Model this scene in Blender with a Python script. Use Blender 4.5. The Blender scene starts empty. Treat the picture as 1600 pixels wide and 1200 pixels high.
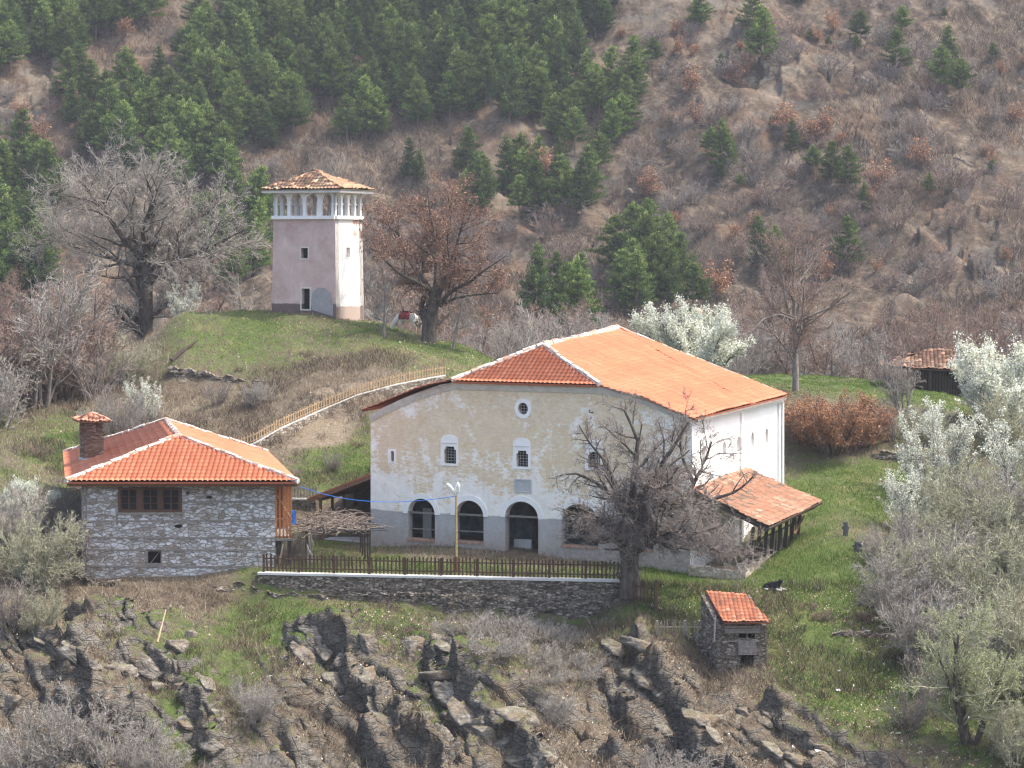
import bpy, math, random
import numpy as np
from mathutils import Vector
from mathutils.geometry import tessellate_polygon, delaunay_2d_cdt
PI=math.pi; R=math.radians
FPX=3400.0; U0=800.0; V0=370.0; ZC=30.0
rng=np.random.default_rng(7); random.seed(7)
C=bpy.context.scene.collection
def P(u,v,d): return np.array([(u-U0)/FPX*d, d, ZC-(v-V0)/FPX*d])
def H(h): return ZC-h
ORG={}
# ------------------------------------------------------------------ materials
class NB:
    def __init__(s,name,rough=.9,spec=.2):
        s.m=bpy.data.materials.new(name); s.m.use_nodes=True; s.t=s.m.node_tree; s.n=s.t.nodes; s.l=s.t.links
        s.b=s.n['Principled BSDF']; s.b.inputs['Roughness'].default_value=rough
        s.b.inputs['Specular IOR Level'].default_value=spec
    def put(s,sock,v):
        if isinstance(v,bpy.types.NodeSocket): s.l.new(v,sock)
        elif isinstance(v,tuple): sock.default_value=v if len(v)==4 or sock.type=='VECTOR' else (*v,1)
        else: sock.default_value=v
    def pos(s,scale=(1,1,1),rot=(0,0,0)):
        g=s.n.new('ShaderNodeNewGeometry'); m=s.n.new('ShaderNodeMapping')
        m.inputs['Scale'].default_value=scale; m.inputs['Rotation'].default_value=rot
        s.l.new(g.outputs['Position'],m.inputs['Vector']); return m.outputs[0]
    def opos(s,scale=(1,1,1),rot=(0,0,0)):
        g=s.n.new('ShaderNodeTexCoord'); m=s.n.new('ShaderNodeMapping')
        m.inputs['Scale'].default_value=scale; m.inputs['Rotation'].default_value=rot
        s.l.new(g.outputs['Object'],m.inputs['Vector']); return m.outputs[0]
    def noise(s,vec,scale=1,detail=4,rough=.6,dist=0):
        x=s.n.new('ShaderNodeTexNoise'); x.inputs['Scale'].default_value=scale; x.inputs['Detail'].default_value=detail
        x.inputs['Roughness'].default_value=rough; x.inputs['Distortion'].default_value=dist
        s.l.new(vec,x.inputs['Vector']); return x.outputs['Fac']
    def vor(s,vec,scale=1,feature='F1',out='Distance',rnd=1):
        x=s.n.new('ShaderNodeTexVoronoi'); x.feature=feature; x.inputs['Scale'].default_value=scale
        x.inputs['Randomness'].default_value=rnd
        s.l.new(vec,x.inputs['Vector']); return x.outputs[out]
    def rng(s,v,a,b,c=0,d=1,smooth=False):
        x=s.n.new('ShaderNodeMapRange'); x.inputs[1].default_value=a; x.inputs[2].default_value=b
        x.inputs[3].default_value=c; x.inputs[4].default_value=d
        if smooth: x.interpolation_type='SMOOTHSTEP'
        s.put(x.inputs[0],v); return x.outputs[0]
    def math(s,op,a,b=0.0):
        x=s.n.new('ShaderNodeMath'); x.operation=op; s.put(x.inputs[0],a); s.put(x.inputs[1],b); return x.outputs[0]
    def mix(s,f,a,b,mode='MIX'):
        x=s.n.new('ShaderNodeMix'); x.data_type='RGBA'; x.blend_type=mode
        s.put(x.inputs[0],f); s.put(x.inputs[6],a); s.put(x.inputs[7],b); return x.outputs[2]
    def ramp(s,f,stops,interp='LINEAR'):
        x=s.n.new('ShaderNodeValToRGB'); x.color_ramp.interpolation=interp; e=x.color_ramp.elements
        while len(e)<len(stops): e.new(.5)
        for k,(p,c) in enumerate(stops): e[k].position=p; e[k].color=(*c,1)
        s.put(x.inputs[0],f); return x.outputs[0]
    def attr(s,name):
        x=s.n.new('ShaderNodeAttribute'); x.attribute_name=name; return x.outputs['Fac']
    def orand(s):
        return s.n.new('ShaderNodeObjectInfo').outputs['Random']
    def sep(s,v):
        x=s.n.new('ShaderNodeSeparateXYZ'); s.l.new(v,x.inputs[0]); return x.outputs
    def bump(s,h,dist=.03,strength=1):
        x=s.n.new('ShaderNodeBump'); x.inputs['Distance'].default_value=dist; x.inputs['Strength'].default_value=strength
        s.l.new(h,x.inputs['Height']); s.l.new(x.outputs[0],s.b.inputs['Normal'])
    def out(s,col,trans=0):
        s.put(s.b.inputs['Base Color'],col); return s.m
MAT={}
def plain(name,col,rough=.85,var=.25,scale=6,metal=0,emis=None):
    b=NB(name,rough); n=b.noise(b.pos(),scale,4)
    c=b.mix(b.rng(n,.3,.7),tuple(x*(1-var) for x in col),tuple(min(1,x*(1+var)) for x in col))
    b.b.inputs['Metallic'].default_value=metal
    MAT[name]=b.out(c); return MAT[name]
def leafmat(name,stops,rough=.8,objvar=.35,trans=.0):
    b=NB(name,rough,.15)
    f=b.attr('rnd'); c=b.ramp(f,stops)
    k=b.rng(b.orand(),0,1,1-objvar,1+objvar)
    x=b.n.new('ShaderNodeVectorMath'); x.operation='SCALE'; b.l.new(c,x.inputs[0]); b.l.new(k,x.inputs['Scale'])
    b.put(b.b.inputs['Base Color'],x.outputs[0])
    if trans:
        tr=b.n.new('ShaderNodeBsdfTranslucent'); b.l.new(x.outputs[0],tr.inputs[0])
        m=b.n.new('ShaderNodeMixShader'); m.inputs[0].default_value=trans
        b.l.new(b.b.outputs[0],m.inputs[1]); b.l.new(tr.outputs[0],m.inputs[2])
        o=[n for n in b.n if n.type=='OUTPUT_MATERIAL'][0]; b.l.new(m.outputs[0],o.inputs[0])
    MAT[name]=b.m; return b.m
def barkmat(name,a,c,scale=5):
    b=NB(name,.95,.1); n=b.noise(b.opos((1,1,.35)),scale,5,.7)
    MAT[name]=b.out(b.mix(b.rng(n,.35,.65),a,c)); return MAT[name]
barkmat('bark_dark',(.045,.036,.030),(.14,.12,.10))
barkmat('bark_grey',(.13,.115,.10),(.27,.24,.21))
barkmat('bark_brown',(.10,.07,.055),(.22,.165,.135))
barkmat('twig_grey',(.20,.18,.155),(.38,.35,.31),9)
barkmat('twig_brown',(.16,.115,.09),(.30,.22,.18),9)
barkmat('twig_red',(.19,.135,.11),(.32,.235,.19),9)
barkmat('twig_olive',(.22,.21,.14),(.42,.41,.30),9)
barkmat('twig_purple',(.16,.135,.12),(.31,.27,.24),9)
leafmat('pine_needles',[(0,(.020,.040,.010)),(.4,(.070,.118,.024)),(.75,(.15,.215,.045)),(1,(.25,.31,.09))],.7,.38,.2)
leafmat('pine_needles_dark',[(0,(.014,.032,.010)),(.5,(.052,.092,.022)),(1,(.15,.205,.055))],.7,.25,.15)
leafmat('oak_leaves',[(0,(.13,.06,.034)),(.5,(.32,.155,.08)),(1,(.52,.32,.19))],.8,.15,.25)
leafmat('bud_leaves',[(0,(.15,.075,.05)),(.5,(.27,.15,.105)),(1,(.36,.22,.16))],.8,.15,.2)
leafmat('blossom_white',[(0,(.38,.40,.28)),(.4,(.62,.64,.52)),(1,(.86,.86,.80))],.8,.05,.3)
leafmat('young_leaves',[(0,(.14,.17,.07)),(.5,(.26,.30,.13)),(1,(.42,.45,.25))],.8,.15,.3)
leafmat('grey_buds',[(0,(.20,.20,.14)),(.5,(.32,.32,.23)),(1,(.48,.48,.38))],.8,.1,.3)
leafmat('green_blades',[(0,(.038,.07,.014)),(.5,(.092,.155,.028)),(.85,(.16,.22,.05)),(1,(.30,.28,.13))],.8,0,.3)
leafmat('dry_blades',[(0,(.10,.075,.05)),(.4,(.19,.15,.10)),(.8,(.30,.25,.18)),(1,(.46,.41,.32))],.85,0,.2)
leafmat('scrub_twigs',[(0,(.04,.031,.026)),(.4,(.095,.073,.059)),(.7,(.20,.135,.092)),(1,(.32,.26,.20))],.9,.2)
leafmat('litter_flakes',[(0,(.20,.12,.08)),(.5,(.36,.25,.17)),(.85,(.5,.42,.32)),(1,(.8,.76,.7))],.9,0)
plain('wood_dark',(.055,.042,.034),.85,.35,9)
plain('wood_brown',(.12,.060,.032),.8,.35,9)
plain('wood_orange',(.40,.165,.07),.75,.3,9)
plain('wood_pale',(.36,.27,.17),.85,.3,9)
plain('wood_grey',(.22,.195,.17),.9,.35,9)
plain('dark_interior',(.018,.016,.015),.95,.2,3)  # near-black, paints the shade inside openings
plain('glass_dark',(.02,.022,.024),.15,.2,2)
plain('iron_dark',(.03,.03,.032),.6,.2,5)
plain('white_plaster',(.80,.79,.76),.9,.05,3)
plain('concrete',(.50,.49,.46),.9,.15,4)
plain('concrete_pale',(.60,.58,.54),.9,.12,4)
plain('flashing',(.45,.48,.52),.4,.15,4)
plain('blue_plastic',(.03,.16,.55),.5,.1,4)
plain('white_enamel',(.8,.8,.78),.35,.05,4)
plain('yellow_pole',(.33,.25,.12),.7,.5,14)
plain('gravestone_dark',(.10,.105,.10),.9,.3,8)
plain('litter_white',(.75,.76,.78),.6,.1,8)
plain('soil_cut',(.42,.27,.14),.95,.35,3)
# tiles ---------------------------------------------------------------
def tilemat(name,stops,rough=.75,moss=0,dirt=.3):
    b=NB(name,rough,.25); f=b.attr('rnd'); c=b.ramp(f,stops)
    n=b.noise(b.pos(),1.1,5,.7); c=b.mix(b.rng(n,.45,.75,0,dirt),c,(.23,.13,.085))
    n3=b.noise(b.pos(),14,3,.6); c=b.mix(b.rng(n3,.5,.8,0,.35),c,(.40,.20,.12))
    if moss:
        n2=b.noise(b.pos(),3.2,5,.7); c=b.mix(b.rng(n2,.5,.62,0,moss),c,(.13,.13,.085))
    MAT[name]=b.out(c)
tilemat('tile_new',[(0,(.42,.118,.056)),(.5,(.49,.150,.072)),(1,(.56,.20,.105))],.7,0,.16)
tilemat('tile_worn',[(0,(.07,.06,.05)),(.2,(.17,.10,.065)),(.45,(.29,.12,.07)),(.8,(.36,.17,.105)),(1,(.36,.28,.21))],.85,.6,.4)
tilemat('tile_mossy',[(0,(.11,.10,.075)),(.2,(.27,.22,.14)),(.45,(.44,.21,.13)),(.7,(.52,.29,.18)),(.85,(.46,.42,.26)),(1,(.66,.58,.44))],.9,.65,.4)
tilemat('tile_red',[(0,(.20,.08,.05)),(.4,(.40,.13,.065)),(.8,(.50,.19,.10)),(1,(.55,.33,.22))],.85,.3,.45)
tilemat('ridge_mortar',[(0,(.40,.19,.12)),(.35,(.46,.34,.27)),(.6,(.55,.50,.45)),(1,(.66,.63,.58))],.85,0,.2)
# stone walls ----------------------------------------------------------
def stonemat(name,stops,joint,scale=(3.2,3.2,6.5),bump=.05,jw=.06,patch=None):
    b=NB(name,.93,.15)
    v=b.pos(scale); nd=b.n.new('ShaderNodeTexNoise'); nd.inputs['Scale'].default_value=.9; nd.inputs['Detail'].default_value=2
    b.l.new(v,nd.inputs['Vector'])
    ad=b.n.new('ShaderNodeVectorMath'); ad.operation='MULTIPLY_ADD'; b.l.new(nd.outputs['Color'],ad.inputs[0])
    ad.inputs[1].default_value=(.9,.9,.5); b.l.new(v,ad.inputs[2]); v2=ad.outputs[0]
    cell=b.vor(v2,1,'F1','Color'); edge=b.vor(v2,1,'DISTANCE_TO_EDGE')
    f=b.sep(cell)[0]; c=b.ramp(f,stops)
    n=b.noise(b.pos(),9,5,.7); c=b.mix(b.rng(n,.3,.75,0,.55),c,joint)
    if patch:
        pn=b.noise(b.pos((1,1,1.4)),patch[0],4,.65); c=b.mix(b.rng(pn,patch[1],patch[2],0,patch[4]),c,patch[3])
    e=b.rng(edge,0,jw); c=b.mix(e,joint,c)
    hgt=b.math('ADD',b.math('MULTIPLY',e,.7),b.math('MULTIPLY',n,.5))
    hgt=b.math('ADD',hgt,b.math('MULTIPLY',f,.4))
    b.bump(hgt,bump); MAT[name]=b.out(c)
stonemat('stone_house',[(0,(.22,.19,.16)),(.3,(.42,.41,.40)),(.65,(.60,.60,.61)),(1,(.74,.74,.75))],(.24,.205,.165),(3.4,3.4,6.2),.05,.10,(.55,.50,.68,(.25,.19,.13),.6))
stonemat('stone_dry',[(0,(.10,.082,.065)),(.4,(.20,.17,.14)),(.8,(.33,.28,.23)),(1,(.48,.42,.35))],(.055,.046,.036),(4.6,4.6,10),.07,.10,(.5,.52,.7,(.13,.12,.075),.5))
stonemat('stone_pale',[(0,(.34,.28,.22)),(.5,(.52,.46,.38)),(1,(.68,.63,.56))],(.36,.29,.21),(3.8,3.8,5),.05,.09)
stonemat('stone_path',[(0,(.18,.145,.11)),(.5,(.32,.27,.21)),(1,(.48,.43,.36))],(.14,.11,.08),(4,4,6),.05,.1)
stonemat('stone_brick',[(0,(.14,.06,.04)),(.5,(.27,.13,.085)),(.85,(.36,.22,.15)),(1,(.42,.36,.30))],(.12,.09,.07),(3.5,3.5,13),.04,.10)
# church facade plaster
def facademat():
    b=NB('facade_plaster',.92,.15); p=b.pos()
    z=b.sep(b.n.new('ShaderNodeNewGeometry').outputs['Position'])[2]
    big=b.noise(b.pos((1,1,1)),.42,6,.68,.6); mid=b.noise(b.pos((1,1,.8)),1.7,6,.75,.4); streak=b.noise(b.pos((2.4,2.4,.25)),1.0,4,.6)
    flake=b.noise(b.pos((1,1,2.2)),3.4,6,.85)
    ochre=b.mix(b.rng(mid,.35,.7),(.64,.475,.275),(.78,.65,.445))
    ochre=b.mix(b.rng(flake,.42,.68,0,.7),ochre,(.76,.71,.63)); ochre=b.mix(b.rng(b.noise(p,5.5,4,.8),.60,.72,0,.5),ochre,(.50,.36,.20))
    pale=b.mix(b.rng(mid,.35,.65),(.78,.74,.66),(.92,.89,.82))
    f=b.math('ADD',b.math('MULTIPLY',big,.75),b.math('MULTIPLY',flake,.62)); f=b.math('ADD',f,b.math('MULTIPLY',streak,.22))
    zb=b.rng(z,15.4,19.5,.13,-.03); f=b.math('ADD',f,zb)
    c=b.mix(b.rng(f,.80,.87),ochre,pale); cr=b.vor(b.pos((1,1,1.3)),1.1,'DISTANCE_TO_EDGE'); c=b.mix(b.math('MULTIPLY',b.rng(cr,.012,.0),b.rng(mid,.5,.6,0,.5)),c,(.30,.26,.20)); c=b.mix(b.rng(b.noise(b.pos((1.5,1.5,.12)),1.6,5,.7),.60,.78,0,.4),c,(.40,.35,.28))
    dn=b.math('ADD',z,b.rng(b.noise(p,.9,3),.2,.8,-.10,.10))
    dado=b.mix(b.rng(mid,.3,.7),(.34,.335,.33),(.47,.46,.445)); dado=b.mix(b.rng(flake,.55,.7,0,.8),dado,(.50,.48,.46))
    dado=b.mix(b.rng(b.math('ADD',z,b.rng(mid,.2,.8,-.5,.5)),14.0,14.7,.55,0),dado,(.36,.31,.26)); c=b.mix(b.rng(dn,15.30,15.36,1,0),c,dado)
    low=b.mix(b.rng(flake,.4,.6),(.30,.22,.17),(.42,.40,.37))
    c=b.mix(b.rng(b.math('ADD',z,b.rng(mid,.2,.8,-.6,.6)),13.5,13.9,.9,0),c,low)
    b.bump(b.math('ADD',flake,b.math('MULTIPLY',mid,.6)),.03); MAT['facade_plaster']=b.out(c)
facademat()
def whitemat():
    b=NB('lime_white',.9,.15); mid=b.noise(b.pos((1,1,.6)),1.1,6,.7); st=b.noise(b.pos((3,3,.3)),1,4)
    c=b.mix(b.rng(mid,.3,.75),(.80,.79,.77),(.70,.69,.66)); c=b.mix(b.rng(st,.6,.8,0,.4),c,(.55,.54,.52)); MAT['lime_white']=b.out(c)
whitemat()
def pinkmat():
    b=NB('pink_plaster',.92,.15); p=b.pos(); z=b.sep(b.n.new('ShaderNodeNewGeometry').outputs['Position'])[2]
    a=b.noise(p,.55,6,.7,.4); m=b.noise(p,2.6,6,.75); s=b.noise(b.pos((2,2,.3)),1,4)
    c=b.mix(b.rng(a,.35,.68),(.42,.275,.235),(.62,.49,.44)); c=b.mix(b.rng(m,.42,.7,0,.6),c,(.50,.42,.38))
    c=b.mix(b.rng(s,.55,.8,0,.45),c,(.34,.28,.25))
    c=b.mix(b.rng(b.math('ADD',z,b.rng(m,.2,.8,-.12,.12)),25.36,25.42,1,0),c,(.15,.11,.10))
    b.bump(m,.03); MAT['pink_plaster']=b.out(c)
    b=NB('tower_white',.92,.15); a=b.noise(b.pos(),1.3,6,.75); z=b.sep(b.n.new('ShaderNodeNewGeometry').outputs['Position'])
    k=b.rng(z[2],27.5,29,0,.08); k2=b.rng(z[1],150.9,152.6,0,.13)
    c=b.mix(b.rng(b.math('ADD',b.math('ADD',a,k),k2),.70,.74,0,.85),(.76,.73,.69),(.40,.20,.13))
    m=b.noise(b.pos(),2.6,6,.75)
    c=b.mix(b.rng(b.math('ADD',z[2],b.rng(m,.2,.8,-.2,.2)),25.15,25.25,.9,0),c,(.34,.25,.20)); MAT['tower_white']=b.out(c)
pinkmat()
# ground -----------------------------------------------------------------
def groundmat():
    b=NB('ground',.95,.1); g=b.attr('green'); r=b.attr('rock'); pth=b.attr('path'); far=b.attr('far')
    p=b.pos(); n1=b.noise(p,.35,6,.7,.3); n2=b.noise(p,1.6,6,.75,.3); n3=b.noise(p,7,5,.8); n4=b.noise(p,22,3,.8)
    dry=b.ramp(b.math('ADD',b.math('MULTIPLY',n2,.55),b.math('MULTIPLY',n3,.45)),[(.32,(.06,.046,.034)),(.45,(.13,.10,.075)),(.56,(.22,.18,.13)),(.70,(.36,.31,.24))])
    dry=b.mix(b.rng(n1,.5,.68,0,.5),dry,(.15,.10,.065))
    dry=b.mix(b.rng(n4,.60,.72,0,.5),dry,(.48,.42,.34))
    grass=b.ramp(b.math('ADD',b.math('MULTIPLY',n2,.5),b.math('MULTIPLY',n3,.5)),[(.32,(.035,.055,.016)),(.5,(.085,.125,.032)),(.66,(.17,.19,.07))])
    grass=b.mix(b.rng(n1,.50,.66,0,.7),grass,(.22,.19,.095)); grass=b.mix(b.rng(b.noise(p,.9,5,.7),.62,.70,0,.7),grass,(.20,.16,.10))
    gm=b.math('ADD',g,b.math('MULTIPLY',b.math('SUBTRACT',n2,.5),1.1)); gm=b.math('ADD',gm,b.math('MULTIPLY',b.math('SUBTRACT',n3,.5),.6))
    c=b.mix(b.rng(gm,.42,.62),dry,grass)
    path=b.mix(b.rng(n3,.35,.65),(.16,.125,.085),(.30,.245,.175)); c=b.mix(b.rng(b.math('ADD',pth,b.math('MULTIPLY',b.math('SUBTRACT',n2,.5),.6)),.45,.65),c,path)
    # rock: stretched strata
    st=b.noise(b.pos((.7,.7,2.6),(0,R(28),0)),1.5,7,.75,.6); st2=b.noise(b.pos((1,1,3),(0,R(28),0)),5,5,.8)
    rock=b.ramp(b.math('ADD',b.math('MULTIPLY',st,.55),b.math('MULTIPLY',st2,.45)),[(.34,(.065,.058,.048)),(.46,(.165,.148,.124)),(.57,(.29,.262,.22)),(.70,(.46,.43,.375))])
    rock=b.mix(b.rng(n1,.5,.62,0,.6),rock,(.27,.19,.115)); ck=b.math('MINIMUM',b.rng(b.vor(b.pos((.9,.9,1.7),(0,R(28),0)),1.3,'DISTANCE_TO_EDGE'),0,.05),b.rng(b.vor(b.pos((.9,.9,2.2),(0,R(28),0)),3.6,'DISTANCE_TO_EDGE'),-.12,.10)); rock=b.mix(ck,b.mix(.5,rock,(.03,.026,.022)),rock)
    nz=b.sep(b.n.new('ShaderNodeNewGeometry').outputs['Normal'])[2]
    steep=b.rng(nz,.82,.58)
    rm=b.math('MULTIPLY',r,b.math('ADD',steep,.05)); rm=b.math('ADD',rm,b.math('MULTIPLY',b.math('SUBTRACT',n2,.5),.5))
    c=b.mix(b.rng(rm,.28,.42),c,rock)
    # hillside
    h1=b.noise(p,.07,5,.65,.5); h2=b.noise(p,.3,6,.7,.3); h3=b.noise(p,1.4,5,.75)
    hs=b.ramp(b.math('ADD',b.math('MULTIPLY',h2,.5),b.math('MULTIPLY',h3,.5)),[(.35,(.022,.018,.014)),(.46,(.066,.050,.037)),(.56,(.13,.10,.072)),(.69,(.27,.225,.165))])
    hs=b.mix(b.rng(h1,.5,.64,0,.55),hs,(.145,.085,.05)); hs=b.mix(b.rng(b.noise(p,.11,4,.6),.55,.66,0,.5),hs,(.25,.205,.155))
    hs=b.mix(b.rng(b.math('ADD',b.noise(b.pos((1,1,2)),.16,6,.7),b.math('MULTIPLY',steep,.1)),.61,.66,0,.7),hs,b.mix(h3,(.035,.030,.026),(.25,.225,.185)))
    c=b.mix(far,c,hs)
    b.bump(b.math('ADD',b.math('ADD',b.math('ADD',n2,b.math('MULTIPLY',n3,.5)),b.math('MULTIPLY',n4,.2)),b.math('MULTIPLY',b.math('ADD',b.math('MULTIPLY',ck,.8),st2),b.math('MULTIPLY',r,steep))),.25)
    MAT['ground']=b.out(c)
groundmat()
def rockmat():
    b=NB('rock_face',.93,.15); st=b.noise(b.pos((.8,.8,2.8),(0,R(25),0)),2.2,7,.75,.5); n=b.noise(b.pos(),.7,4); n3=b.noise(b.pos(),8,5,.8)
    c=b.ramp(st,[(.34,(.04,.035,.03)),(.46,(.13,.115,.095)),(.57,(.24,.215,.18)),(.7,(.40,.37,.325))])
    c=b.mix(b.rng(n,.5,.66,0,.7),c,(.20,.14,.085)); nz=b.sep(b.n.new('ShaderNodeNewGeometry').outputs['Normal'])[2]
    c=b.mix(b.rng(b.math('ADD',nz,b.math('MULTIPLY',n3,.6)),1.08,1.25,0,.45),c,(.14,.13,.07))
    b.bump(b.math('ADD',st,b.math('MULTIPLY',n3,.4)),.12); MAT['rock_face']=b.out(c)
rockmat()
# ------------------------------------------------------------------ mesh helpers
def mk(name,V,Fc,mat,parent=None,rnd=None,smooth=False,attrs=None,org=None):
    V=np.asarray(V,dtype=np.float32).reshape(-1,3)
    if org is None: org=ORG.get(parent.name,np.zeros(3)) if parent else np.zeros(3)
    me=bpy.data.meshes.new(name)
    if isinstance(Fc,np.ndarray):
        k=Fc.shape[1]; nf=len(Fc)
        me.vertices.add(len(V)); me.vertices.foreach_set('co',(V-org).astype(np.float32).ravel())
        me.loops.add(nf*k); me.loops.foreach_set('vertex_index',Fc.astype(np.int32).ravel())
        me.polygons.add(nf); me.polygons.foreach_set('loop_start',np.arange(0,nf*k,k,dtype=np.int32))
        me.update(calc_edges=True)
    else:
        me.from_pydata([tuple(x) for x in (V-org)],[],Fc)
    if rnd is not None:
        a=me.attributes.new('rnd','FLOAT','FACE'); a.data.foreach_set('value',np.asarray(rnd,dtype=np.float32))
    if attrs:
        for k,v in attrs.items():
            a=me.attributes.new(k,'FLOAT','POINT'); a.data.foreach_set('value',np.asarray(v,dtype=np.float32).ravel())
    if smooth: me.polygons.foreach_set('use_smooth',np.ones(len(me.polygons),dtype=bool))
    me.materials.append(MAT[mat] if isinstance(mat,str) else mat)
    o=bpy.data.objects.new(name,me); C.objects.link(o)
    if parent: o.parent=parent; ORG[o.name]=org
    return o
def tag(o,label,cat,group=None,kind=None):
    if label: o['label']=label
    if cat: o['category']=cat
    if group: o['group']=group
    if kind: o['kind']=kind
    elif cat: o['kind']='thing'
    return o
def thing(name,label,cat,loc,group=None):
    o=bpy.data.objects.new(name,None); C.objects.link(o); o.location=[float(x) for x in loc]; o.empty_display_size=.3
    ORG[o.name]=np.array(loc,dtype=float); return tag(o,label,cat,group)
class G:
    def __init__(s): s.v=[]; s.f=[]; s.r=[]
    def add(s,V,Fc,r=None):
        n=len(s.v); s.v.extend([tuple(map(float,x)) for x in V]); 
        for f in Fc: s.f.append(tuple(int(i)+n for i in f)); s.r.append(random.random() if r is None else r)
    def box8(s,b,t): # bottom 4, top 4
        s.add(list(b)+list(t),[(3,2,1,0),(4,5,6,7),(0,1,5,4),(1,2,6,5),(2,3,7,6),(3,0,4,7)])
    def box(s,x0,x1,y0,y1,z0,z1):
        s.box8([(x0,y0,z0),(x1,y0,z0),(x1,y1,z0),(x0,y1,z0)],[(x0,y0,z1),(x1,y0,z1),(x1,y1,z1),(x0,y1,z1)])
    def beam(s,p,q,w,h=None,up=(0,0,1),tap=1):
        h=h or w; p=np.array(p,float); q=np.array(q,float); d=q-p; d/=np.linalg.norm(d)+1e-9; up=np.array(up,float)
        if abs(d@up)>.95: up=np.array([0.,1,0])
        a=np.cross(d,up); a/=np.linalg.norm(a); b=np.cross(a,d)
        a=a*w/2; b=b*h/2
        s.box8([p-a-b,p+a-b,p+a+b,p-a+b],[q-(a+b)*tap,q+(a-b)*tap,q+(a+b)*tap,q+(b-a)*tap])
    def tube(s,pts,rad,sides=6,cap=True):
        pts=[np.array(p,float) for p in pts]; n=len(pts); rad=[rad]*n if not hasattr(rad,'__len__') else rad
        V=[];base=None
        for i,p in enumerate(pts):
            d=pts[min(i+1,n-1)]-pts[max(i-1,0)]; d/=np.linalg.norm(d)+1e-9
            up=np.array([0,0,1.]) if abs(d[2])<.9 else np.array([1.,0,0])
            a=np.cross(d,up); a/=np.linalg.norm(a); b=np.cross(a,d)
            for k in range(sides):
                t=2*PI*k/sides; V.append(p+rad[i]*(math.cos(t)*a+math.sin(t)*b))
        Fc=[]
        for i in range(n-1):
            for k in range(sides):
                k2=(k+1)%sides; Fc.append((i*sides+k,i*sides+k2,(i+1)*sides+k2,(i+1)*sides+k))
        if cap: Fc.append(tuple(range(sides-1,-1,-1))); Fc.append(tuple(range((n-1)*sides,n*sides)))
        s.add(V,Fc)
    def build(s,name,mat,parent=None,smooth=False): return mk(name,s.v,s.f,mat,parent,rnd=s.r,smooth=smooth)
class Frame:
    """vertical plane: origin o (x,y), unit ex (x,y); n = outward normal towards the viewer side"""
    def __init__(s,o,ex):
        s.o=np.array([o[0],o[1],0.]); e=np.array([ex[0],ex[1],0.]); s.ex=e/np.linalg.norm(e); s.n=np.array([s.ex[1],-s.ex[0],0.])
    def pt(s,a,z,out=0): 
        p=s.o+s.ex*a+s.n*out; p[2]=z; return p
    def px(s,u,v):
        r=np.array([(u-U0)/FPX,1,-(v-V0)/FPX]); k=(s.n@s.o)/(s.n@r); q=r*k; return ((q-s.o)@s.ex, ZC+q[2])
    def loop(s,pts): return [s.px(*p) for p in pts]
def slab(g,fr,outer,holes,out0,out1):
    """sheet with holes, front at out1, back at out0"""
    loops=[outer]+list(holes); pts=[q for l in loops for q in l]; n=len(pts)
    tri=tessellate_polygon([[Vector((a,z,0)) for a,z in l] for l in loops])
    V=[fr.pt(a,z,out1) for a,z in pts]+[fr.pt(a,z,out0) for a,z in pts]; Fc=[]
    for t in tri:
        i,j,k=t; ar=(pts[j][0]-pts[i][0])*(pts[k][1]-pts[i][1])-(pts[k][0]-pts[i][0])*(pts[j][1]-pts[i][1])
        if abs(ar)<1e-9: continue
        if ar<0: i,k=k,i
        Fc.append((i,j,k)); Fc.append((n+k,n+j,n+i))
    b=0
    for l in loops:
        m=len(l)
        for i in range(m):
            j=(i+1)%m; Fc.append((b+i,b+j,n+b+j,n+b+i))
        b+=m
    g.add(V,Fc)
def arch(a0,a1,z0,zs,zt,n=12):
    c=(a0+a1)/2; r=(a1-a0)/2
    return [(a0,z0),(a1,z0)]+[(c+r*math.cos(PI*k/n),zs+(zt-zs)*math.sin(PI*k/n)) for k in range(n+1)]
def rect(a0,a1,z0,z1): return [(a0,z0),(a1,z0),(a1,z1),(a0,z1)]
def lerp_poly(poly,t):
    poly=np.asarray(poly,float); seg=np.linalg.norm(np.diff(poly,axis=0),axis=1); cum=np.concatenate([[0],np.cumsum(seg)]); cum/=cum[-1]
    return np.stack([np.interp(t,cum,poly[:,k]) for k in range(3)],-1)
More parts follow.
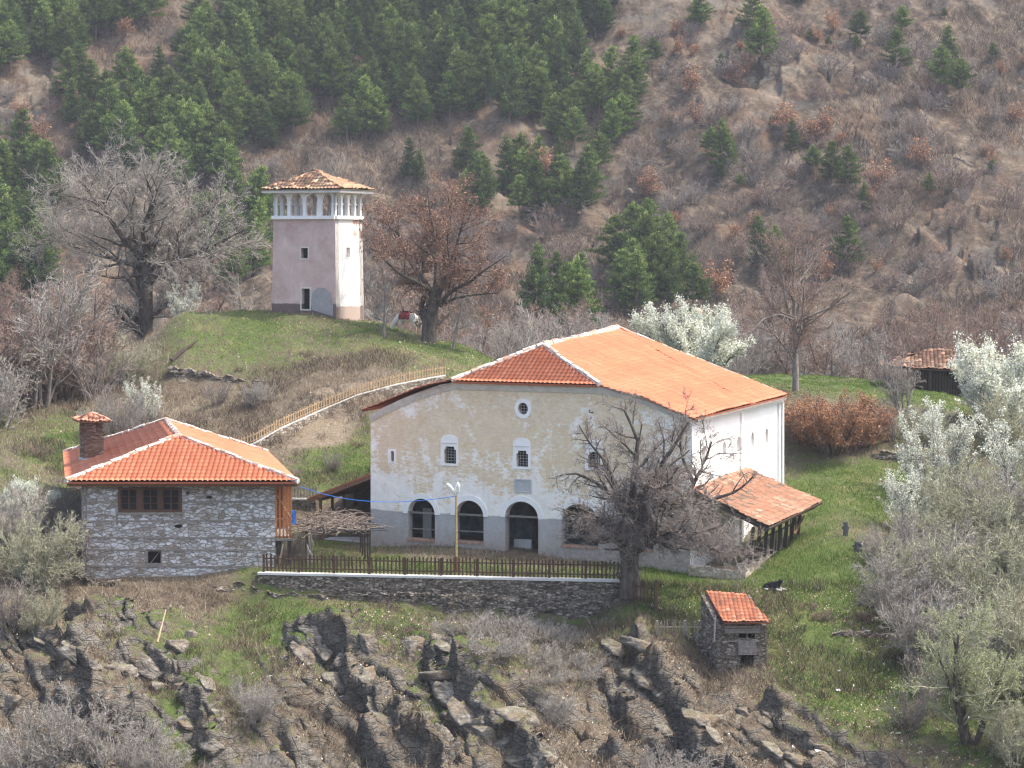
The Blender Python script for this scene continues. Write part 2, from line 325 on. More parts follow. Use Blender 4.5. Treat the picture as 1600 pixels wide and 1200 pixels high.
def tiles(left,right,pu=.26,pw=.36,amp=.05,step=.035,jit=0.,seed=0,sag=0.,curve=0.):
    left=np.array(left,float); right=np.array(right,float); r=np.random.default_rng(seed)
    A=left[0]; B=right[0]; e=(B-A)/np.linalg.norm(B-A); top=(left[-1]+right[-1])/2; up=top-(A+B)/2
    n=np.cross(e,up); n/=np.linalg.norm(n); up=np.cross(n,e)
    Wl=((left[-1]-A)@up+(right[-1]-A)@up)/2; nr=max(2,int(round(Wl/pw)))
    ts=[];off=[];row=[]
    for k in range(nr): ts+= [k/nr,(k+.995)/nr]; off+=[step,0]; row+=[k,k]
    ts=np.array(ts); off=np.array(off); row=np.array(row)
    L=lerp_poly(left,ts); Rr=lerp_poly(right,ts); uL=(L-A)@e; uR=(Rr-A)@e
    lo=math.floor(min(uL.min(),0)/pu); hi=math.ceil(uR.max()/pu); ns=6
    ua=np.arange(lo*ns,hi*ns+1)/ns*pu; m=len(ua); col=np.floor(ua/pu+1e-6).astype(int)-lo
    nc=hi-lo+2; J=r.normal(0,1,(nr,nc)); RN=np.clip(.55*r.random((nr,nc))+.45*r.random(nc)[None]+.12*np.sin(np.arange(nr)*.7)[:,None],0,1)  # per-column tone paints the shadow lines running down the slope
    prof=amp*np.sqrt(np.abs(np.sin(PI*ua/pu)))
    uc=np.clip(ua[None,:],uL[:,None],uR[:,None]); w=np.maximum(uR-uL,1e-6)
    s=(uc-uL[:,None])/w[:,None]
    Pp=L[:,None,:]+(Rr-L)[:,None,:]*s[...,None]
    hh=prof[None,:]+off[:,None]+jit*J[row][:,col]
    if sag:
        x=Pp[...,0]*.9+Pp[...,1]*.35; y=ts[:,None]*5
        hh=hh+sag*(np.sin(x*.8+y*.9+seed)*.6+np.sin(x*2.1-y*1.7+seed*2)*.4)
    if curve: hh=hh-curve*np.sin(PI*ts)[:,None]
    Pp=Pp+n*hh[...,None]
    V=Pp.reshape(-1,3); nrw=len(ts); Fc=[];rn=[]
    for i in range(nrw-1):
        d0=np.diff(uc[i]); d1=np.diff(uc[i+1]); ok=(d0>1e-5)|(d1>1e-5); j=np.nonzero(ok)[0]
        Fc.append(np.stack([i*m+j,i*m+j+1,(i+1)*m+j+1,(i+1)*m+j],1)); rn.append(RN[row[i],np.minimum(col[j],nc-1)] if i%2==0 else RN[row[i],np.minimum(col[j],nc-1)]*.5)
    return V,np.concatenate(Fc),np.concatenate(rn)
def tileroof(name,facets,mat,parent,thick=.1,**kw):
    Vs=[];Fs=[];Rs=[];b=0
    for k,(l,r) in enumerate(facets):
        kk=dict(kw); kk['seed']=kw.get('seed',0)+k; V,Fc,rn=tiles(l,r,**kk); Vs.append(V);Fs.append(Fc+b);Rs.append(rn); b+=len(V)
        # underside boards
        l=np.array(l,float); r=np.array(r,float); lo=list(l-[0,0,thick]); ro=list(r-[0,0,thick])
        t=np.linspace(0,1,5); LL=lerp_poly(lo,t); RR=lerp_poly(ro,t); LT=lerp_poly(l,t);RT=lerp_poly(r,t)
        V=np.concatenate([LL,RR,LT[:1],RT[:1]]); F4=[[i,i+1,5+i+1,5+i] for i in range(4)]+[[0,5,11,10]]
        Vs.append(V);Fs.append(np.array(F4)+b);Rs.append(np.full(5,.1)); b+=len(V)
    return mk(name,np.concatenate(Vs),np.concatenate(Fs),mat,parent,rnd=np.concatenate(Rs))
def ridge(g,pts,r=.13,seg=.38):
    pts=np.array(pts,float); Lg=np.linalg.norm(np.diff(pts,axis=0),axis=1).sum(); n=max(2,int(Lg/seg)); 
    for k in range(n):
        a,b=lerp_poly(pts,np.array([k/n,(k+.97)/n])); j=np.random.default_rng(k).normal(0,.015,3)
        g.tube([a+j,b+j],[r*1.12,r*.95],7)
# ------------------------------------------------------------------ numpy noise
def vnoise(x,y,seed=0):
    xi=np.floor(x).astype(np.int64); yi=np.floor(y).astype(np.int64); fx=x-xi; fy=y-yi
    fx=fx*fx*(3-2*fx); fy=fy*fy*(3-2*fy)
    def h(a,b):
        n=(a*374761393+b*668265263+seed*1274126177)&0xffffffff; n=((n^(n>>13))*1274126177)&0xffffffff; return ((n^(n>>16))&0xffff)/65535.
    return (h(xi,yi)*(1-fx)+h(xi+1,yi)*fx)*(1-fy)+(h(xi,yi+1)*(1-fx)+h(xi+1,yi+1)*fx)*fy
def fbm(x,y,oct=4,seed=0,gain=.5):
    s=0;a=1;t=0
    for k in range(oct): s=s+a*(vnoise(x,y,seed+k*17)*2-1); t+=a; a*=gain; x=x*2.03+5.1; y=y*2.03+1.7
    return s/t
def ridged(x,y,oct=4,seed=0):
    s=0;a=1;t=0
    for k in range(oct): s=s+a*(1-np.abs(vnoise(x,y,seed+k*31)*2-1)); t+=a; a*=.5; x=x*2.1+3.3; y=y*2.1+9.1
    return s/t
# ------------------------------------------------------------------ terrain
# profiles: column (as bearing) -> list of (distance, sight line, green, rock, path)
LEFTFAR=[(190,590,0,0,0),(225,575,0,0,0),(262,530,0,0,0),(300,440,0,0,0),(330,300,0,0,0),(352,150,0,0,0),(378,-20,0,0,0),(400,-150,0,0,0),(460,-420,0,0,0)]
MIDFAR=[(172,612,.3,0,0),(200,600,0,0,0),(232,575,0,0,0),(262,535,0,0,0),(300,450,0,0,0),(330,300,0,0,0),(352,150,0,0,0),(378,-20,0,0,0),(400,-150,0,0,0),(460,-420,0,0,0)]
PR={
-500:[(40,2600,.2,.3,0),(70,1750,.3,.4,0),(85,1420,.3,.5,0),(96,1210,.3,.5,0),(101,1060,.3,.4,0),(106,930,.4,.1,0),(112,830,.5,0,0),(120,760,.5,0,0),(128,700,.5,0,0),(138,650,.5,0,0),(150,600,.4,0,0),(165,560,.2,0,0)]+LEFTFAR,
0:[(40,2600,.2,.3,0),(70,1750,.3,.4,0),(85,1420,.2,.5,0),(95,1215,.25,.7,0),(98,1110,.2,1,0),(101,1020,.3,.8,0),(104,950,.35,.7,0),(108,880,.5,0,0),(113,810,.5,0,0),(120,750,.5,0,0),(128,700,.5,0,0),(138,640,.5,0,0),(148,595,.4,0,0),(160,560,.2,0,0)]+LEFTFAR,
100:[(40,2600,.2,.3,0),(70,1750,.3,.4,0),(85,1420,.2,.5,0),(95,1215,.25,.7,0),(98,1110,.15,1,0),(101,1010,.3,.8,0),(104,962,.4,.8,0),(107.5,928,.3,0,0),(116,830,.4,0,0),(124,752,.5,0,0),(128,700,.75,0,0),(138,638,.45,0,0),(148,590,.4,0,0),(160,555,.2,0,0)]+LEFTFAR,
200:[(40,2600,.2,.3,0),(70,1750,.3,.4,0),(85,1420,.2,.5,0),(95,1215,.4,.7,0),(98,1112,.3,.9,0),(101,1020,.35,.8,0),(103.5,970,.45,.8,0),(105.8,948,.35,.8,0),(106.9,925,.2,0,0),(109,902,.2,0,0),(124,765,.2,0,0),(129,690,.55,0,0),(136,640,.45,0,0),(143,600,.4,.3,0),(149,560,.3,0,0),(156,540,.2,0,0),(170,580,0,0,0)]+LEFTFAR,
290:[(40,2600,.2,.3,0),(70,1750,.3,.4,0),(85,1420,.2,.5,0),(95,1215,.55,.5,0),(98,1115,.6,.6,0),(101,1030,.5,.7,0),(103.5,975,.45,.7,0),(106,945,.3,.7,0),(106.9,925,.2,0,0),(109,902,.2,0,0),(124,765,.2,0,0),(129,685,.45,0,0),(136,638,.35,0,0),(140,605,.3,.5,0),(140.8,575,.5,.2,0),(146,520,.6,0,0),(150,492,.55,0,0),(155,490,.3,0,0),(165,560,0,0,0)]+LEFTFAR,
400:[(40,2600,.2,.3,0),(70,1750,.3,.4,0),(85,1420,.2,.6,0),(95,1215,.3,.5,0),(98,1115,.35,.5,0),(101,1040,.45,.4,0),(104,990,.6,.2,0),(106.2,958,.75,.1,0),(107,945,.6,0,0),(107.6,893,.55,0,0),(110,883,.6,0,0),(117,850,.6,0,0),(123,793,.4,0,0),(124.5,778,.3,0,0),(127,705,.2,0,.3),(128.4,695,.1,0,.6),(129,690,.2,0,0),(134,640,.35,.2,0),(139.5,600,.45,.3,0),(141,578,.55,0,0),(146,515,.65,0,0),(150,488,.6,0,0),(156,490,.3,0,0),(166,570,0,0,0)]+LEFTFAR,
500:[(40,2600,.2,.3,0),(70,1750,.3,.4,0),(85,1420,.2,.8,0),(95,1215,.3,.9,0),(98,1115,.25,1,0),(101,1045,.35,1,0),(104,985,.6,.8,0),(106,950,.6,.2,0),(106.8,940,.5,0,0),(107.4,894,.6,0,0),(110,883,.6,0,0),(117,850,.6,0,0),(120,840,.4,0,0),(122.5,790,.4,0,0),(125,750,.7,0,0),(127.5,712,.6,0,.1),(129,690,.35,0,.9),(131.3,660,.2,0,.8),(132.3,643,.1,.1,0),(133.4,612,.1,.1,.55),(138,590,.35,.1,0),(144,535,.55,0,0),(149.2,494,.5,0,0),(156,494,.4,0,0),(166,560,0,0,0)]+MIDFAR,
580:[(40,2600,.2,.3,0),(70,1750,.3,.4,0),(85,1420,.2,.8,0),(95,1215,.2,1,0),(98,1120,.2,1,0),(101,1045,.3,1,0),(103.5,985,.55,.8,0),(105.8,955,.6,.4,0),(106.6,940,.5,0,0),(107.2,896,.6,0,0),(110,883,.6,0,0),(117,854,.55,0,0),(120,840,.4,0,0),(122.5,790,.4,0,0),(126,735,.75,0,0),(129,690,.6,0,.2),(132,645,.5,0,.5),(133.6,614,.1,.1,.6),(134.8,590,.2,.1,.4),(138,572,.4,0,0),(144,530,.6,0,0),(149.5,502,.6,0,0),(156,502,.4,0,0),(167,570,0,0,0)]+MIDFAR,
700:[(40,2600,.2,.3,0),(70,1750,.3,.4,0),(85,1420,.2,.8,0),(95,1215,.3,.9,0),(98,1120,.45,.8,0),(101,1040,.55,.7,0),(103.3,1000,.5,.6,0),(104.8,980,.5,.3,0),(105.9,965,.5,0,0),(106.8,899,.6,0,0),(110,885,.6,0,0),(114.5,858,.3,0,0),(130,770,.3,0,0),(134,700,.4,0,0),(137,590,.5,0,0),(141,565,.6,0,0),(146,540,.7,0,0),(150,536,.6,0,0),(158,560,.4,0,0)]+MIDFAR,
800:[(40,2600,.2,.3,0),(70,1750,.3,.4,0),(85,1420,.2,.8,0),(94,1215,.35,.9,0),(97,1120,.4,1,0),(99.5,1050,.4,.6,0),(102.3,1003,.35,.2,0),(104.1,985,.4,.1,0),(105.5,972,.5,0,0),(106.4,901,.6,0,0),(110,885,.6,0,0),(113.3,866,.3,0,0),(130,770,.3,0,0),(138,620,.4,0,0),(144,575,.6,0,0),(148,572,.6,0,0),(158,600,.4,0,0)]+MIDFAR,
900:[(40,2600,.2,.3,0),(70,1750,.3,.4,0),(85,1420,.2,.6,0),(94,1215,.2,.6,0),(97,1120,.2,.5,0),(99.5,1050,.3,.4,0),(102,1010,.3,.1,0),(103.7,994,.4,.1,0),(105.1,980,.5,0,0),(106,903,.6,0,0),(110,887,.6,0,0),(112.5,875,.4,0,0),(130,760,.3,0,0),(138,640,.4,0,0),(150,592,.6,0,0),(160,588,.6,0,0),(167,640,.3,0,0)]+MIDFAR,
1000:[(40,2600,.2,.3,0),(70,1750,.3,.4,0),(85,1420,.2,.6,0),(94,1215,.2,.5,0),(97,1115,.15,.9,0),(99.5,1040,.2,1,0),(101.8,990,.4,.4,0),(103,970,.5,0,0),(104,940,.6,0,0),(105.6,918,.9,0,0),(110,893,.8,0,0),(130,760,.3,0,0),(138,640,.4,0,0),(150,592,.7,0,0),(161,586,.7,0,0),(167,640,.3,0,0)]+MIDFAR,
1075:[(40,2600,.2,.3,0),(70,1750,.3,.4,0),(85,1420,.2,.6,0),(93.5,1215,.2,.8,0),(96.5,1120,.15,1,0),(99,1040,.2,1,0),(100.8,1005,.5,.3,0),(101.5,992,.7,0,0),(103.5,958,.9,0,0),(106,922,.9,0,0),(110,897,.8,0,0),(118,850,.5,0,0),(130,750,.3,0,0),(138,640,.5,0,0),(150,592,.7,0,0),(161,585,.7,0,0),(167,640,.3,0,0)]+MIDFAR,
1150:[(40,2600,.2,.3,0),(70,1750,.3,.4,0),(85,1420,.2,.7,0),(92.5,1215,.15,.9,0),(95.5,1120,.2,.8,0),(97.6,1062,.25,.5,0),(99,1044,.3,.1,0),(101.5,985,.7,0,0),(103.5,955,.9,0,0),(106,922,.9,0,0),(110,897,.8,0,0),(118,850,.5,0,0),(128,760,.4,0,0),(138,640,.5,0,0),(150,592,.7,0,0),(161,584,.75,0,0),(167,640,.3,0,0)]+MIDFAR,
1220:[(40,2600,.2,.3,0),(70,1750,.3,.4,0),(85,1420,.2,.6,0),(92,1215,.15,.7,0),(95.5,1120,.4,.3,0),(98,1058,.55,.1,0),(100.5,1010,.75,0,0),(103,965,.75,0,0),(107,912,.95,0,0),(109.5,888,.9,0,0),(118,838,.6,0,0),(125,762,.6,0,0),(130,722,.5,0,0),(134,660,.4,0,0),(141,614,.5,0,0),(150,597,.7,0,0),(161,586,.75,0,0),(167,640,.3,0,0)]+MIDFAR,
1320:[(40,2600,.2,.3,0),(70,1750,.3,.4,0),(85,1420,.2,.5,0),(92,1215,.3,.6,0),(95.5,1120,.6,.1,0),(98.5,1060,.8,0,0),(101.3,1015,.5,.1,0),(102,990,.6,0,0),(105,940,.85,0,0),(109,885,.85,0,0),(114,838,.55,0,.15),(119,798,.75,0,0),(123,770,.9,0,0),(127.5,735,.85,0,0),(130,712,.45,.1,0),(134,665,.35,.1,0),(138,633,.35,0,0),(143,612,.6,0,0),(152,600,.75,0,0),(161,591,.75,0,0),(167,640,.3,0,0)]+MIDFAR,
1420:[(40,2600,.2,.3,0),(70,1750,.3,.4,0),(85,1420,.2,.5,0),(91.5,1215,.3,.6,0),(95,1130,.55,.1,0),(98.5,1070,.8,0,0),(101,1030,.5,0,0),(102,1000,.5,0,0),(106,950,.5,0,0),(112,880,.5,0,0),(118,820,.5,0,0),(123,780,.7,0,0),(128.4,737,.6,0,0),(129.4,705,.5,0,0),(133.5,682,.5,0,0),(136.3,655,.45,0,0),(137.2,640,.5,0,0),(143,618,.75,0,0),(152,606,.8,0,0),(161,597,.75,0,0),(167,640,.3,0,0)]+MIDFAR,
1600:[(40,2600,.2,.3,0),(70,1750,.3,.4,0),(85,1400,.4,.3,0),(92,1180,.65,0,0),(96,1100,.65,0,0),(100,1040,.5,0,0),(106,950,.5,0,0),(112,880,.5,0,0),(120,800,.5,0,0),(128,740,.5,0,0),(136,690,.5,0,0),(142,650,.6,0,0),(152,622,.6,0,0),(161,610,.5,0,0),(167,640,.3,0,0)]+MIDFAR,
2100:[(40,2600,.2,.3,0),(70,1750,.3,.4,0),(85,1400,.5,.3,0),(92,1180,.65,0,0),(96,1100,.65,0,0),(100,1040,.5,0,0),(106,950,.5,0,0),(112,880,.5,0,0),(120,800,.5,0,0),(128,740,.5,0,0),(136,690,.5,0,0),(142,650,.6,0,0),(152,622,.6,0,0),(161,610,.5,0,0),(167,640,.3,0,0)]+MIDFAR}
US=np.arange(-500,2101,2.2)
DS=np.concatenate([np.arange(40,88,3),np.arange(88,113,.085),np.arange(113,168,.22),np.arange(168,262,3),np.arange(262,388,.55),np.arange(388,461,6)])
keys=sorted(PR)
DS=DS[np.concatenate([[True],np.diff(DS)>.05])]
cols=[]
for k in keys:
    a=np.array(PR[k],float); o=np.argsort(a[:,0]); a=a[o]
    h=(a[:,1]-V0)/FPX*a[:,0]
    cols.append(np.stack([np.interp(DS,a[:,0],h)]+[np.interp(DS,a[:,0],a[:,i]) for i in (2,3,4)]))
cols=np.array(cols) # K,4,nd
idx=np.clip(np.searchsorted(keys,US)-1,0,len(keys)-2); ku=np.array(keys,float)
# monotone cubic-ish (Catmull-Rom) across bearings
t=(US-ku[idx])/(ku[idx+1]-ku[idx]); t=np.clip(t,0,1); ts_=t*t*(3-2*t); tt=.6*ts_+.4*t
GRID=cols[idx]*(1-tt)[:,None,None]+cols[idx+1]*tt[:,None,None]   # nu,4,nd
HG=-GRID[:,0].T; HG=ZC+HG; WG=[GRID[:,i].T.copy() for i in (1,2,3)]  # nd,nu
def blur(a,n,ax):
    for _ in range(n):
        b=a.copy(); 
        if ax==1: b[:,1:-1]=(a[:,:-2]+2*a[:,1:-1]+a[:,2:])/4
        else: b[1:-1]=(a[:-2]+2*a[1:-1]+a[2:])/4
        a=b
    return a
WG[0][DS<104]+=.10
for i in range(3): WG[i]=blur(WG[i],30,1)
HG=blur(HG,3,0)
DD,UU=np.meshgrid(DS,US,indexing='ij'); XX=(UU-U0)/FPX*DD; YY=DD
far=np.clip((DD-166)/10,0,1)
rock=WG[1]; green=WG[0]
# village ground: gentle roughness, rougher on the wild slopes in front
wild=np.clip((105.5-DD)/4,0,1)
flat=np.clip((DD-104.5)/1.5,0,1)*np.clip((125-DD)/2,0,1)
rough=(1-far)*(.10+.30*wild)*(1-.8*flat)
HG=HG+rough*fbm(XX*.45,YY*.45,5,3,.55)*1.0+ (1-far)*.03*fbm(XX*2.5,YY*2.5,3,9)*(1-.5*flat)
# bank irregularity
bank=np.clip((DD-124.5)/3,0,1)*(1-far)
HG=HG+bank*.28*fbm(XX*.35,YY*.35,5,21,.6)
# rocky blocks and ledges dipping down to the right
def worley(x,y,seed):
    xi=np.floor(x).astype(np.int64); yi=np.floor(y).astype(np.int64); best=np.full(x.shape,9.); hx=np.zeros(x.shape);ox=np.zeros(x.shape);oy=np.zeros(x.shape);sec=np.full(x.shape,9.)
    def h(a,b,k):
        n=(a*374761393+b*668265263+(seed*7+k)*1274126177)&0xffffffff; n=((n^(n>>13))*1274126177)&0xffffffff; return ((n^(n>>16))&0xffff)/65535.
    for a in (-1,0,1):
        for b in (-1,0,1):
            cx=xi+a;cy=yi+b; dx=x-(cx+h(cx,cy,1)); dy=y-(cy+h(cx,cy,2)); d=dx*dx+dy*dy; m=d<best
            sec=np.where(m,best,np.minimum(sec,d)); best=np.where(m,d,best); hx=np.where(m,h(cx,cy,3),hx); ox=np.where(m,dx,ox); oy=np.where(m,dy,oy)
    return hx,ox,oy,np.sqrt(sec)-np.sqrt(best)
near=(DD<107.2)&(DD>84)
# the big cliff ribs: steep towards the left, gentle to the right
RB=np.zeros(HG.shape)
wob=1.3*fbm(XX*.35,YY*.35,4,401)+.7*fbm(XX*1.1,YY*1.1,3,402)
RIBS=[([(470,104.6),(500,103.3),(560,100.8),(640,97.5),(700,94),(740,89)],1.9,2.6,.7,1.6),([(640,104.0),(665,102.6),(715,99.2),(770,96),(850,92),(900,88)],1.8,2.4,.7,1.5),
   ([(960,102.6),(980,101.4),(1008,99.6),(1060,97),(1120,93),(1160,88)],2.1,2.8,.9,1.8),([(60,103.2),(95,101.6),(130,99.5),(150,96.5),(170,92)],1.3,2.6,.4,1.3),([(225,102.2),(270,100.2),(300,98),(320,95)],1.0,2.0,.4,1.2),([(1160,97.4),(1210,95.2),(1260,92.5),(1300,88)],.9,2.6,.5,1.5)]
HUT=1-np.clip(1.6-np.hypot((UU-1152)/75,(DD-99.6)/2.6),0,1); HUT=HUT*(1-np.clip((UU-1000)/30,0,1)*np.clip((DD-100.6)/1.0,0,1))
for line,A_,w2,Bd,w1 in RIBS:
    A_*=.72; Bd*=.8
    la=np.array(line,float); la=la[np.argsort(la[:,1])]; lu=np.interp(DS,la[:,1],la[:,0]); on_=np.clip((DS-la[0,1]+.0)/1.0,0,1)*np.clip((la[-1,1]-DS)/1.2,0,1)
    s_=XX-((lu-U0)/FPX*DS)[:,None]+wob
    pr=np.where(s_>0,A_*np.exp(-s_/w2)*np.clip(s_/.35,0,1),-Bd*np.exp(s_/w1)*np.clip(-s_/.35,0,1)); HG=HG+pr*on_[:,None]*HUT
    RB=np.maximum(RB,on_[:,None]*np.exp(-np.abs(s_-.3)/1.3))
rw=np.clip(rock*1.9-.55+.9*fbm(XX*.20,YY*.20,3,77),0,1)*np.clip((105.5-DD)/1.5,0,1)*(1-far)
rock[:]=np.maximum(rock,RB); rw=np.maximum(rw,RB*.95)
rw=rw*HUT
jr=np.nonzero(near[:,0])[0]; j0,j1=jr[0],jr[-1]+1
X_=XX[j0:j1];Y_=YY[j0:j1];Z_=HG[j0:j1]; rw_=rw[j0:j1]
wx=X_+.5*fbm(X_*.5,Y_*.5,3,31); wy=Y_+.5*fbm(X_*.5+9,Y_*.5,3,32)
ca,sa=math.cos(R(38)),math.sin(R(38)); a_=wx*ca-wy*sa; b_=wx*sa+wy*ca
h1_,o1,p1,e1=worley(a_/4.6,b_/1.5,5); h2_,o2,p2,e2=worley(a_/1.7,b_/.6,6); h3_,o3,p3,e3=worley(wx/.42,wy/.36,7)
dz=(h1_-.5)*1.7+o1*-.9+p1*(h1_-.2)*1.1+(h2_-.5)*.62+o2*-.30+p2*(h2_-.3)*.5+(h3_-.5)*.16+o3*(h3_-.5)*.25-.40*np.exp(-e1/.08)-.10*np.exp(-e2/.08)
dz=blur(blur(dz,2,0),2,1)
HG[j0:j1]=Z_+rw_*dz*.80
# hillside relief: spurs and gullies running down to the right
f2=np.clip((DD-245)/25,0,1)
sx=XX*.9+YY*.55
HG=HG+f2*(15*(ridged(sx*.016,YY*.006,3,5)-.55)+5.0*(ridged(sx*.05+2,YY*.018,4,18)-.5)+3.0*fbm(XX*.05,YY*.05,4,8,.6)+2.4*(ridged(XX*.16+YY*.06,YY*.14,4,15)-.5))
RX=np.clip(ridged(XX*.045+3,YY*.05,3,90)*2.2-1.35,0,1)*f2
k0=np.nonzero(DS>245)[0][0]; hh_,oo_,pp_,ee_=worley(XX[k0:]/4.5,YY[k0:]/3.2,9)
HG[k0:]=HG[k0:]+RX[k0:]*((hh_-.5)*3.4+oo_*-1.6+pp_*1.2)
GY=np.gradient(HG,axis=0)/np.gradient(YY,axis=0); GX=np.gradient(HG,axis=1)/np.maximum(np.gradient(XX,axis=1),1e-3); SLOPE=np.hypot(GX,GY)
def gz(x,y):
    u=U0+x/y*FPX; i=(u-US[0])/2.2; i=min(max(i,0),len(US)-1.001); i0=int(i); fi=i-i0
    j=int(np.searchsorted(DS,y))-1; j=min(max(j,0),len(DS)-2); fj=min(max((y-DS[j])/(DS[j+1]-DS[j]),0),1)
    a=HG[j,i0]*(1-fi)+HG[j,i0+1]*fi; b=HG[j+1,i0]*(1-fi)+HG[j+1,i0+1]*fi; return a*(1-fj)+b*fj
def GP(u,d,dz=0):
    x=(u-U0)/FPX*d; return np.array([x,d,gz(x,d)+dz])
VV=V0+(ZC-HG)*FPX/DD
def hit(u,v,dmin=0,dmax=460):
    """first ground the line of sight through (u,v) meets beyond dmin"""
    i=int(round((u-US[0])/2.2)); col=VV[:,i]; ok=np.nonzero((DS>=dmin)&(DS<=dmax)&(col<=v))[0]
    if len(ok)==0: return None
    return float(DS[ok[0]])
nd,nu=HG.shape
XD=XX.copy(); YD=YY.copy(); st_=np.clip((SLOPE-.7)*1.2,0,1)*np.clip(rock*1.3,0,1)*near; zz=HG*2.1+XX*.5; lay=(zz-np.floor(zz)); hz_=vnoise(np.floor(zz)*7.3+XX*.8,np.floor(zz)*3.1+YY*.8,71)
XD-=st_*(.34*hz_+.10*lay); YD-=st_*(.26*hz_+.08*lay)
V=np.stack([XD,YD,HG],-1).reshape(-1,3)
ii=np.arange(nd*nu).reshape(nd,nu)
Fc=np.stack([ii[:-1,:-1],ii[:-1,1:],ii[1:,1:],ii[1:,:-1]],-1).reshape(-1,4)
ter=mk('ground',V,Fc,'ground',smooth=True,attrs=dict(green=green,rock=rock,path=WG[2],far=far)); ter['kind']='structure'
del V,Fc,ii
# ------------------------------------------------------------------ camera, light, world
cam=bpy.data.cameras.new('camera'); co=bpy.data.objects.new('camera',cam); C.objects.link(co)
co.location=(0,0,ZC); co.rotation_euler=(PI/2,0,0); cam.sensor_width=36; cam.lens=FPX/1600*36; cam.shift_y=-(600-V0)/1600; cam.clip_end=3000; cam.clip_start=.5
sc=bpy.context.scene; sc.camera=co
SAZ=R(0.0); EL=R(60)   # sun stands to the right, slightly beyond
sd=np.array([math.cos(-SAZ)*math.cos(EL),math.sin(-SAZ)*math.cos(EL),math.sin(EL)])
sun=bpy.data.lights.new('sun','SUN'); sun.energy=2.2; sun.angle=R(.6); sun.color=(1,.95,.87)
so=bpy.data.objects.new('sun',sun); C.objects.link(so); so.rotation_euler=Vector(-sd).to_track_quat('-Z','Y').to_euler()
w=bpy.data.worlds.new('World'); sc.world=w; w.use_nodes=True; wn=w.node_tree.nodes; bg=wn['Background']
sk=wn.new('ShaderNodeTexSky'); sk.sky_type='NISHITA'; sk.sun_disc=False; sk.sun_elevation=EL
sk.sun_rotation=PI/2-math.atan2(sd[1],sd[0]); sk.dust_density=4; sk.ozone_density=.5; sk.air_density=1.0
w.node_tree.links.new(sk.outputs[0],bg.inputs[0]); bg.inputs[1].default_value=.15
sc.view_settings.view_transform='Standard'; sc.view_settings.look='None'; sc.view_settings.exposure=1.55; sc.view_settings.gamma=1
sc.cycles.max_bounces=5; sc.cycles.diffuse_bounces=3; sc.cycles.transparent_max_bounces=6; sc.cycles.volume_bounces=0; sc.cycles.use_denoising=True; sc.cycles.filter_width=1.3
sc.cycles.sample_clamp_indirect=6
# haze
def haze():
    g=G(); g.box(-330,330,-8,475,-45,175)
    hz=bpy.data.materials.new('haze'); hz.use_nodes=True; n=hz.node_tree.nodes; n.remove(n['Principled BSDF'])
    pv=n.new('ShaderNodeVolumePrincipled'); pv.inputs['Color'].default_value=(.86,.90,1,1); pv.inputs['Density'].default_value=.00017; pv.inputs['Anisotropy'].default_value=0.1
    hz.node_tree.links.new(pv.outputs[0],[x for x in n if x.type=='OUTPUT_MATERIAL'][0].inputs['Volume'])
    o=g.build('haze',hz); o['kind']='stuff'
haze()
plain('wood_shaded',(.20,.075,.038),.8,.25,8)
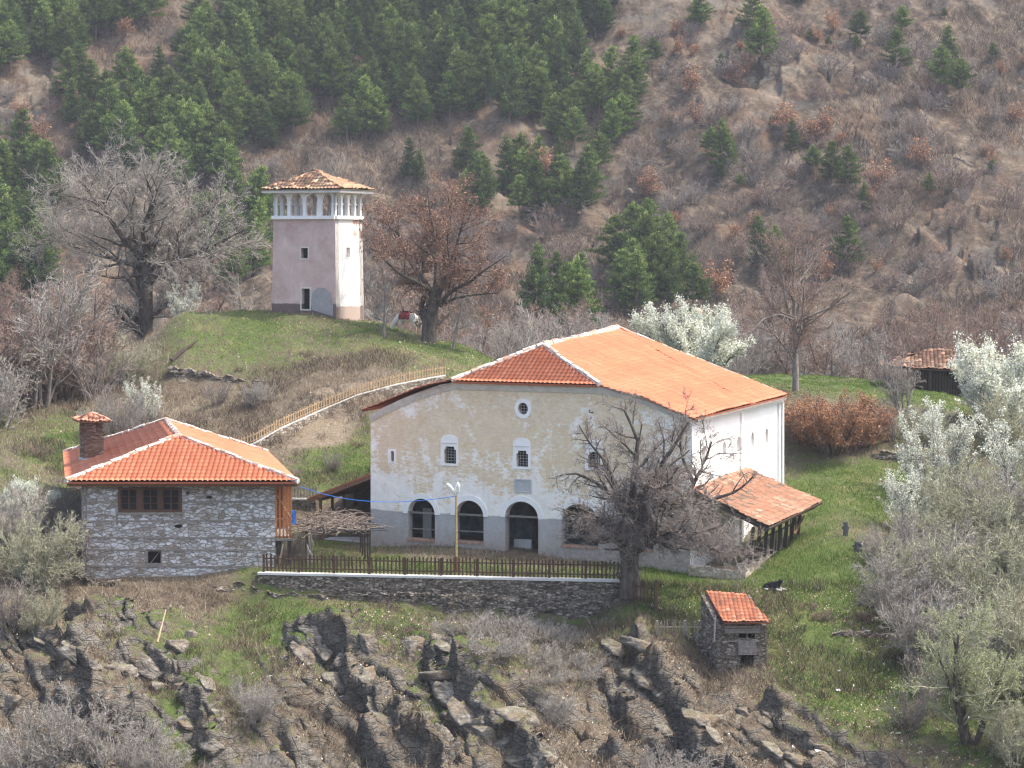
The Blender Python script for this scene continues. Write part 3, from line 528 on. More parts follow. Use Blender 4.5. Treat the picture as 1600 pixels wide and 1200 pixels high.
# ------------------------------------------------------------------ CHURCH
UPZ=np.array([0,0,1.])
A0=np.array([-7.6,117.0]); bk=np.array([.3875,.9219]); rt=np.array([.9219,-.3875]); LC=16.5; WC=18.0
FF=Frame(A0,rt); C0=A0+rt*WC; SF=Frame(C0,bk)
ch=thing('church','large church with cream peeling front, five arches and a bright orange tiled roof','church',(*FF.pt(9,13.4)[:2],13.4))
zb=11.8
def church():
    aw=lambda u,v:FF.px(u,v)
    a1=FF.px(1078,652); a0=FF.px(577,648)
    top=[(WC,a1[1])]+[FF.px(*p) for p in [(1055,641),(1030,630),(1000,618),(970,609),(937,603),(712,597),(690,601),(660,611),(630,623),(602,636)]]+[(0,a0[1])]
    outer=[(0,zb),(WC,zb)]+top
    arches=[(637,679.5,846,803,779),(711,755.5,850,806,782),(789,841,868,809,783.5),(877,934.5,857,813,787.5),(969,1021,862,818,792)]
    holes=[];rings=G()
    AR=[]
    for (u0,u1,vb,vs,vt) in arches:
        x0=FF.px(u0,vs)[0]; x1=FF.px(u1,vs)[0]; um=(u0+u1)/2; z0=FF.px(um,vb)[1]; zs=FF.px(um,vs)[1]; zt=FF.px(um,vt)[1]; AR.append((x0,x1,z0,zs,zt))
        holes.append(arch(x0,x1,z0,zs,zt,16))
        o=arch(x0-.27,x1+.27,zs-.05,zs,zt+.29,18)
        n=16; inn=[(x0,zs-.05)]+[]  # ring = outer arch band
        c=(x0+x1)/2; r0=(x1-x0)/2; r1=r0+.27; V=[];Fc=[]
        for k in range(n+1):
            t=PI*k/n
            for out in (0,.035):
                V.append(FF.pt(c+r0*math.cos(t),zs+(zt-zs)*math.sin(t),out)); V.append(FF.pt(c+r1*math.cos(t),zs+(zt-zs+.29)*math.sin(t),out))
        for k in range(n):
            b=4*k; Fc+=[(b+2,b+3,b+7,b+6),(b+1,b+5,b+7,b+3),(b+0,b+2,b+6,b+4)]
        rings.add(V,Fc)
    wins=[(689,716,679,727.5,694,713,697.5,724.5),(802,829.5,684,733,807,825.5,704,729.5),(914.5,941,687.5,735,919,938.5,706,731)]
    WN=[]
    for (u0,u1,vt,vb,i0,i1,it,ib) in wins:
        um=(u0+u1)/2; x0=FF.px(u0,vb)[0];x1=FF.px(u1,vb)[0]; y0=FF.px(i0,ib)[0];y1=FF.px(i1,ib)[0]
        WN.append((x0,x1,FF.px(um,vt)[1],FF.px(um,vb)[1],y0,y1,FF.px(um,it)[1],FF.px(um,ib)[1]))
    def ihole(y0,y1,zt,zb_): # shouldered opening
        w=(y1-y0); return [(y0,zb_),(y1,zb_),(y1,zt-.18),(y1-.12*w,zt-.15),(y1-.16*w,zt),(y0+.16*w,zt),(y0+.12*w,zt-.15),(y0,zt-.18)]
    for w_ in WN: holes.append(ihole(w_[4],w_[5],w_[6],w_[7]))
    rc=FF.px(817.5,638.5); rr=.285
    circ=lambda r,n=20:[(rc[0]+r*math.cos(2*PI*k/n),rc[1]+r*1.1*math.sin(2*PI*k/n)) for k in range(n)]
    holes.append(circ(rr))
    s0=FF.px(611,721);s1=FF.px(615.5,705); holes.append(rect(s0[0],s1[0],s0[1],s1[1]))
    g=G(); slab(g,FF,outer,holes,-.6,0); wall=g.build('front_wall','facade_plaster',ch)
    rings.build('arch_surround','white_plaster',ch)
    for k,w_ in enumerate(WN):
        x0,x1,zt,zb_,y0,y1,it,ib=w_
        g=G(); slab(g,FF,arch(x0,x1,zb_,zt-.33,zt,10),[ihole(y0,y1,it,ib)],0,.05)
        sur=g.build('window_surround','white_plaster',ch)
        g=G(); V=[FF.pt(x0+.06,zt-.47,.05),FF.pt(x1-.06,zt-.47,.05),FF.pt(x1-.06,zt-.44,.05),FF.pt(x0+.06,zt-.44,.05)]
        g.beam(FF.pt(x0+.05,zt-.45,.06),FF.pt(x1-.05,zt-.45,.06),.035,.03); g.build('moulding','concrete',sur)
        g=G(); g.add([FF.pt(y0,ib,-.3),FF.pt(y1,ib,-.3),FF.pt(y1,it,-.3),FF.pt(y0,it,-.3)],[(0,1,2,3)]); pn=g.build('window_pane','glass_dark',ch)
        g=G()
        for q in range(5): a=y0+(y1-y0)*q/4; g.beam(FF.pt(a,ib,-.12),FF.pt(a,it,-.12),.025)
        for q in range(1,6): z=ib+(it-ib)*q/6; g.beam(FF.pt(y0,z,-.135),FF.pt(y1,z,-.135),.022)
        g.build('window_bars','iron_grate',ch)
    g=G(); slab(g,FF,circ(.47,24),[circ(rr,20)],0,.05); rs=g.build('round_window_surround','white_plaster',ch)
    g=G(); g.add([FF.pt(a,z,-.3) for a,z in circ(rr+.02)],[tuple(range(20))]); g.build('round_window_pane','glass_dark',ch)
    g=G()
    for q in (-.16,0,.16): g.beam(FF.pt(rc[0]+q,rc[1]-rr,-.12),FF.pt(rc[0]+q,rc[1]+rr,-.12),.03); g.beam(FF.pt(rc[0]-rr,rc[1]+q,-.135),FF.pt(rc[0]+rr,rc[1]+q,-.135),.025)
    g.build('round_window_bars','iron_grate',ch)
    g=G(); b0=FF.px(606,723); b1=FF.px(619,702); slab(g,FF,rect(b0[0],b1[0],b0[1],b1[1]),[rect(s0[0],s1[0],s0[1],s1[1])],0,.02); g.build('slit_surround','white_plaster',ch)
    g=G(); g.add([FF.pt(s0[0],s0[1],-.25),FF.pt(s1[0],s0[1],-.25),FF.pt(s1[0],s1[1],-.25),FF.pt(s0[0],s1[1],-.25)],[(0,1,2,3)]); g.build('slit_window','dark_interior',ch)
    p0=FF.px(803,769);p1=FF.px(831,749)
    g=G(); slab(g,FF,rect(p0[0],p1[0],p0[1],p1[1]),[rect(p0[0]+.07,p1[0]-.07,p0[1]+.06,p1[1]-.06)],0,.05); g.build('plaque_frame','concrete',ch)
    g=G(); slab(g,FF,rect(p0[0]+.07,p1[0]-.07,p0[1]+.06,p1[1]-.06),[],0,.015); g.build('stone_plaque','plaque_stone',ch)
    # cornice band under the verge
    g=G(); tl=top; n=len(tl)
    for k in range(n-1):
        (a,z),(b,y)=tl[k],tl[k+1]
        d=.40; V=[FF.pt(a,z-d,0),FF.pt(b,y-d,0),FF.pt(b,y-.02,0),FF.pt(a,z-.02,0),FF.pt(a,z-d,.05),FF.pt(b,y-d,.05),FF.pt(b,y-.14,.16),FF.pt(a,z-.14,.16),FF.pt(b,y-.0,.20),FF.pt(a,z-.0,.20)]
        g.add(V,[(5,4,7,6),(6,7,9,8),(0,4,5,1),(3,2,8,9)])
    g.build('cornice','cornice_plaster',ch)
    # parapets inside the arches, tie beams
    for k,(x0,x1,z0,zs,zt) in enumerate(AR):
        g=G(); z=zs+.02; g.beam(FF.pt(x0-.1,z,-.3),FF.pt(x1+.1,z,-.3),.12,.10); g.build('tie_beam','wood_grey',ch)
        if k==2: continue
        g=G(); g.beam(FF.pt(x0-.02,z0+.06,-.28),FF.pt(x1+.02,z0+.06,-.28),.66,.12); g.build('parapet_sill','brick_sill',ch)
        g=G(); g.beam(FF.pt(x0,z0+.62,-.33),FF.pt(x1,z0+.62,-.33),.05,.06); 
        g.build('arch_rail','wood_grey',ch)
    # porch interior: rear wall with icons panels and door, floor, ceiling
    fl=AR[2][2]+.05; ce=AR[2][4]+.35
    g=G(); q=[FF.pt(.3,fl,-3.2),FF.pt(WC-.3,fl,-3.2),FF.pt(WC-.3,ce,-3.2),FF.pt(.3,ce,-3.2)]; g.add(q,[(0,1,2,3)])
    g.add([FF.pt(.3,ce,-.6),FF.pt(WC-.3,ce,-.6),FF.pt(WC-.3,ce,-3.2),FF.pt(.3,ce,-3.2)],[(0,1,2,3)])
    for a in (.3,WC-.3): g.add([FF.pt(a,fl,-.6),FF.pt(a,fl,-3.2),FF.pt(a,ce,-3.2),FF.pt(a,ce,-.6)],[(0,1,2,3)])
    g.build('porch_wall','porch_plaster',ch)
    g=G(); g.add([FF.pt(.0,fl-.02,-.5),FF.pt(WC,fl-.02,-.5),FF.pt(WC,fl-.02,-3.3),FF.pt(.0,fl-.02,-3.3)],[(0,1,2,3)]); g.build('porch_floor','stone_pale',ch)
    x0,x1=AR[2][:2]
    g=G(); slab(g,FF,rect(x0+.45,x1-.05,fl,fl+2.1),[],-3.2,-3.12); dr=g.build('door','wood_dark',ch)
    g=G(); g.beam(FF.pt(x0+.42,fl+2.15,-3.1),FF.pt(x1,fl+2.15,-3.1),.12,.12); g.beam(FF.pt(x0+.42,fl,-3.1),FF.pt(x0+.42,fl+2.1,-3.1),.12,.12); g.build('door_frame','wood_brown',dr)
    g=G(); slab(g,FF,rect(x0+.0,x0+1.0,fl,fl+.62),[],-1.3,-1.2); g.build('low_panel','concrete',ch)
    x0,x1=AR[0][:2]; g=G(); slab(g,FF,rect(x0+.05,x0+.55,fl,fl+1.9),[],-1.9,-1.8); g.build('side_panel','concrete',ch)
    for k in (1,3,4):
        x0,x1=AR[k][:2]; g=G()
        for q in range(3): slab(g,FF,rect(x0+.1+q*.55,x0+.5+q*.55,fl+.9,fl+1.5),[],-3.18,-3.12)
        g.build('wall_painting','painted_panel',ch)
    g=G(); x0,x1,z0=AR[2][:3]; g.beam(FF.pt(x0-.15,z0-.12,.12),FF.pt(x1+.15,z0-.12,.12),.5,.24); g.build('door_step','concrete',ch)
    # side and rear walls
    zr0=ZC-9.30; 
    SB=SF.pt(LC,0)
    strips=[(8.55,8.95)]
    wins2=[]
    for (u,vt,vb) in [(1132,689,711),(1154,682,706),(1176,675,699),(1198,669,692)]:
        a,zt=SF.px(u,vt); _,zb_=SF.px(u,vb); wins2.append((a-.28,a+.28,zb_,zt-.25,zt))
    for a in (2.2,):
        wins2.insert(0,(a-.28,a+.28,wins2[0][2],wins2[0][3],wins2[0][4]))
    g=G(); slab(g,SF,rect(.01,LC,zb,zr0+.15),[arch(*w_,8) for w_ in wins2],-.5,0); sw=g.build('side_wall','lime_white',ch)
    for w_ in wins2:
        g=G(); g.add([SF.pt(w_[0],w_[2],-.32),SF.pt(w_[1],w_[2],-.32),SF.pt(w_[1],w_[4],-.32),SF.pt(w_[0],w_[4],-.32)],[(0,1,2,3)]); g.build('side_window','niche_dark',ch)
        g=G(); V=[];Fc=[]
        c=(w_[0]+w_[1])/2
        for k in range(9):
            t=PI*k/8
            for r0,z_ in ((.30,.27),(.40,.38)):
                for o_ in (0,.03): V.append(SF.pt(c+r0*math.cos(t),w_[3]+.55+z_*math.sin(t),o_))
        for k in range(8): b=4*k; Fc+=[(b+1,b+3,b+7,b+5),(b+2,b+6,b+7,b+3),(b+0,b+1,b+5,b+4)]
        g.add(V,Fc); g.build('side_window_hood','lime_white',ch)
    g=G()
    for a in (.03,8.7,LC-.36):
        g=G(); g.beam(SF.pt(a+.18,zb,.05),SF.pt(a+.18,zr0-.15,.05),.36,.12,up=SF.n); g.build('pilaster','lime_white',ch)
    g=G(); g.beam(SF.pt(-.05,zr0-.12,.10),SF.pt(LC+.2,zr0-.12,.10),.22,.2); g.beam(SF.pt(-.05,zr0+.03,.17),SF.pt(LC+.2,zr0+.03,.17),.34,.1); g.build('side_cornice','lime_white',ch)
    g=G(); BF=Frame(C0+bk*LC,-rt); slab(g,BF,rect(0,WC,zb,zr0+.1),[],-.5,0); LF=Frame(A0+bk*LC,-bk); slab(g,LF,rect(0,LC-.6,zb,a0[1]-.1),[],-.5,0)
    g.build('rear_walls','lime_white',ch)
    # drain pipe on the far corner
    g=G(); g.tube([SF.pt(LC-.1,zr0-.2,.25),SF.pt(LC-.1,13.5,.25)],.06,8); g.build('drainpipe','white_enamel',ch)
    # roof
    ax=A0+rt*9.0
    def fp(a,s,z): q=A0+rt*a+bk*s; return np.array([q[0],q[1],z])
    ovf=-.32; ovs=.38
    zfl=ZC-7.62; a_l=FF.px(712,597)[0]; a_r=FF.px(937,603)[0]
    FL=fp(a_l-.1,ovf,zfl); FRr=fp(a_r+.1,ovf,zfl); zEr=ZC-9.16; zEl=ZC-9.30
    ER1=fp(WC+ovs,ovf,zEr); ER2=fp(WC+ovs,LC+.3,zEr); EL1=fp(-ovs,ovf,zEl); EL2=fp(-ovs,LC+.3,zEl)
    DM=fp(WC+ovs,9.4,zEr+.02)
    q=P(848,540,116.2); PK=q; q=P(965,513,127.0); AP=q
    MID=(PK*.62+AP*.38)+np.array([0,0,-.10])
    mR=fp(a_r+2.3,ovf,zfl-.47); mL=fp(a_l-2.2,ovf,zfl-.50)
    f=[([FL,PK],[FRr,PK+rt3*.001]),
       ([ER1,mR,FRr,PK],[DM,AP+(-bk3)*.002]),
       ([DM,AP],[ER2,AP+bk3*.02]),
       ([ER2,AP],[EL2,AP-rt3*.02]),
       ([EL2,AP],[EL1,mL,FL,PK])]
    tileroof('roof',f[:1],'tile_new',ch,pu=.255,pw=.34,amp=.06,step=.045,jit=.004,seed=3)
    rf=tileroof('roof_side',f[1:],'tile_new',ch,pu=.255,pw=.34,amp=.07,step=.045,jit=.007,seed=5,sag=.05)
    # fine ridge between front and top
    g=G(); up=np.array([0,0,.09])
    ridge(g,[FL+up,PK+up],.11); ridge(g,[FRr+up,PK+up],.11); ridge(g,[PK+up,MID+up,AP+up],.15); ridge(g,[AP+up,ER2+up*.5],.07); 
    g.build('ridge_tiles','ridge_mortar',ch)
    # mortar bed
    g=G(); g.tube([PK+up*.3,MID+up*.3,AP+up*.3],.17,6); g.tube([FL+up*.3,PK+up*.3],.12,6); g.tube([FRr+up*.3,PK+up*.3],.12,6); g.build('ridge_bed','cornice_plaster',ch)
    g=G(); g.beam(fp(WC+.2,0,zEr-.13),fp(WC+.2,LC,zEr-.13),.45,.12); g.build('eaves_board','wood_grey',ch)
rt3=np.array([rt[0],rt[1],0]); bk3=np.array([bk[0],bk[1],0])
plain('iron_grate',(.30,.29,.27),.7,.3,8); plain('cornice_plaster',(.56,.53,.48),.9,.15,3); plain('plaque_stone',(.42,.44,.44),.8,.2,8)
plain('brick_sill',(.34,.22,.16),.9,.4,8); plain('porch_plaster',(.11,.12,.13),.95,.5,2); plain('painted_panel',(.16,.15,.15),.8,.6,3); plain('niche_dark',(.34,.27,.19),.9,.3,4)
church()
# crucifix-like iron bracket on the front wall
g=G(); p0=FF.px(921,640); p1=FF.px(927,644)
g.tube([FF.pt(*p0,.02),FF.pt(p0[0]+.04,p0[1]-.12,.12),FF.pt(p1[0],p1[1]-.03,.15),FF.pt(p1[0]+.05,p1[1]+.04,.15)],.025,6)
g.build('iron_bracket','iron_dark',ch)
# ------------------------------------------------------------------ lean-to on the church's right side
def right_shed():
    s=thing('timber_shed','open timber lean-to with patchy old red tiles on a pale stone base','shed',SF.pt(5,13.4,2),None)
    def q(L,w,z): p=SF.pt(L,z,w); return p
    z1=ZC-12.72; z0=ZC-14.35
    L0,L1=-.1,9.6
    tileroof('roof',[([q(L0,4.15,z0-.12),q(L0,2,z0+.78),q(L0,.05,z1)],[q(L1,4.35,z0+.10),q(L1,2,z0+.9),q(L1,.05,z1+.1)])],'tile_worn',s,thick=.14,pu=.23,pw=.36,amp=.045,step=.045,jit=.022,seed=31,sag=.05)
    g=G(); g.beam(q(L0,.1,z1-.16),q(L0,4.1,z0-.28),.10,.16); g.beam(q(L0+.05,3.9,z0-.22),q(L1,3.9,z0-.22),.14,.14); g.beam(q(4.8,.1,z1-.2),q(4.8,3.9,z0-.15),.1,.14); g.beam(q(L1,.1,z1-.2),q(L1,3.9,z0-.15),.1,.14)
    g.build('rafters','wood_dark',s)
    zt=ZC-16.35
    for k in range(8):
        L=.25+k*1.28; g=G(); g.beam(q(L,3.05,zt-.05),q(L,3.25,z0-.2),.17,.17); g.build('post','wood_dark',s)
    for k in range(7):
        L=.25+k*1.28
        for j in range(1,5): 
            if (k*5+j)%4==0: continue
            g=G(); l=L+j*.25; hh=1.0 if k<5 else 1.75
            g.beam(q(l,3.08,zt),q(l+.03,3.12,zt+hh),.05,.03); g.build('paling','wood_grey' if (j+k)%3 else 'wood_dark',s)
        g=G(); g.beam(q(L,3.08,zt+.95),q(L+1.28,3.08,zt+1.0),.07,.07); g.build('rail','wood_dark',s)
    g=G(); g.beam(q(5.6,3.9,zt+.8),q(9.8,3.3,zt+1.3),.08,.1); g.build('brace','wood_brown',s)
    # stone plinth
    g=G(); g.v=[];
    wallmesh('stone_base',[q(-.3,3.0,0),q(9.9,3.0,0)],[zt,zt+.02],[12.0,12.0],.45,'stone_pale',s,jag=.05)
    wallmesh('end_wall',[q(-.25,2.8,0),q(-.25,.1,0)],[zt-.3,zt-.2],[12.0,12.0],.3,'stone_pale',s,jag=.05)
    g=G(); V=[q(0,.02,zt-.6),q(9.6,.02,zt-.6),q(9.6,2.9,zt-.6),q(0,2.9,zt-.6)]; g.add(V,[(0,1,2,3)]); g.build('floor','soil_cut',s)
    g=G(); g.beam(q(6.9,3.4,zt-.9),q(6.6,3.35,zt+.3),.07); g.beam(q(6.1,3.5,zt-1.0),q(6.7,3.35,zt+.1),.07); g.build('leaning_pole','wood_brown',s)
def wallmesh(name,line,ztop,zbot,th,mat,parent=None,jag=.06,res=.14,rough=.05,seed=1,org=None):
    """wall along a plan polyline; face towards the viewer is roughened"""
    line=np.array(line,float)[:,:2]; seg=np.linalg.norm(np.diff(line,axis=0),axis=1); cum=np.concatenate([[0],np.cumsum(seg)]); Lt=cum[-1]
    n=max(3,int(Lt/res)); t=np.linspace(0,Lt,n); x=np.interp(t,cum,line[:,0]); y=np.interp(t,cum,line[:,1])
    m=len(ztop); tt=np.linspace(0,Lt,m) if m!=len(cum) else cum; zt=np.interp(t,tt,ztop); mb=len(zbot); tb=np.linspace(0,Lt,mb) if mb!=len(cum) else cum; zb_=np.interp(t,tb,zbot)
    r=np.random.default_rng(seed); zt=zt+jag*fbm(t*1.7+seed*7,t*0+seed,3,seed)*1.6+r.normal(0,jag*.25,n)
    dx=np.gradient(x);dy=np.gradient(y); l=np.hypot(dx,dy); nx=dy/l; ny=-dx/l
    mz=max(3,int((zt-zb_).max()/res)); s=np.linspace(0,1,mz)[:,None]
    Z=zb_[None]*(1-s)+zt[None]*s; off=rough*fbm(t[None]*2.2,Z*3.5+seed,3,seed+5,.7)*1.5
    Xf=x[None]+nx[None]*off; Yf=y[None]+ny[None]*off
    Fv=np.stack([Xf,Yf,Z],-1); Xb=x-nx*th; Yb=y-ny*th
    Bt=np.stack([Xb,Yb,zt],-1); Bb=np.stack([Xb,Yb,zb_],-1)
    V=np.concatenate([Fv.reshape(-1,3),Bt,Bb]); ii=np.arange(mz*n).reshape(mz,n); F1=np.stack([ii[:-1,:-1],ii[:-1,1:],ii[1:,1:],ii[1:,:-1]],-1).reshape(-1,4)
    tb_=mz*n+np.arange(n); bb=tb_+n; F2=np.stack([ii[-1,:-1],ii[-1,1:],tb_[1:],tb_[:-1]],-1); F3=np.stack([tb_[:-1],tb_[1:],bb[1:],bb[:-1]],-1)
    F4=[]
    Fc=[tuple(f) for f in np.concatenate([F1,F2,F3])]
    Fc.append(tuple([int(i) for i in ii[:,0][::-1]]+[int(bb[0]),int(tb_[0])][::1][::-1][::-1])); Fc.append(tuple([int(i) for i in ii[:,-1]]+[int(tb_[-1]),int(bb[-1])]))
    if parent is None and org is None: org=np.array([x[n//2],y[n//2],float(zb_[n//2])])
    o=mk(name,V,Fc,mat,parent,org=org if parent is None else None)
    if parent is None: o.location=org.tolist()
    return o
right_shed()
# ------------------------------------------------------------------ lean-to on the left side of the church
def left_shed():
    LFr=Frame(A0+np.array([0,0]),-rt)
    s=thing('lean_to_shed','dark open lean-to with thick brown sloping board, left of the church front','shed',(*(A0-rt*1.8+bk*2),13.2))
    def q(w,b,z): p=A0-rt*w+bk*b; return np.array([p[0],p[1],z])
    z1=ZC-12.85; z0=ZC-14.3
    V=[q(3.75,.3,z0+.06),q(.02,.3,z1+.06)]
    tileroof('roof',[([q(3.95,6.5,z0),q(.05,6.5,z1+.08)],[q(3.95,.35,z0),q(.05,.35,z1+.08)])],'tile_new',s,thick=.1,pu=.255,pw=.34,amp=.05,step=.035,seed=8)
    g=G(); g.beam(q(4.0,.36,z0-.13),q(.05,.36,z1-.04),.09,.24); g.build('barge_board','wood_pale_brown',s)
    g=G(); g.beam(q(4.0,.42,z0-.02),q(.05,.42,z1+.07),.28,.06); g.build('verge_tiles','tile_red',s)
    for k in range(5):
        g=G(); g.beam(q(3.3,.5+k*1.4,ZC-16.9),q(3.3,.5+k*1.4,z0+.05),.16,.16); g.build('post','wood_brown',s)
    g=G(); g.beam(q(3.3,.3,z0-.02),q(3.3,6.5,z0-.02),.14,.16); 
    for k in range(4): g.beam(q(3.9,1.8+k*1.4,z0-.10),q(.05,1.8+k*1.4,z1-.14),.09,.12)
    g.build('rafters','wood_brown',s)
    g=G(); 
    for k in range(17): g.beam(q(.15+k*.22,6.4,ZC-16.9),q(.15+k*.22,6.4,z0+(3.9-.15-k*.22)/3.9*1.3),.19,.03)
    g.build('back_boards','wood_dark',s)
    g=G(); g.beam(q(1.7,.9,ZC-16.62),q(1.7,6.2,ZC-16.62),3.2,.16); g.build('floor_slab','concrete',s)
plain('wood_pale_brown',(.21,.12,.075),.8,.25,8)
left_shed()
# ------------------------------------------------------------------ HOUSE
hs=thing('stone_house','two-storey grey rubble stone house with orange hipped roof and tall chimney','house',P(285,900,110))
def house():
    hF=Frame(P(130,0,109.0)[:2],P(430,0,109.3)[:2]-P(130,0,109.0)[:2]); L=np.linalg.norm(P(430,0,109.3)[:2]-P(130,0,109.0)[:2])
    zt=ZC-12.28; zbt=ZC-18.2
    b3=hF.px(183.5,801.5); b4=hF.px(284.5,761); w0=hF.px(230.5,881);w1=hF.px(251.5,861)
    hol=[]
    sash=[]
    for (u0,u1) in [(188,215),(222,248),(253,281)]:
        p0=hF.px(u0,798);p1=hF.px(u1,764); hol.append(rect(p0[0],p1[0],p0[1],p1[1])); sash.append((p0[0],p1[0],p0[1],p1[1]))
    hol.append(rect(w0[0],w1[0],w0[1],w1[1]))
    g=G(); slab(g,hF,rect(0,L,zbt,zt),hol,-.55,0)
    sh=np.array([-2.55,12.6])
    def side(pa):
        q0=hF.pt(pa,0)[:2]; q1=q0+sh; return q0,q1
    q0,q1=side(0); f1=Frame(q1,q0-q1); slab(g,f1,rect(0,np.linalg.norm(sh)-.56,zbt,zt),[],-.5,0)
    q0,q1=side(L); f2=Frame(q0,q1-q0); slab(g,f2,rect(.56,np.linalg.norm(sh),zbt,zt),[],-.5,0)
    g.build('wall','stone_house',hs)
    # timber lacing
    for v,u0,u1 in [(784.5,286,430),(784.5,130,183),(814,130,430),(840.5,130,430),(859,130,430),(885,130,425),(911,130,330)]:
        g=G(); p0=hF.px(u0,v+random.uniform(-1,1));p1=hF.px(u1,v+random.uniform(-1,1)); g.beam(hF.pt(p0[0],p0[1],.0),hF.pt(p1[0],p1[1],.0),.06,.085); g.build('lacing_beam','wood_grey',hs)
    g=G(); g.beam(hF.pt(-.02,zbt+1,-.0),hF.pt(-.02,zt,-.0),.10,.12); g.beam(hF.pt(.16,zbt+1,.0),hF.pt(.16,zt,.0),.06,.10); g.build('corner_post','wood_grey',hs)
    # window range
    for k,(x0,x1,z0,z1) in enumerate(sash):
        g=G(); slab(g,hF,rect(x0-.11,x1+.11,z0-.08,z1+.08),[rect(x0+.03,x1-.03,z0+.03,z1-.03)],.003,.05); wf=g.build('window_frame','wood_window',hs)
        g=G(); g.add([hF.pt(x0,z0,-.14),hF.pt(x1,z0,-.14),hF.pt(x1,z1,-.14),hF.pt(x0,z1,-.14)],[(0,1,2,3)]); g.build('pane','glass_dark',wf)
        g=G(); c=(x0+x1)/2; g.beam(hF.pt(c,z0,-.07),hF.pt(c,z1,-.07),.07,.05)
        for xx in (x0+.05,x1-.05): g.beam(hF.pt(xx,z0,-.07),hF.pt(xx,z1,-.07),.06,.05)
        for q in (.33,.66): g.beam(hF.pt(x0,z0+(z1-z0)*q,-.06),hF.pt(x1,z0+(z1-z0)*q,-.06),.03,.03)
        for z in (z0+.03,z1-.03): g.beam(hF.pt(x0,z,-.065),hF.pt(x1,z,-.065),.05,.05)
        g.build('sash','wood_window',wf)
    g=G(); g.beam(hF.pt(b3[0]-.08,b3[1]-.02,.05),hF.pt(b4[0]+.08,b3[1]-.02,.05),.12,.10); g.beam(hF.pt(b3[0]-.02,b3[1]-.6,.01),hF.pt(b3[0]-.02,b3[1],.01),.09,.04); g.beam(hF.pt(b4[0]+.02,b3[1]-.6,.01),hF.pt(b4[0]+.02,b3[1],.01),.09,.04); g.build('window_sill','wood_grey',hs)
    g=G(); slab(g,hF,rect(w0[0]-.07,w1[0]+.07,w0[1]-.07,w1[1]+.07),[rect(w0[0]+.01,w1[0]-.01,w0[1]+.01,w1[1]-.01)],.002,.03); lf=g.build('low_window_frame','wood_grey',hs)
    g=G(); g.add([hF.pt(w0[0],w0[1],-.3),hF.pt(w1[0],w0[1],-.3),hF.pt(w1[0],w1[1],-.3),hF.pt(w0[0],w1[1],-.3)],[(0,1,2,3)]); g.build('pane','dark_interior',lf)
    g=G(); g.beam(hF.pt(w0[0]+.12,w0[1],-.08),hF.pt(w1[0]-.08,w1[1]-.05,-.08),.10,.03); g.build('loose_board','wood_grey',lf)
    # flat dark patches painting the shade in holes of lost stones
    for (u,v,s_) in [(327,777,.13),(279,822,.16),(293,770,.08)]:
        a,z=hF.px(u,v); g=G(); slab(g,hF,[(a+s_*math.cos(t)*1.3,z+s_*.6*math.sin(t)) for t in np.linspace(0,2*PI,9)[:-1]],[],-.02,.006); g.build('hollow_shade','dark_interior',hs)
    # roof
    FLc=P(103,752.6,108.4); FRc=P(466,754.5,108.4); BLc=P(99,708,122.8); BRc=P(418,707,123.2)
    ze=ZC-12.22
    for q in (FLc,FRc,BLc,BRc): q[2]=ze
    P1=P(278,682,113.4); P2=P(259,657.5,119.2)
    tileroof('roof',[([FLc,P1],[FRc,P1+[.002,0,0]])],'tile_new',hs,pu=.262,pw=.42,amp=.075,step=.06,jit=.003,seed=11)
    tileroof('roof_side',[([FRc,P1],[BRc,P2]),([BRc,P2],[BLc,P2+[-.002,0,0]]),([BLc,P2],[FLc,P1])],'tile_new',hs,pu=.262,pw=.42,amp=.05,step=.055,jit=.004,seed=13,sag=.015)
    up=np.array([0,0,.10]); g=G(); ridge(g,[FLc+up,P1+up],.10); ridge(g,[FRc+up,P1+up],.10); ridge(g,[P1+up,P2+up],.14); ridge(g,[P2+up,BRc+up],.09); ridge(g,[P2+up,BLc+up],.09); g.build('ridge_tiles','ridge_mortar',hs)
    g=G(); 
    for a,b in ((FLc,P1),(FRc,P1),(P1,P2)): g.tube([a+up*.2,b+up*.2],.115,6)
    g.build('ridge_bed','concrete_pale',hs)
    g=G(); dz=np.array([0,0,-.15]); ins=.12
    for a,b in ((FLc,FRc),(FRc,BRc),(BRc,BLc),(BLc,FLc)):
        c=(FLc+FRc+BLc+BRc)/4; A_=a+(c-a)*.015+dz; B_=b+(c-b)*.015+dz; g.beam(A_,B_,.05,.16)
    g.build('fascia','wood_brown',hs)
    g=G(); cc=[q+(((FLc+FRc+BLc+BRc)/4)-q)*.02+np.array([0,0,-.13]) for q in (FLc,FRc,BRc,BLc)]; g.add(cc,[(0,1,2,3)]); g.build('soffit','wood_brown',hs)
    # chimney
    cx,cy=P(143,0,115.4)[:2]; ct=ZC-(657-V0)/FPX*115.6; cb=ZC-12.6
    e=np.array([1,0.]); dd=np.array([-.42,.9])
    def cbx(w,dp,z0,z1,g): 
        b=[np.array([cx,cy])+e*sx*w+dd*sy*dp for sx,sy in ((-1,-1),(1,-1),(1,1),(-1,1))]; g.box8([(*p,z0) for p in b],[(*p,z1) for p in b])
    g=G(); cbx(.49,.60,cb,ct-.55,g); chm=g.build('chimney','stone_brick',hs)
    g=G()
    for sx in (-1,1):
        for sy in (-1,1):
            p=np.array([cx,cy])+e*sx*.36+dd*sy*.44; g.box(p[0]-.14,p[0]+.14,p[1]-.16,p[1]+.16,ct-.55,ct-.05)
    b0=np.array([cx,cy])-dd*.53; g.box(b0[0]-.5,b0[0]+.14,b0[1]-.07,b0[1]+.2,ct-.552,ct-.051)
    b0=np.array([cx,cy])-e*.42; g.box(b0[0]-.08,b0[0]+.1,b0[1]-.45,b0[1]+.5,ct-.553,ct-.052)
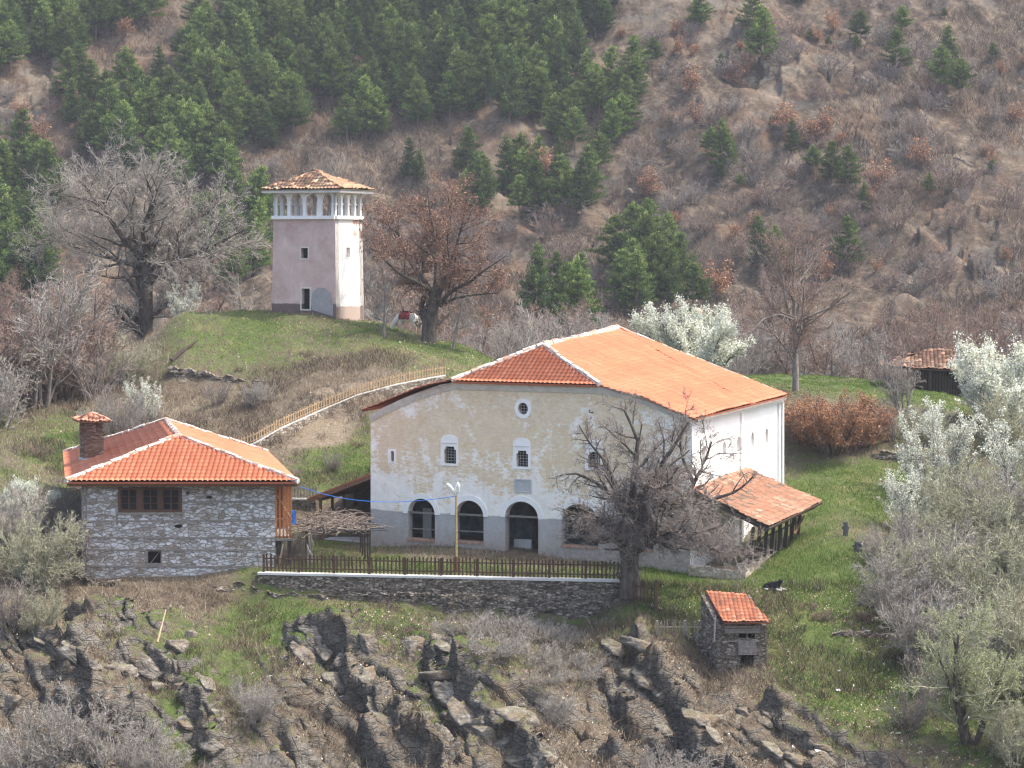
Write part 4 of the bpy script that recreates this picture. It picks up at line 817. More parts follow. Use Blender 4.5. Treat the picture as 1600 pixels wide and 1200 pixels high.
    b0=np.array([cx,cy]); g.box(b0[0]-.5,b0[0]+.5,b0[1]-.55,b0[1]+.55,ct-.06,ct)
    g.build('smoke_openings','stone_brick',chm)
    g=G(); cbx(.52,.63,cb-.2,ZC-11.72,g); g.build('flashing','flashing',chm)
    g=G(); b=[np.array([cx,cy])+e*sx*.82+dd*sy*.85 for sx,sy in ((-1,-1),(1,-1),(1,1),(-1,1))]
    c4=[np.array([*p,ct+.02]) for p in b]; tp=np.array([cx,cy,ct+.42])
    tileroof('chimney_roof',[([c4[0],tp],[c4[1],tp]),([c4[1],tp],[c4[2],tp]),([c4[2],tp],[c4[3],tp]),([c4[3],tp],[c4[0],tp])],'tile_mossy_red',hs,thick=.06,pu=.2,pw=.3,amp=.06,step=.05,jit=.035,seed=17).parent=chm
    # balcony on the right side
    e1=hF.pt(L,0)[:2]; e2=e1+sh*.55
    zf=ZC-(838-V0)/FPX*110; zr=ZC-(808-V0)/FPX*110; W_=.86
    def bq(a,w,z): p=e1+(e2-e1)*a; return np.array([p[0]+w,p[1],z])
    ba=[]
    g=G(); g.box8([bq(0,0,zf-.13),bq(0,W_,zf-.13),bq(1,W_,zf-.13),bq(1,0,zf-.13)],[bq(0,0,zf),bq(0,W_,zf),bq(1,W_,zf),bq(1,0,zf)]); bal=g.build('balcony_floor','wood_grey',hs)
    for w_ in (.06,.24,.42,.60,.80):
        g=G(); g.beam(bq(0.01,w_,zf),bq(0.01,w_,ze-.18),.075,.06); g.build('balcony_post','wood_orange',bal)
    for k in range(1,9):
        g=G(); g.beam(bq(k/8,W_-.05,zf),bq(k/8,W_-.05,ze-.15),.08,.08); g.build('balcony_post','wood_orange',bal)
    g=G(); g.beam(bq(.01,.02,zr),bq(.01,W_-.02,zr),.07,.06); g.beam(bq(0,W_-.04,zr),bq(1,W_-.04,zr),.07,.06); g.beam(bq(.01,.02,zf+.05),bq(.01,W_-.02,zf+.05),.06,.08); g.build('balcony_rail','wood_orange',bal)
    g=G(); g.beam(bq(.03,.1,ze-.75),bq(.03,.78,zr+.05),.09,.05); g.build('balcony_brace','wood_pale',bal)
    g=G(); 
    for k in range(12): g.add([bq(.35+k*.05,.03+0*k,zf),bq(.395+k*.05,.03,zf),bq(.395+k*.05,.03,ze-.2),bq(.35+k*.05,.03,ze-.2)],[(0,1,2,3)])
    V=[bq(.5,0,zf),bq(.5,W_,zf),bq(.5,W_,ze-.2),bq(.5,0,ze-.2)]; g.add(V,[(0,1,2,3)])
    g.build('balcony_boards','wood_shaded',bal)  # darker than the posts, painting the shaded balcony interior
    for a,w_ in ((.04,.2),(.04,.75),(.5,.75),(.98,.75)):
        g=G(); g.beam(bq(a,w_,ZC-17.3),bq(a,w_,zf-.13),.2,.2); g.build('support_post','wood_dark',hs)
    g=G(); g.beam(bq(.02,.1,ZC-17),bq(.02,.42,zf-.3),.09,.09); g.build('leaning_pole','wood_pale',hs)
plain('wood_window',(.10,.055,.035),.75,.35,9)
tilemat('tile_mossy_red',[(0,(.22,.11,.08)),(.4,(.46,.18,.11)),(.75,(.55,.26,.17)),(1,(.68,.55,.45))],.85,.2,.3)
house()
g=G(); p=P(459,808,109.4); V=[]
for k in range(5):
    for j in range(3): V.append((p[0]-.10+.1*j,p[1]+.03*math.sin(k+j*2),p[2]+.35-.17*k-.02*j))
g.add(V,[(k*3+j,(k+1)*3+j,(k+1)*3+j+1,k*3+j+1) for k in range(4) for j in range(2)]); g.add([(v[0],v[1]+.02,v[2]) for v in V],[(k*3+j,k*3+j+1,(k+1)*3+j+1,(k+1)*3+j) for k in range(4) for j in range(2)])
tag(g.build('hanging_cloth','blue_plastic'),'small blue cloth hung from the wooden balcony of the stone house','cloth')
# ------------------------------------------------------------------ TOWER
def tower():
    cr=P(525,0,149.0)[:2]; th=R(21.8); rr_=np.array([math.cos(th),-math.sin(th)]); bb=np.array([math.sin(th),math.cos(th)])
    Wf,Ws=5.0,4.45; c0=cr-rr_*Wf
    t=thing('bell_tower','square pink and white plaster tower with arcaded top and mossy tiled roof','tower',(*(c0+rr_*2.5+bb*2.2),24.4))
    corners=[c0,cr,cr+bb*Ws,c0+bb*Ws]; cen=sum(corners)/4
    zt=ZC-(340-V0)/FPX*149; zbm=ZC-6.6
    def cz(i,z): # battered corner
        k=(z-zbm)/(zt-zbm); return corners[i]+(cen-corners[i])*.055*k-(cen-corners[i])*.0
    # faces as slabs on battered frames: build quads with holes through mapping
    def face(i,j,holes,mat,name,flip=False):
        g=G(); f=Frame(corners[i],corners[j]-corners[i]); Lf=np.linalg.norm(corners[j]-corners[i])
        slab(g,f,rect(0 if i in(0,2) else .02,Lf if i in(0,2) else Lf-.02,zbm,zt),holes(f) if holes else [],-.6,0)
        V=[]
        for (x,y,z) in g.v:
            k=max(0,(z-zbm)/(zt-zbm)); p=np.array([x,y]); p=p+(cen-p)*.05*k; V.append((*p,z))
        g.v=V; return g.build(name,mat,t)
    def bat(p):
        k=(p[2]-zbm)/(zt-zbm); q=np.array(p[:2]); q=q+(cen-q)*.05*k; return np.array([*q,p[2]])
    ff=Frame(corners[0],corners[1]-corners[0]); fs=Frame(corners[1],corners[2]-corners[1])
    def r4(f,u0,u1,v0,v1,e=0): a=f.px(u0,v1);b=f.px(u1,v0); return (a[0]-e,b[0]+e,a[1]-e,b[1]+e)
    W1=r4(ff,469.5,480.5,387.5,403.5); D1=r4(ff,471,484,451,483); S1=r4(fs,542.5,548.5,386.5,402.5)
    face(0,1,lambda f:[rect(*W1),rect(*D1)],'pink_plaster','front_wall')
    face(1,2,lambda f:[rect(*S1)],'tower_white','side_wall')
    face(2,3,None,'tower_white','rear_wall'); face(3,0,None,'pink_plaster','far_side_wall')
    def sur(f,r_,e,nm,mat='concrete_pale',dark='dark_interior'):
        g=G(); slab(g,f,rect(r_[0]-e,r_[1]+e,r_[2]-e,r_[3]+e),[rect(*r_)],0,.03); g.v=[tuple(bat(p)) for p in g.v]; o=g.build(nm+'_frame',mat,t)
        g=G(); g.add([bat(f.pt(r_[0],r_[2],-.4)),bat(f.pt(r_[1],r_[2],-.4)),bat(f.pt(r_[1],r_[3],-.4)),bat(f.pt(r_[0],r_[3],-.4))],[(0,1,2,3)]); g.build('dark_opening',dark,o)
    sur(ff,W1,.10,'window','cornice_plaster'); sur(ff,D1,.09,'door','cornice_plaster'); sur(fs,S1,.04,'slit_window','lime_white','niche_dark')
    n1=r4(ff,469.5,475.5,414.5,423.5); g=G(); slab(g,ff,rect(n1[0]-.04,n1[1]+.04,n1[2]-.04,n1[3]+.04),[rect(*n1)],0,.02); g.v=[tuple(bat(p)) for p in g.v]; g.build('niche_frame','pink_plaster',t)
    # repaired patch of grey cement
    pts=[(487,484),(520,494),(521,474),(517,458),(508,450),(497,449),(488,457),(486,470)]; g=G(); slab(g,ff,[ff.px(*p) for p in pts][::1],[],0,.012); g.v=[tuple(bat(p)) for p in g.v]; g.build('cement_patch','patch_cement',t)
    # gallery
    zs=zt+.12; ze=ZC-(300-V0)/FPX*149
    cor2=[np.array(bat((*c,zt))[:2]) for c in corners]
    g=G(); 
    for i in range(4):
        j=(i+1)%4; g.beam((*cor2[i],zt+.02),(*cor2[j],zt+.02),.34,.24)
    g.build('gallery_sill','lime_white',t)
    g=G(); g.add([(*c,zt+.05) for c in cor2],[(0,1,2,3)]); g.build('gallery_floor','wood_grey',t)
    for i in range(4):
        j=(i+1)%4; f=Frame(cor2[i],cor2[j]-cor2[i]); Lf=np.linalg.norm(cor2[j]-cor2[i]); n=4; sp=Lf/n; hol=[]
        for k in range(n):
            a=k*sp+.115+(.04 if k==0 else 0); b=(k+1)*sp-.115-(.04 if k==n-1 else 0); hol.append([(a,zs+.02),(b,zs+.02),(b,ze-.75),(b-.03,ze-.68)]+[((a+b)/2+(b-a)/2*.97*math.cos(PI*q/10),ze-.60+.48*math.sin(PI*q/10)) for q in range(11)]+[(a+.03,ze-.68),(a,ze-.75)])
        g=G(); slab(g,f,rect(0,Lf,zs,ze+.02),hol,-.26,0)
        g.build('arcade','lime_white',t)
        g=G()
        for k in range(n+1):
            a=min(max(k*sp,.15),Lf-.15); g.box8([f.pt(a-.18,ze-.86,-.29),f.pt(a+.18,ze-.86,-.29),f.pt(a+.18,ze-.86,.03),f.pt(a-.18,ze-.86,.03)],[f.pt(a-.19,ze-.76,-.29),f.pt(a+.19,ze-.76,-.29),f.pt(a+.19,ze-.76,.03),f.pt(a-.19,ze-.76,.03)])
        g.build('capitals','lime_white',t)
    # eaves and roof
    c2=sum(cor2)/4; eo=[c2+(c-c2)*1.27 for c in cor2]; z_e=ze+.12
    g=G(); g.box8([(*c,z_e-.16) for c in eo],[(*c,z_e+.02) for c in eo]); g.build('eaves_board','concrete_pale',t)
    eo2=[np.array([*(c2+(c-c2)*1.31),z_e+.08]) for c in cor2]; ap=P(493,266.5,151.2)
    tp=[ap,ap,ap,ap]
    tileroof('roof',[([eo2[i],(eo2[i]+ap)/2-[0,0,.08],ap],[eo2[(i+1)%4],(eo2[(i+1)%4]+ap)/2-[0,0,.08],ap+[.001,0,0]]) for i in range(4)],'tile_mossy',t,thick=.06,pu=.27,pw=.36,amp=.08,step=.06,jit=.03,seed=23,sag=.03)
    g=G(); g.tube([ap-[0,0,.05],ap+[-.28,0,.05]],[.12,.08],6); g.tube([ap-[0,0,.1],ap+[.2,.1,.03]],[.12,.08],6); g.build('roof_cap','wood_dark',t)
plain('patch_cement',(.30,.29,.29),.95,.12,3)
tower()
tilemat('tile_barn',[(0,(.07,.05,.04)),(.4,(.17,.09,.06)),(.7,(.28,.14,.09)),(1,(.42,.30,.22))],.9,.6,.5)
# ------------------------------------------------------------------ barn on the far meadow
def barn():
    A=P(1386,0,150)[:2]; f=Frame(A,P(1560,0,149)[:2]-A); t=thing('open_barn','low dark wattle barn with worn tile roof at the far edge of the meadow','barn',(*f.pt(3.5,0,-2)[:2],H(10.2)))
    L=8.2; z_e=ZC-(574-V0)/FPX*150; zr=ZC-(545.5-V0)/FPX*152.5
    e=[f.pt(-.3,z_e+.05,.5),f.pt(L,z_e-.3,.5),f.pt(L,z_e-.3,-5.5),f.pt(-.3,z_e+.05,-5.5)]; r0=f.pt(3.2,zr,-2.6); r1=f.pt(L-1.6,zr-.15,-2.6)
    tileroof('roof',[([e[0],r0],[e[1],r1]),([e[1],r1],[e[2],r1+[0,.01,0]]),([e[2],r1],[e[3],r0]),([e[3],r0],[e[0],r0+[-.01,0,0]])],'tile_barn',t,thick=.08,pu=.27,pw=.36,amp=.07,step=.05,jit=.03,seed=41,sag=.06)
    g=G()
    for k in range(34): 
        a=1.5+k*.19; g.beam(f.pt(a,ZC-11.2,0),f.pt(a+random.uniform(-.05,.05),z_e-.05,0),.10,.05)
    for k in range(16): z=ZC-10.9+k*.13; g.beam(f.pt(1.4,z,.04),f.pt(L-.3,z-.03,.04),.05,.05)
    g.build('wattle_wall','wood_dark',t)
    g=G(); g.add([f.pt(1.6,ZC-11.2,-.1),f.pt(L-.3,ZC-11.2,-.1),f.pt(L-.3,z_e,-.1),f.pt(1.6,z_e,-.1)],[(0,1,2,3)]); g.add([f.pt(1.6,ZC-11.2,-.1),f.pt(1.6,ZC-11.2,-5),f.pt(1.6,z_e,-5),f.pt(1.6,z_e,-.1)],[(0,1,2,3)]); g.build('dark_backing','dark_interior',t)  # near-black sheets standing in for the shade inside the barn
    for a in (.1,2.9,5.6,7.8): 
        g=G(); g.beam(f.pt(a,ZC-11.2,.3),f.pt(a,z_e,.3),.14,.14); g.build('post','wood_dark',t)
barn()
# ------------------------------------------------------------------ hut on the rocks
def hut():
    A=P(1120,0,98.5); f=Frame(A[:2],(1,.0)); t=thing('stone_hut','tiny dry-stone hut with sloping red tile roof on the rocky edge','hut',(A[0]+1.1,99.4,ZC-19.6))
    L=(1198-1120)/FPX*98.5; zl=ZC-(975-V0)/FPX*98.5; zh=ZC-16.5; zb_=ZC-20.6; dv=np.array([-.5,2.1])
    p0=f.px(1154,998);p1=f.px(1166,990);q0=f.px(1169,998);q1=f.px(1180,990); d0=f.px(1157,1054);d1=f.px(1177.5,1023)
    g=G(); slab(g,f,rect(0,L,zb_,zl-.02),[rect(p0[0],p1[0],p0[1],p1[1]),rect(q0[0],q1[0],q0[1],q1[1]),rect(d0[0],d1[0],d0[1],d1[1])],-.35,0)
    a=A[:2]; b=a+dv; c=b+np.array([L,0]); e=a+np.array([L,0])
    g.box8([(*a,zb_),(a[0]+.35,a[1]+.352,zb_),(b[0]+.35,b[1],zb_),(*b,zb_)],[(*a,zl-.03),(a[0]+.35,a[1]+.352,zl),(b[0]+.35,b[1],zh-.1),(*b,zh-.1)])
    g.box8([(e[0]-.35,e[1]+.352,zb_),(*e,zb_),(*c,zb_),(c[0]-.35,c[1],zb_)],[(e[0]-.35,e[1]+.352,zl),(*e,zl-.03),(*c,zh-.1),(c[0]-.35,c[1],zh-.1)])
    g.box8([(*b,zb_+1),(*c,zb_+1),(c[0],c[1]+.3,zb_+1),(b[0],b[1]+.3,zb_+1)],[(*b,zh-.1),(*c,zh-.1),(c[0],c[1]+.3,zh-.1),(b[0],b[1]+.3,zh-.1)])
    g.build('wall','stone_dry',t)
    wallmesh('buttress',[(*(b+np.array([-.45,.1])),0),(*(a+np.array([-.02,.5])),0)],[zl-.9,zl+.2],[zb_,zb_],.3,'stone_dry',t,jag=.12)
    rl=[P(1131,973,98.0),P(1205,972,98.0)]; rh=[P(1103,924,100.9),P(1163,928,100.9)]
    tileroof('roof',[([rl[0],(rl[0]+rh[0])/2-[0,0,.05],rh[0]],[rl[1],(rl[1]+rh[1])/2-[0,0,.05],rh[1]])],'tile_red',t,thick=.07,pu=.2,pw=.34,amp=.045,step=.06,jit=.015,seed=51,sag=.02)
    g=G(); g.beam(f.pt(.5,d1[1]+.62,.03),f.pt(L-.35,d1[1]+.62,.03),.06,.06)
    for z in (zl-.13,zl-.25,zl-.36): g.beam(f.pt(.35,z,.04),f.pt(L-.3,z+.02,.04),.07,.09)
    g.build('lintel_boards','wood_grey',t)
    g=G()
    for k in range(9): z=d1[1]+.03+k*.07; g.beam(f.pt(d0[0]-.1,z,.05+.02*(k%2)),f.pt(d1[0]+.12,z+.01,.05+.02*((k+1)%2)),.05,.06)
    for k in range(5): a_=d0[0]+k*.15; g.beam(f.pt(a_,d1[1],.05),f.pt(a_,d1[1]+.65,.05),.04)
    g.build('wattle_panel','wood_grey',t)
    g=G(); g.add([f.pt(.36,zb_,-1.2),f.pt(L-.36,zb_,-1.2),f.pt(L-.36,zl,-1.2),f.pt(.36,zl,-1.2)],[(0,1,2,3)]); g.build('inner_dark_sheet','dark_interior',t)  # near-black sheet standing in for the shade inside the hut
    g=G(); g.beam(P(1116,1003,98.2),P(1118,962,98.3),.07,.05); g.build('side_pole','wood_grey',t)
hut()
# little far roof behind the blossoming tree
def cupola():
    t=thing('small_shrine','tiny pale shrine with a red domed top behind the white blossoming tree','shrine',P(1090,500,163))
    g=G(); 
    a=P(1090,0,163); z=ZC-(489-V0)/FPX*163
    g.tube([(a[0],163,gz(a[0],163)-.5),(a[0],163,z)],[.42,.38],8); g.build('body','lime_white',t)
    g=G(); g.tube([(a[0],163,z),(a[0],163,z+.12),(a[0],163,z+.3),(a[0],163,z+.4)],[.52,.48,.28,.02],10); g.build('roof','tile_mossy_red',t)
cupola()
plain('cap_concrete',(.55,.54,.51),.9,.1,3)
plain('horse_tail',(.55,.47,.36),.9,.3,9); plain('red_blanket',(.19,.035,.035),.9,.5,6)
barkmat('vine_shoot',(.085,.065,.052),(.22,.18,.15),9)
plain('wood_fence',(.085,.052,.036),.85,.4,9); plain('wood_fence_pale',(.36,.26,.15),.8,.35,9); plain('wood_fence_grey',(.25,.21,.17),.9,.3,9)
# ------------------------------------------------------------------ fences and walls
def pline(pts): return [P(*p) for p in pts]
PICK={}
def picket_mesh(h,w,mat,tip=True):
    k=(round(h,2),round(w,3),mat)
    if k in PICK: return PICK[k]
    g=G(); t=.02; V=[(-w/2,-t/2,0),(w/2,-t/2,0),(w/2,-t/2,h-.06),(0,-t/2,h),(-w/2,-t/2,h-.06)]
    V+= [(x,y+t,z) for x,y,z in V]; g.add(V,[(0,1,2,3,4),(9,8,7,6,5),(0,5,6,1),(1,6,7,2),(2,7,8,3),(3,8,9,4),(4,9,5,0)])
    o=g.build('picket',mat); m=o.data; bpy.data.objects.remove(o); PICK[k]=m; return m
def fence(label,pts,h,n,mat,w=.07,posts=8,railmat=None,railz=(.2,.72),group=None,lean=.02,base=.03):
    pts=np.array(pts,float); t=thing('picket_fence',label,'fence',pts[len(pts)//2],group); o0=ORG[t.name]
    me=picket_mesh(h,w,mat); q=lerp_poly(pts,np.linspace(0,1,n)); r=random.Random(n)
    for k in range(n):
        a=q[max(k-1,0)];b=q[min(k+1,n-1)]; ang=math.atan2(b[1]-a[1],b[0]-a[0])
        o=bpy.data.objects.new('picket',me); C.objects.link(o); o.parent=t; nv=np.array([math.sin(ang),-math.cos(ang),0])*.04
        o.location=(q[k]-o0+nv+[0,0,base]).tolist(); o.rotation_euler=(r.gauss(0,lean),r.gauss(0,lean),ang); s=r.uniform(.93,1.06); o.scale=(r.uniform(.8,1.15),1,s)
    for zf in railz:
        g=G()
        for k in range(len(pts)-1): g.beam(pts[k]+[0,0,h*zf+base],pts[k+1]+[0,0,h*zf+base],.05,.06)
        g.build('rail',railmat or mat,t)
    qp=lerp_poly(pts,np.linspace(0,1,posts))
    for p in qp: g=G(); g.beam(p-[0,-.04,.12],p+[0,.04,h*.98],.11,.11); g.build('post',railmat or mat,t)
    return t
cap0=P(404,893.5,107.6); cap1=P(977,905.5,105.35); ztop=cap0[2]; cap1[2]=cap0[2]-.02
fn=fence('long dark picket fence along the white-capped wall in front of the church',[cap0+[.25,0,0],cap1-[.15,0,0]],.88,92,'wood_fence',.085,11,'wood_fence')
def sw(name,label,line,ztop,zbot,th,mat,**kw):
    o=wallmesh(name,line,ztop,zbot,th,mat,**kw); tag(o,label,'wall'); return o
t=thing('retaining_wall','long dry-stone retaining wall with pale cap carrying the front picket fence','wall',(cap0+cap1)/2)
wallmesh('upper_stones',[cap0-[0,.22,0],cap1-[0,.22,0]],[ztop-.14,ztop-.14],[ztop-1.5,ztop-1.6],.5,'stone_dry',t,jag=.01,rough=.06)
wallmesh('lower_stones',[cap0-[-.5,.45,0],cap1-[-1.9,.62,0]],[ztop-1.0,ztop-1.0,ztop-.85,ztop-.8,ztop-.95,ztop-1.0],[ztop-3.4]*6,.6,'stone_dry',t,jag=.09,rough=.12,seed=3)
g=G(); g.beam(cap0-[0,.02,.055],cap1-[0,.02,.055],.44,.11); g.build('cap','cap_concrete',t)
# wall beyond the walnut
A=P(975,0,104.2);B=P(1034,0,103.4)
sw('stone_wall','low broken dry-stone wall behind the walnut trunk, above the rocks',[A,B],[H(17.4),H(17.65)],[H(19.9),H(19.9)],.5,'stone_dry',jag=.07,rough=.1,seed=9)
fence('short dark picket fence beside the walnut trunk on the broken wall',[P(990,938,104.1),P(1024,944,103.7)],.95,7,'wood_fence',.08,2)
g=G(); g.beam(P(1026,985,103.3),P(1025,906,103.3),.12,.12); tag(g.build('gate_post','wood_fence'),'tall dark wooden post at the end of the short fence','post')
fence('weathered grey picket fence between the broken wall and the stone hut',[P(1027,1000,101.2),P(1113,1000,100.6)],.92,16,'wood_fence_grey',.055,3,'wood_fence_grey',railz=(.05,.62),lean=.05)
g=G(); g.beam(P(1026,1003,101.1),P(1027,972,101.1),.09,.09); tag(g.build('fence_stake','wood_grey'),'pale stake at the left end of the grey fence','post')
# path fence on its retaining wall
pp=pline([(372,703,127.8),(400,692,128.3),(440,669,129.6),(500,642,132.0),(560,617,133.3),(620,601,134.8),(660,593,135.9),(695,587,137)])
fence('pale new picket fence climbing beside the path to the bell tower',pp,.66,80,'wood_fence_pale',.07,12,'wood_fence_pale',railz=(.25,.75))
t=thing('path_wall','low stone wall with a white concrete edge below the climbing fence','wall',pp[3])
wallmesh('stones',[p-[0,.22,0] for p in pp],[p[2]-.02 for p in pp],[p[2]-1.9 for p in pp],.4,'stone_path',t,jag=.02,rough=.05,seed=5)
g=G()
for a,b in zip(pp[:-1],pp[1:]): g.beam(a-[0,.05,-.01],b-[0,.05,-.01],.20,.09)
g.build('concrete_edge','concrete',t)
bp=pline([(40,771,123.8),(120,771,123.8),(300,775,123.8),(452,779,122.6),(494,780,122.2)])
fence('brown picket fence passing behind the stone house',bp,.75,96,'wood_fence_grey',.08,10,'wood_fence_grey')
t=thing('rear_wall','stone wall with pale cap behind the stone house','wall',bp[2]); wallmesh('stones',[p-[0,.2,0] for p in bp],[p[2]-.05 for p in bp],[p[2]-2.4 for p in bp],.4,'stone_dry',t,jag=.02,seed=6)
g=G()
for a,b in zip(bp[:-1],bp[1:]): g.beam(a-[0,.05,0],b-[0,.05,0],.3,.09)
g.build('cap','concrete_pale',t)
sw('foundation_wall','rough rubble footing beneath the stone house',[P(128,0,108.6),P(200,0,107.6),P(300,0,107.3),P(408,0,107.35)],[H(17.1),H(17.35),H(17.5),H(17.15)],[H(19.2)]*4,.8,'stone_dry',jag=.18,rough=.2,seed=12)
# terrace walls
def terr(label,pts,hh,seed,mat='stone_dry',jag=.14):
    pts=[P(*p) for p in pts]; sw('terrace_wall',label,pts,[p[2] for p in pts],[p[2]-hh for p in pts],.5,mat,jag=jag,rough=.14,seed=seed)
terr('crumbling dry-stone terrace wall across the foot of the tower knoll',[(262,573,140.6),(300,581,140.4),(345,587,140.2),(406,597,139.8),(450,611,139.0),(476,622,137.6)],1.1,21)
terr('dry-stone terrace wall beside the rust-leaved oak bush',[(1362,708,129.3),(1385,706,129.0),(1412,709,128.8),(1450,716,128.6)],1.3,22,'stone_dry',.12)
terr('low stone wall at the meadow edge near the small dark tree',[(1395,640,137.2),(1430,637,137.0),(1460,638,136.9),(1486,650,136.6)],.9,23)
terr('overgrown stone terrace wall on the slope right of the hut',[(1265,1008,101.6),(1310,990,101.8),(1360,988,102.0),(1410,994,102.2)],.95,24,'stone_dry',.12)
terr('loose stone wall low on the slope below the hut',[(1286,1146,95.0),(1330,1142,95.3),(1395,1150,95.4)],.8,25,'stone_dry',.2)
terr('tumbled stone wall at the lower right edge of the slope',[(1500,1152,93.6),(1540,1175,93.0),(1620,1190,92.8)],.9,26,'stone_dry',.2)
# ------------------------------------------------------------------ rocks
import bmesh
ROCK=[]
def rock_mesh(seed,res=4):
    r=np.random.default_rng(seed); bm=bmesh.new(); bmesh.ops.create_icosphere(bm,subdivisions=res,radius=1)
    V=np.array([v.co[:] for v in bm.verts]); Fc=np.array([[v.index for v in f.verts] for f in bm.faces]); bm.free()
    pl=r.normal(0,1,(11,3)); pl/=np.linalg.norm(pl,axis=1)[:,None]; d=r.uniform(.5,.95,11)
    q=V@pl.T; rr=np.min(np.where(q>.05,d/np.maximum(q,.05),9),axis=1); rr=np.minimum(rr,1.15); V=V*rr[:,None]
    s=V[:,2]*5+V[:,0]*1.8+seed; fr=s-np.floor(s); V*= (1+.07*(fr>.5)[:,None]*1)
    V+=.06*np.stack([fbm(V[:,0]*3+i*7,V[:,2]*3+V[:,1]*2,3,seed+i) for i in range(3)],1); V[:,2]*=.8; return V,Fc
for k in range(7):
    V,Fc=rock_mesh(100+k); o=mk('rock',V,Fc,'rock_face'); ROCK.append(o.data); bpy.data.objects.remove(o)
def rock_at(u,v,s,label,group,k,dmin=88,sink=.35,sc3=None,dmax=107):
    d=hit(u,v,dmin,dmax)
    if d is None: return
    p=GP(u,d); o=bpy.data.objects.new('rock',ROCK[k%7]); C.objects.link(o)
    o.location=(p+[0,0,-sink*s*1.5]).tolist(); r=random.Random(int(u*7+v)); o.rotation_euler=(r.uniform(-.25,.25),r.uniform(.1,.6),r.uniform(0,6.28))
    q=sc3 or (r.uniform(1.0,1.6),r.uniform(.8,1.1),r.uniform(.7,1.1)); o.scale=(s*q[0],s*q[1],s*q[2]); tag(o,label,'rock',group)
RK=[]
gA='rocks of the cliff below the retaining wall'; lA='angular tan rock jutting from the cliff under the retaining wall'
for k,(u,v,s) in enumerate([(508,1000,.8),(540,1020,.7),(575,1050,.8),(690,1060,.8),(715,1090,.7),(745,1130,.9),(785,1160,.8),(640,1010,.6),(820,1185,.6)]): rock_at(u,v,s,lA,gA,k)
gB='rocks below the stone house'; lB='grey slabby rock on the slope below the stone house'
for k,(u,v,s) in enumerate([(70,1020,.8),(105,1045,.7),(180,1040,.6),(225,1060,.7),(285,1070,.6),(300,990,.5),(20,1090,.8)]): rock_at(u,v,s,lB,gB,k+3)
gC='rocks below the stone hut'; lC='dark jagged rock in the bank under the stone hut'
for k,(u,v,s) in enumerate([(1010,1050,.7),(1040,1090,.7),(1100,1120,.7),(1160,1130,.7),(1215,1155,.6),(1290,1165,.4)]): rock_at(u,v,s,lC,gC,k+5)
RR=random.Random(9)
for q,(line,A_,w2,Bd,w1) in enumerate(RIBS):
    gl,gg=((lA,gA),(lA,gA),(lC,gC),(lB,gB),(lB,gB),(lC,gC))[q]; la=sorted(line,key=lambda t:t[1]); 
    for k in range(15 if q<3 else 9):
        d=la[0][1]+.5+(la[-1][1]-la[0][1]-.8)*(k+RR.random()*.8)/15 if q<3 else la[0][1]+.4+(la[-1][1]-la[0][1]-.6)*(k+RR.random())/9.5
        d=max(d,92.3); u=float(np.interp(d,[t[1] for t in la],[t[0] for t in la])); x=(u-U0)/FPX*d+RR.uniform(-.9,1.0); s=RR.uniform(.35,.85)*(1 if q<3 else .8)
        o=bpy.data.objects.new('rock',ROCK[(k*3+q)%7]); C.objects.link(o); z=gz(x,d); o.location=(x,d,z-.12*s); o.rotation_euler=(RR.uniform(-.3,.3),R(28)+RR.uniform(-.2,.25),R(-30)+RR.uniform(-.4,.4)); o.scale=(s*RR.uniform(1.1,1.8),s*RR.uniform(.7,1.1),s*RR.uniform(.6,1.0)); tag(o,gl,'rock',gg)
gD='grey crags on the far hillside'; lD='grey crag breaking through the dry far hillside'
for k,(u,v,s) in enumerate([(1175,325,1.7),(1192,318,1.2),(1350,120,1.0),(1365,210,1.3),(1395,232,1.2),(1500,245,1.5),(1135,20,1.2),(985,300,.9),(1545,85,1.4)]): rock_at(u,v,s,lD,gD,k+1,250,.6,None,400)
# ------------------------------------------------------------------ small things
def lamp():
    b=P(713,893,107.9); t=thing('street_lamp','rusty yellow pole with two white lamp heads behind the front fence','street lamp',b)
    top=P(713,774,107.9); g=G(); g.tube([b-[0,0,.5],(b+top)/2,top],[.065,.055,.05],8); g.build('pole','yellow_pole',t)
    g=G(); g.tube([b-[0,0,.3],b+[0,0,.75]],.085,8); g.build('pole_foot','wood_brown',t)
    for (u0,v0,u1,v1,dy) in ((711,772,699.5,755,-.3),(714.5,772,716,754,-.25)):
        p=P(u0,v0,107.9); q=P(u1,v1,107.9)+[0,dy,0]; g=G(); g.tube([top-[0,0,.1],p+[0,0,.0]],.03,6); g.tube([p,p+(q-p)*.25,p+(q-p)*.8,q],[.05,.10,.11,.05],8); g.build('lamp_head','white_enamel',t)
lamp()
def wire(label,pts,r,mat,n=24):
    g=G(); g.tube(pts,r,5); tag(g.build('cable',mat),label,'cable')
a=P(468,760,109.0); b=P(713,775,107.9); L_=[a+(b-a)*t-[0,0,.62*4*t*(1-t)*(1-.3*t)] for t in np.linspace(0,1,22)]
wire('thin blue cable sagging from the stone house roof to the lamp pole',L_,.017,'blue_plastic')
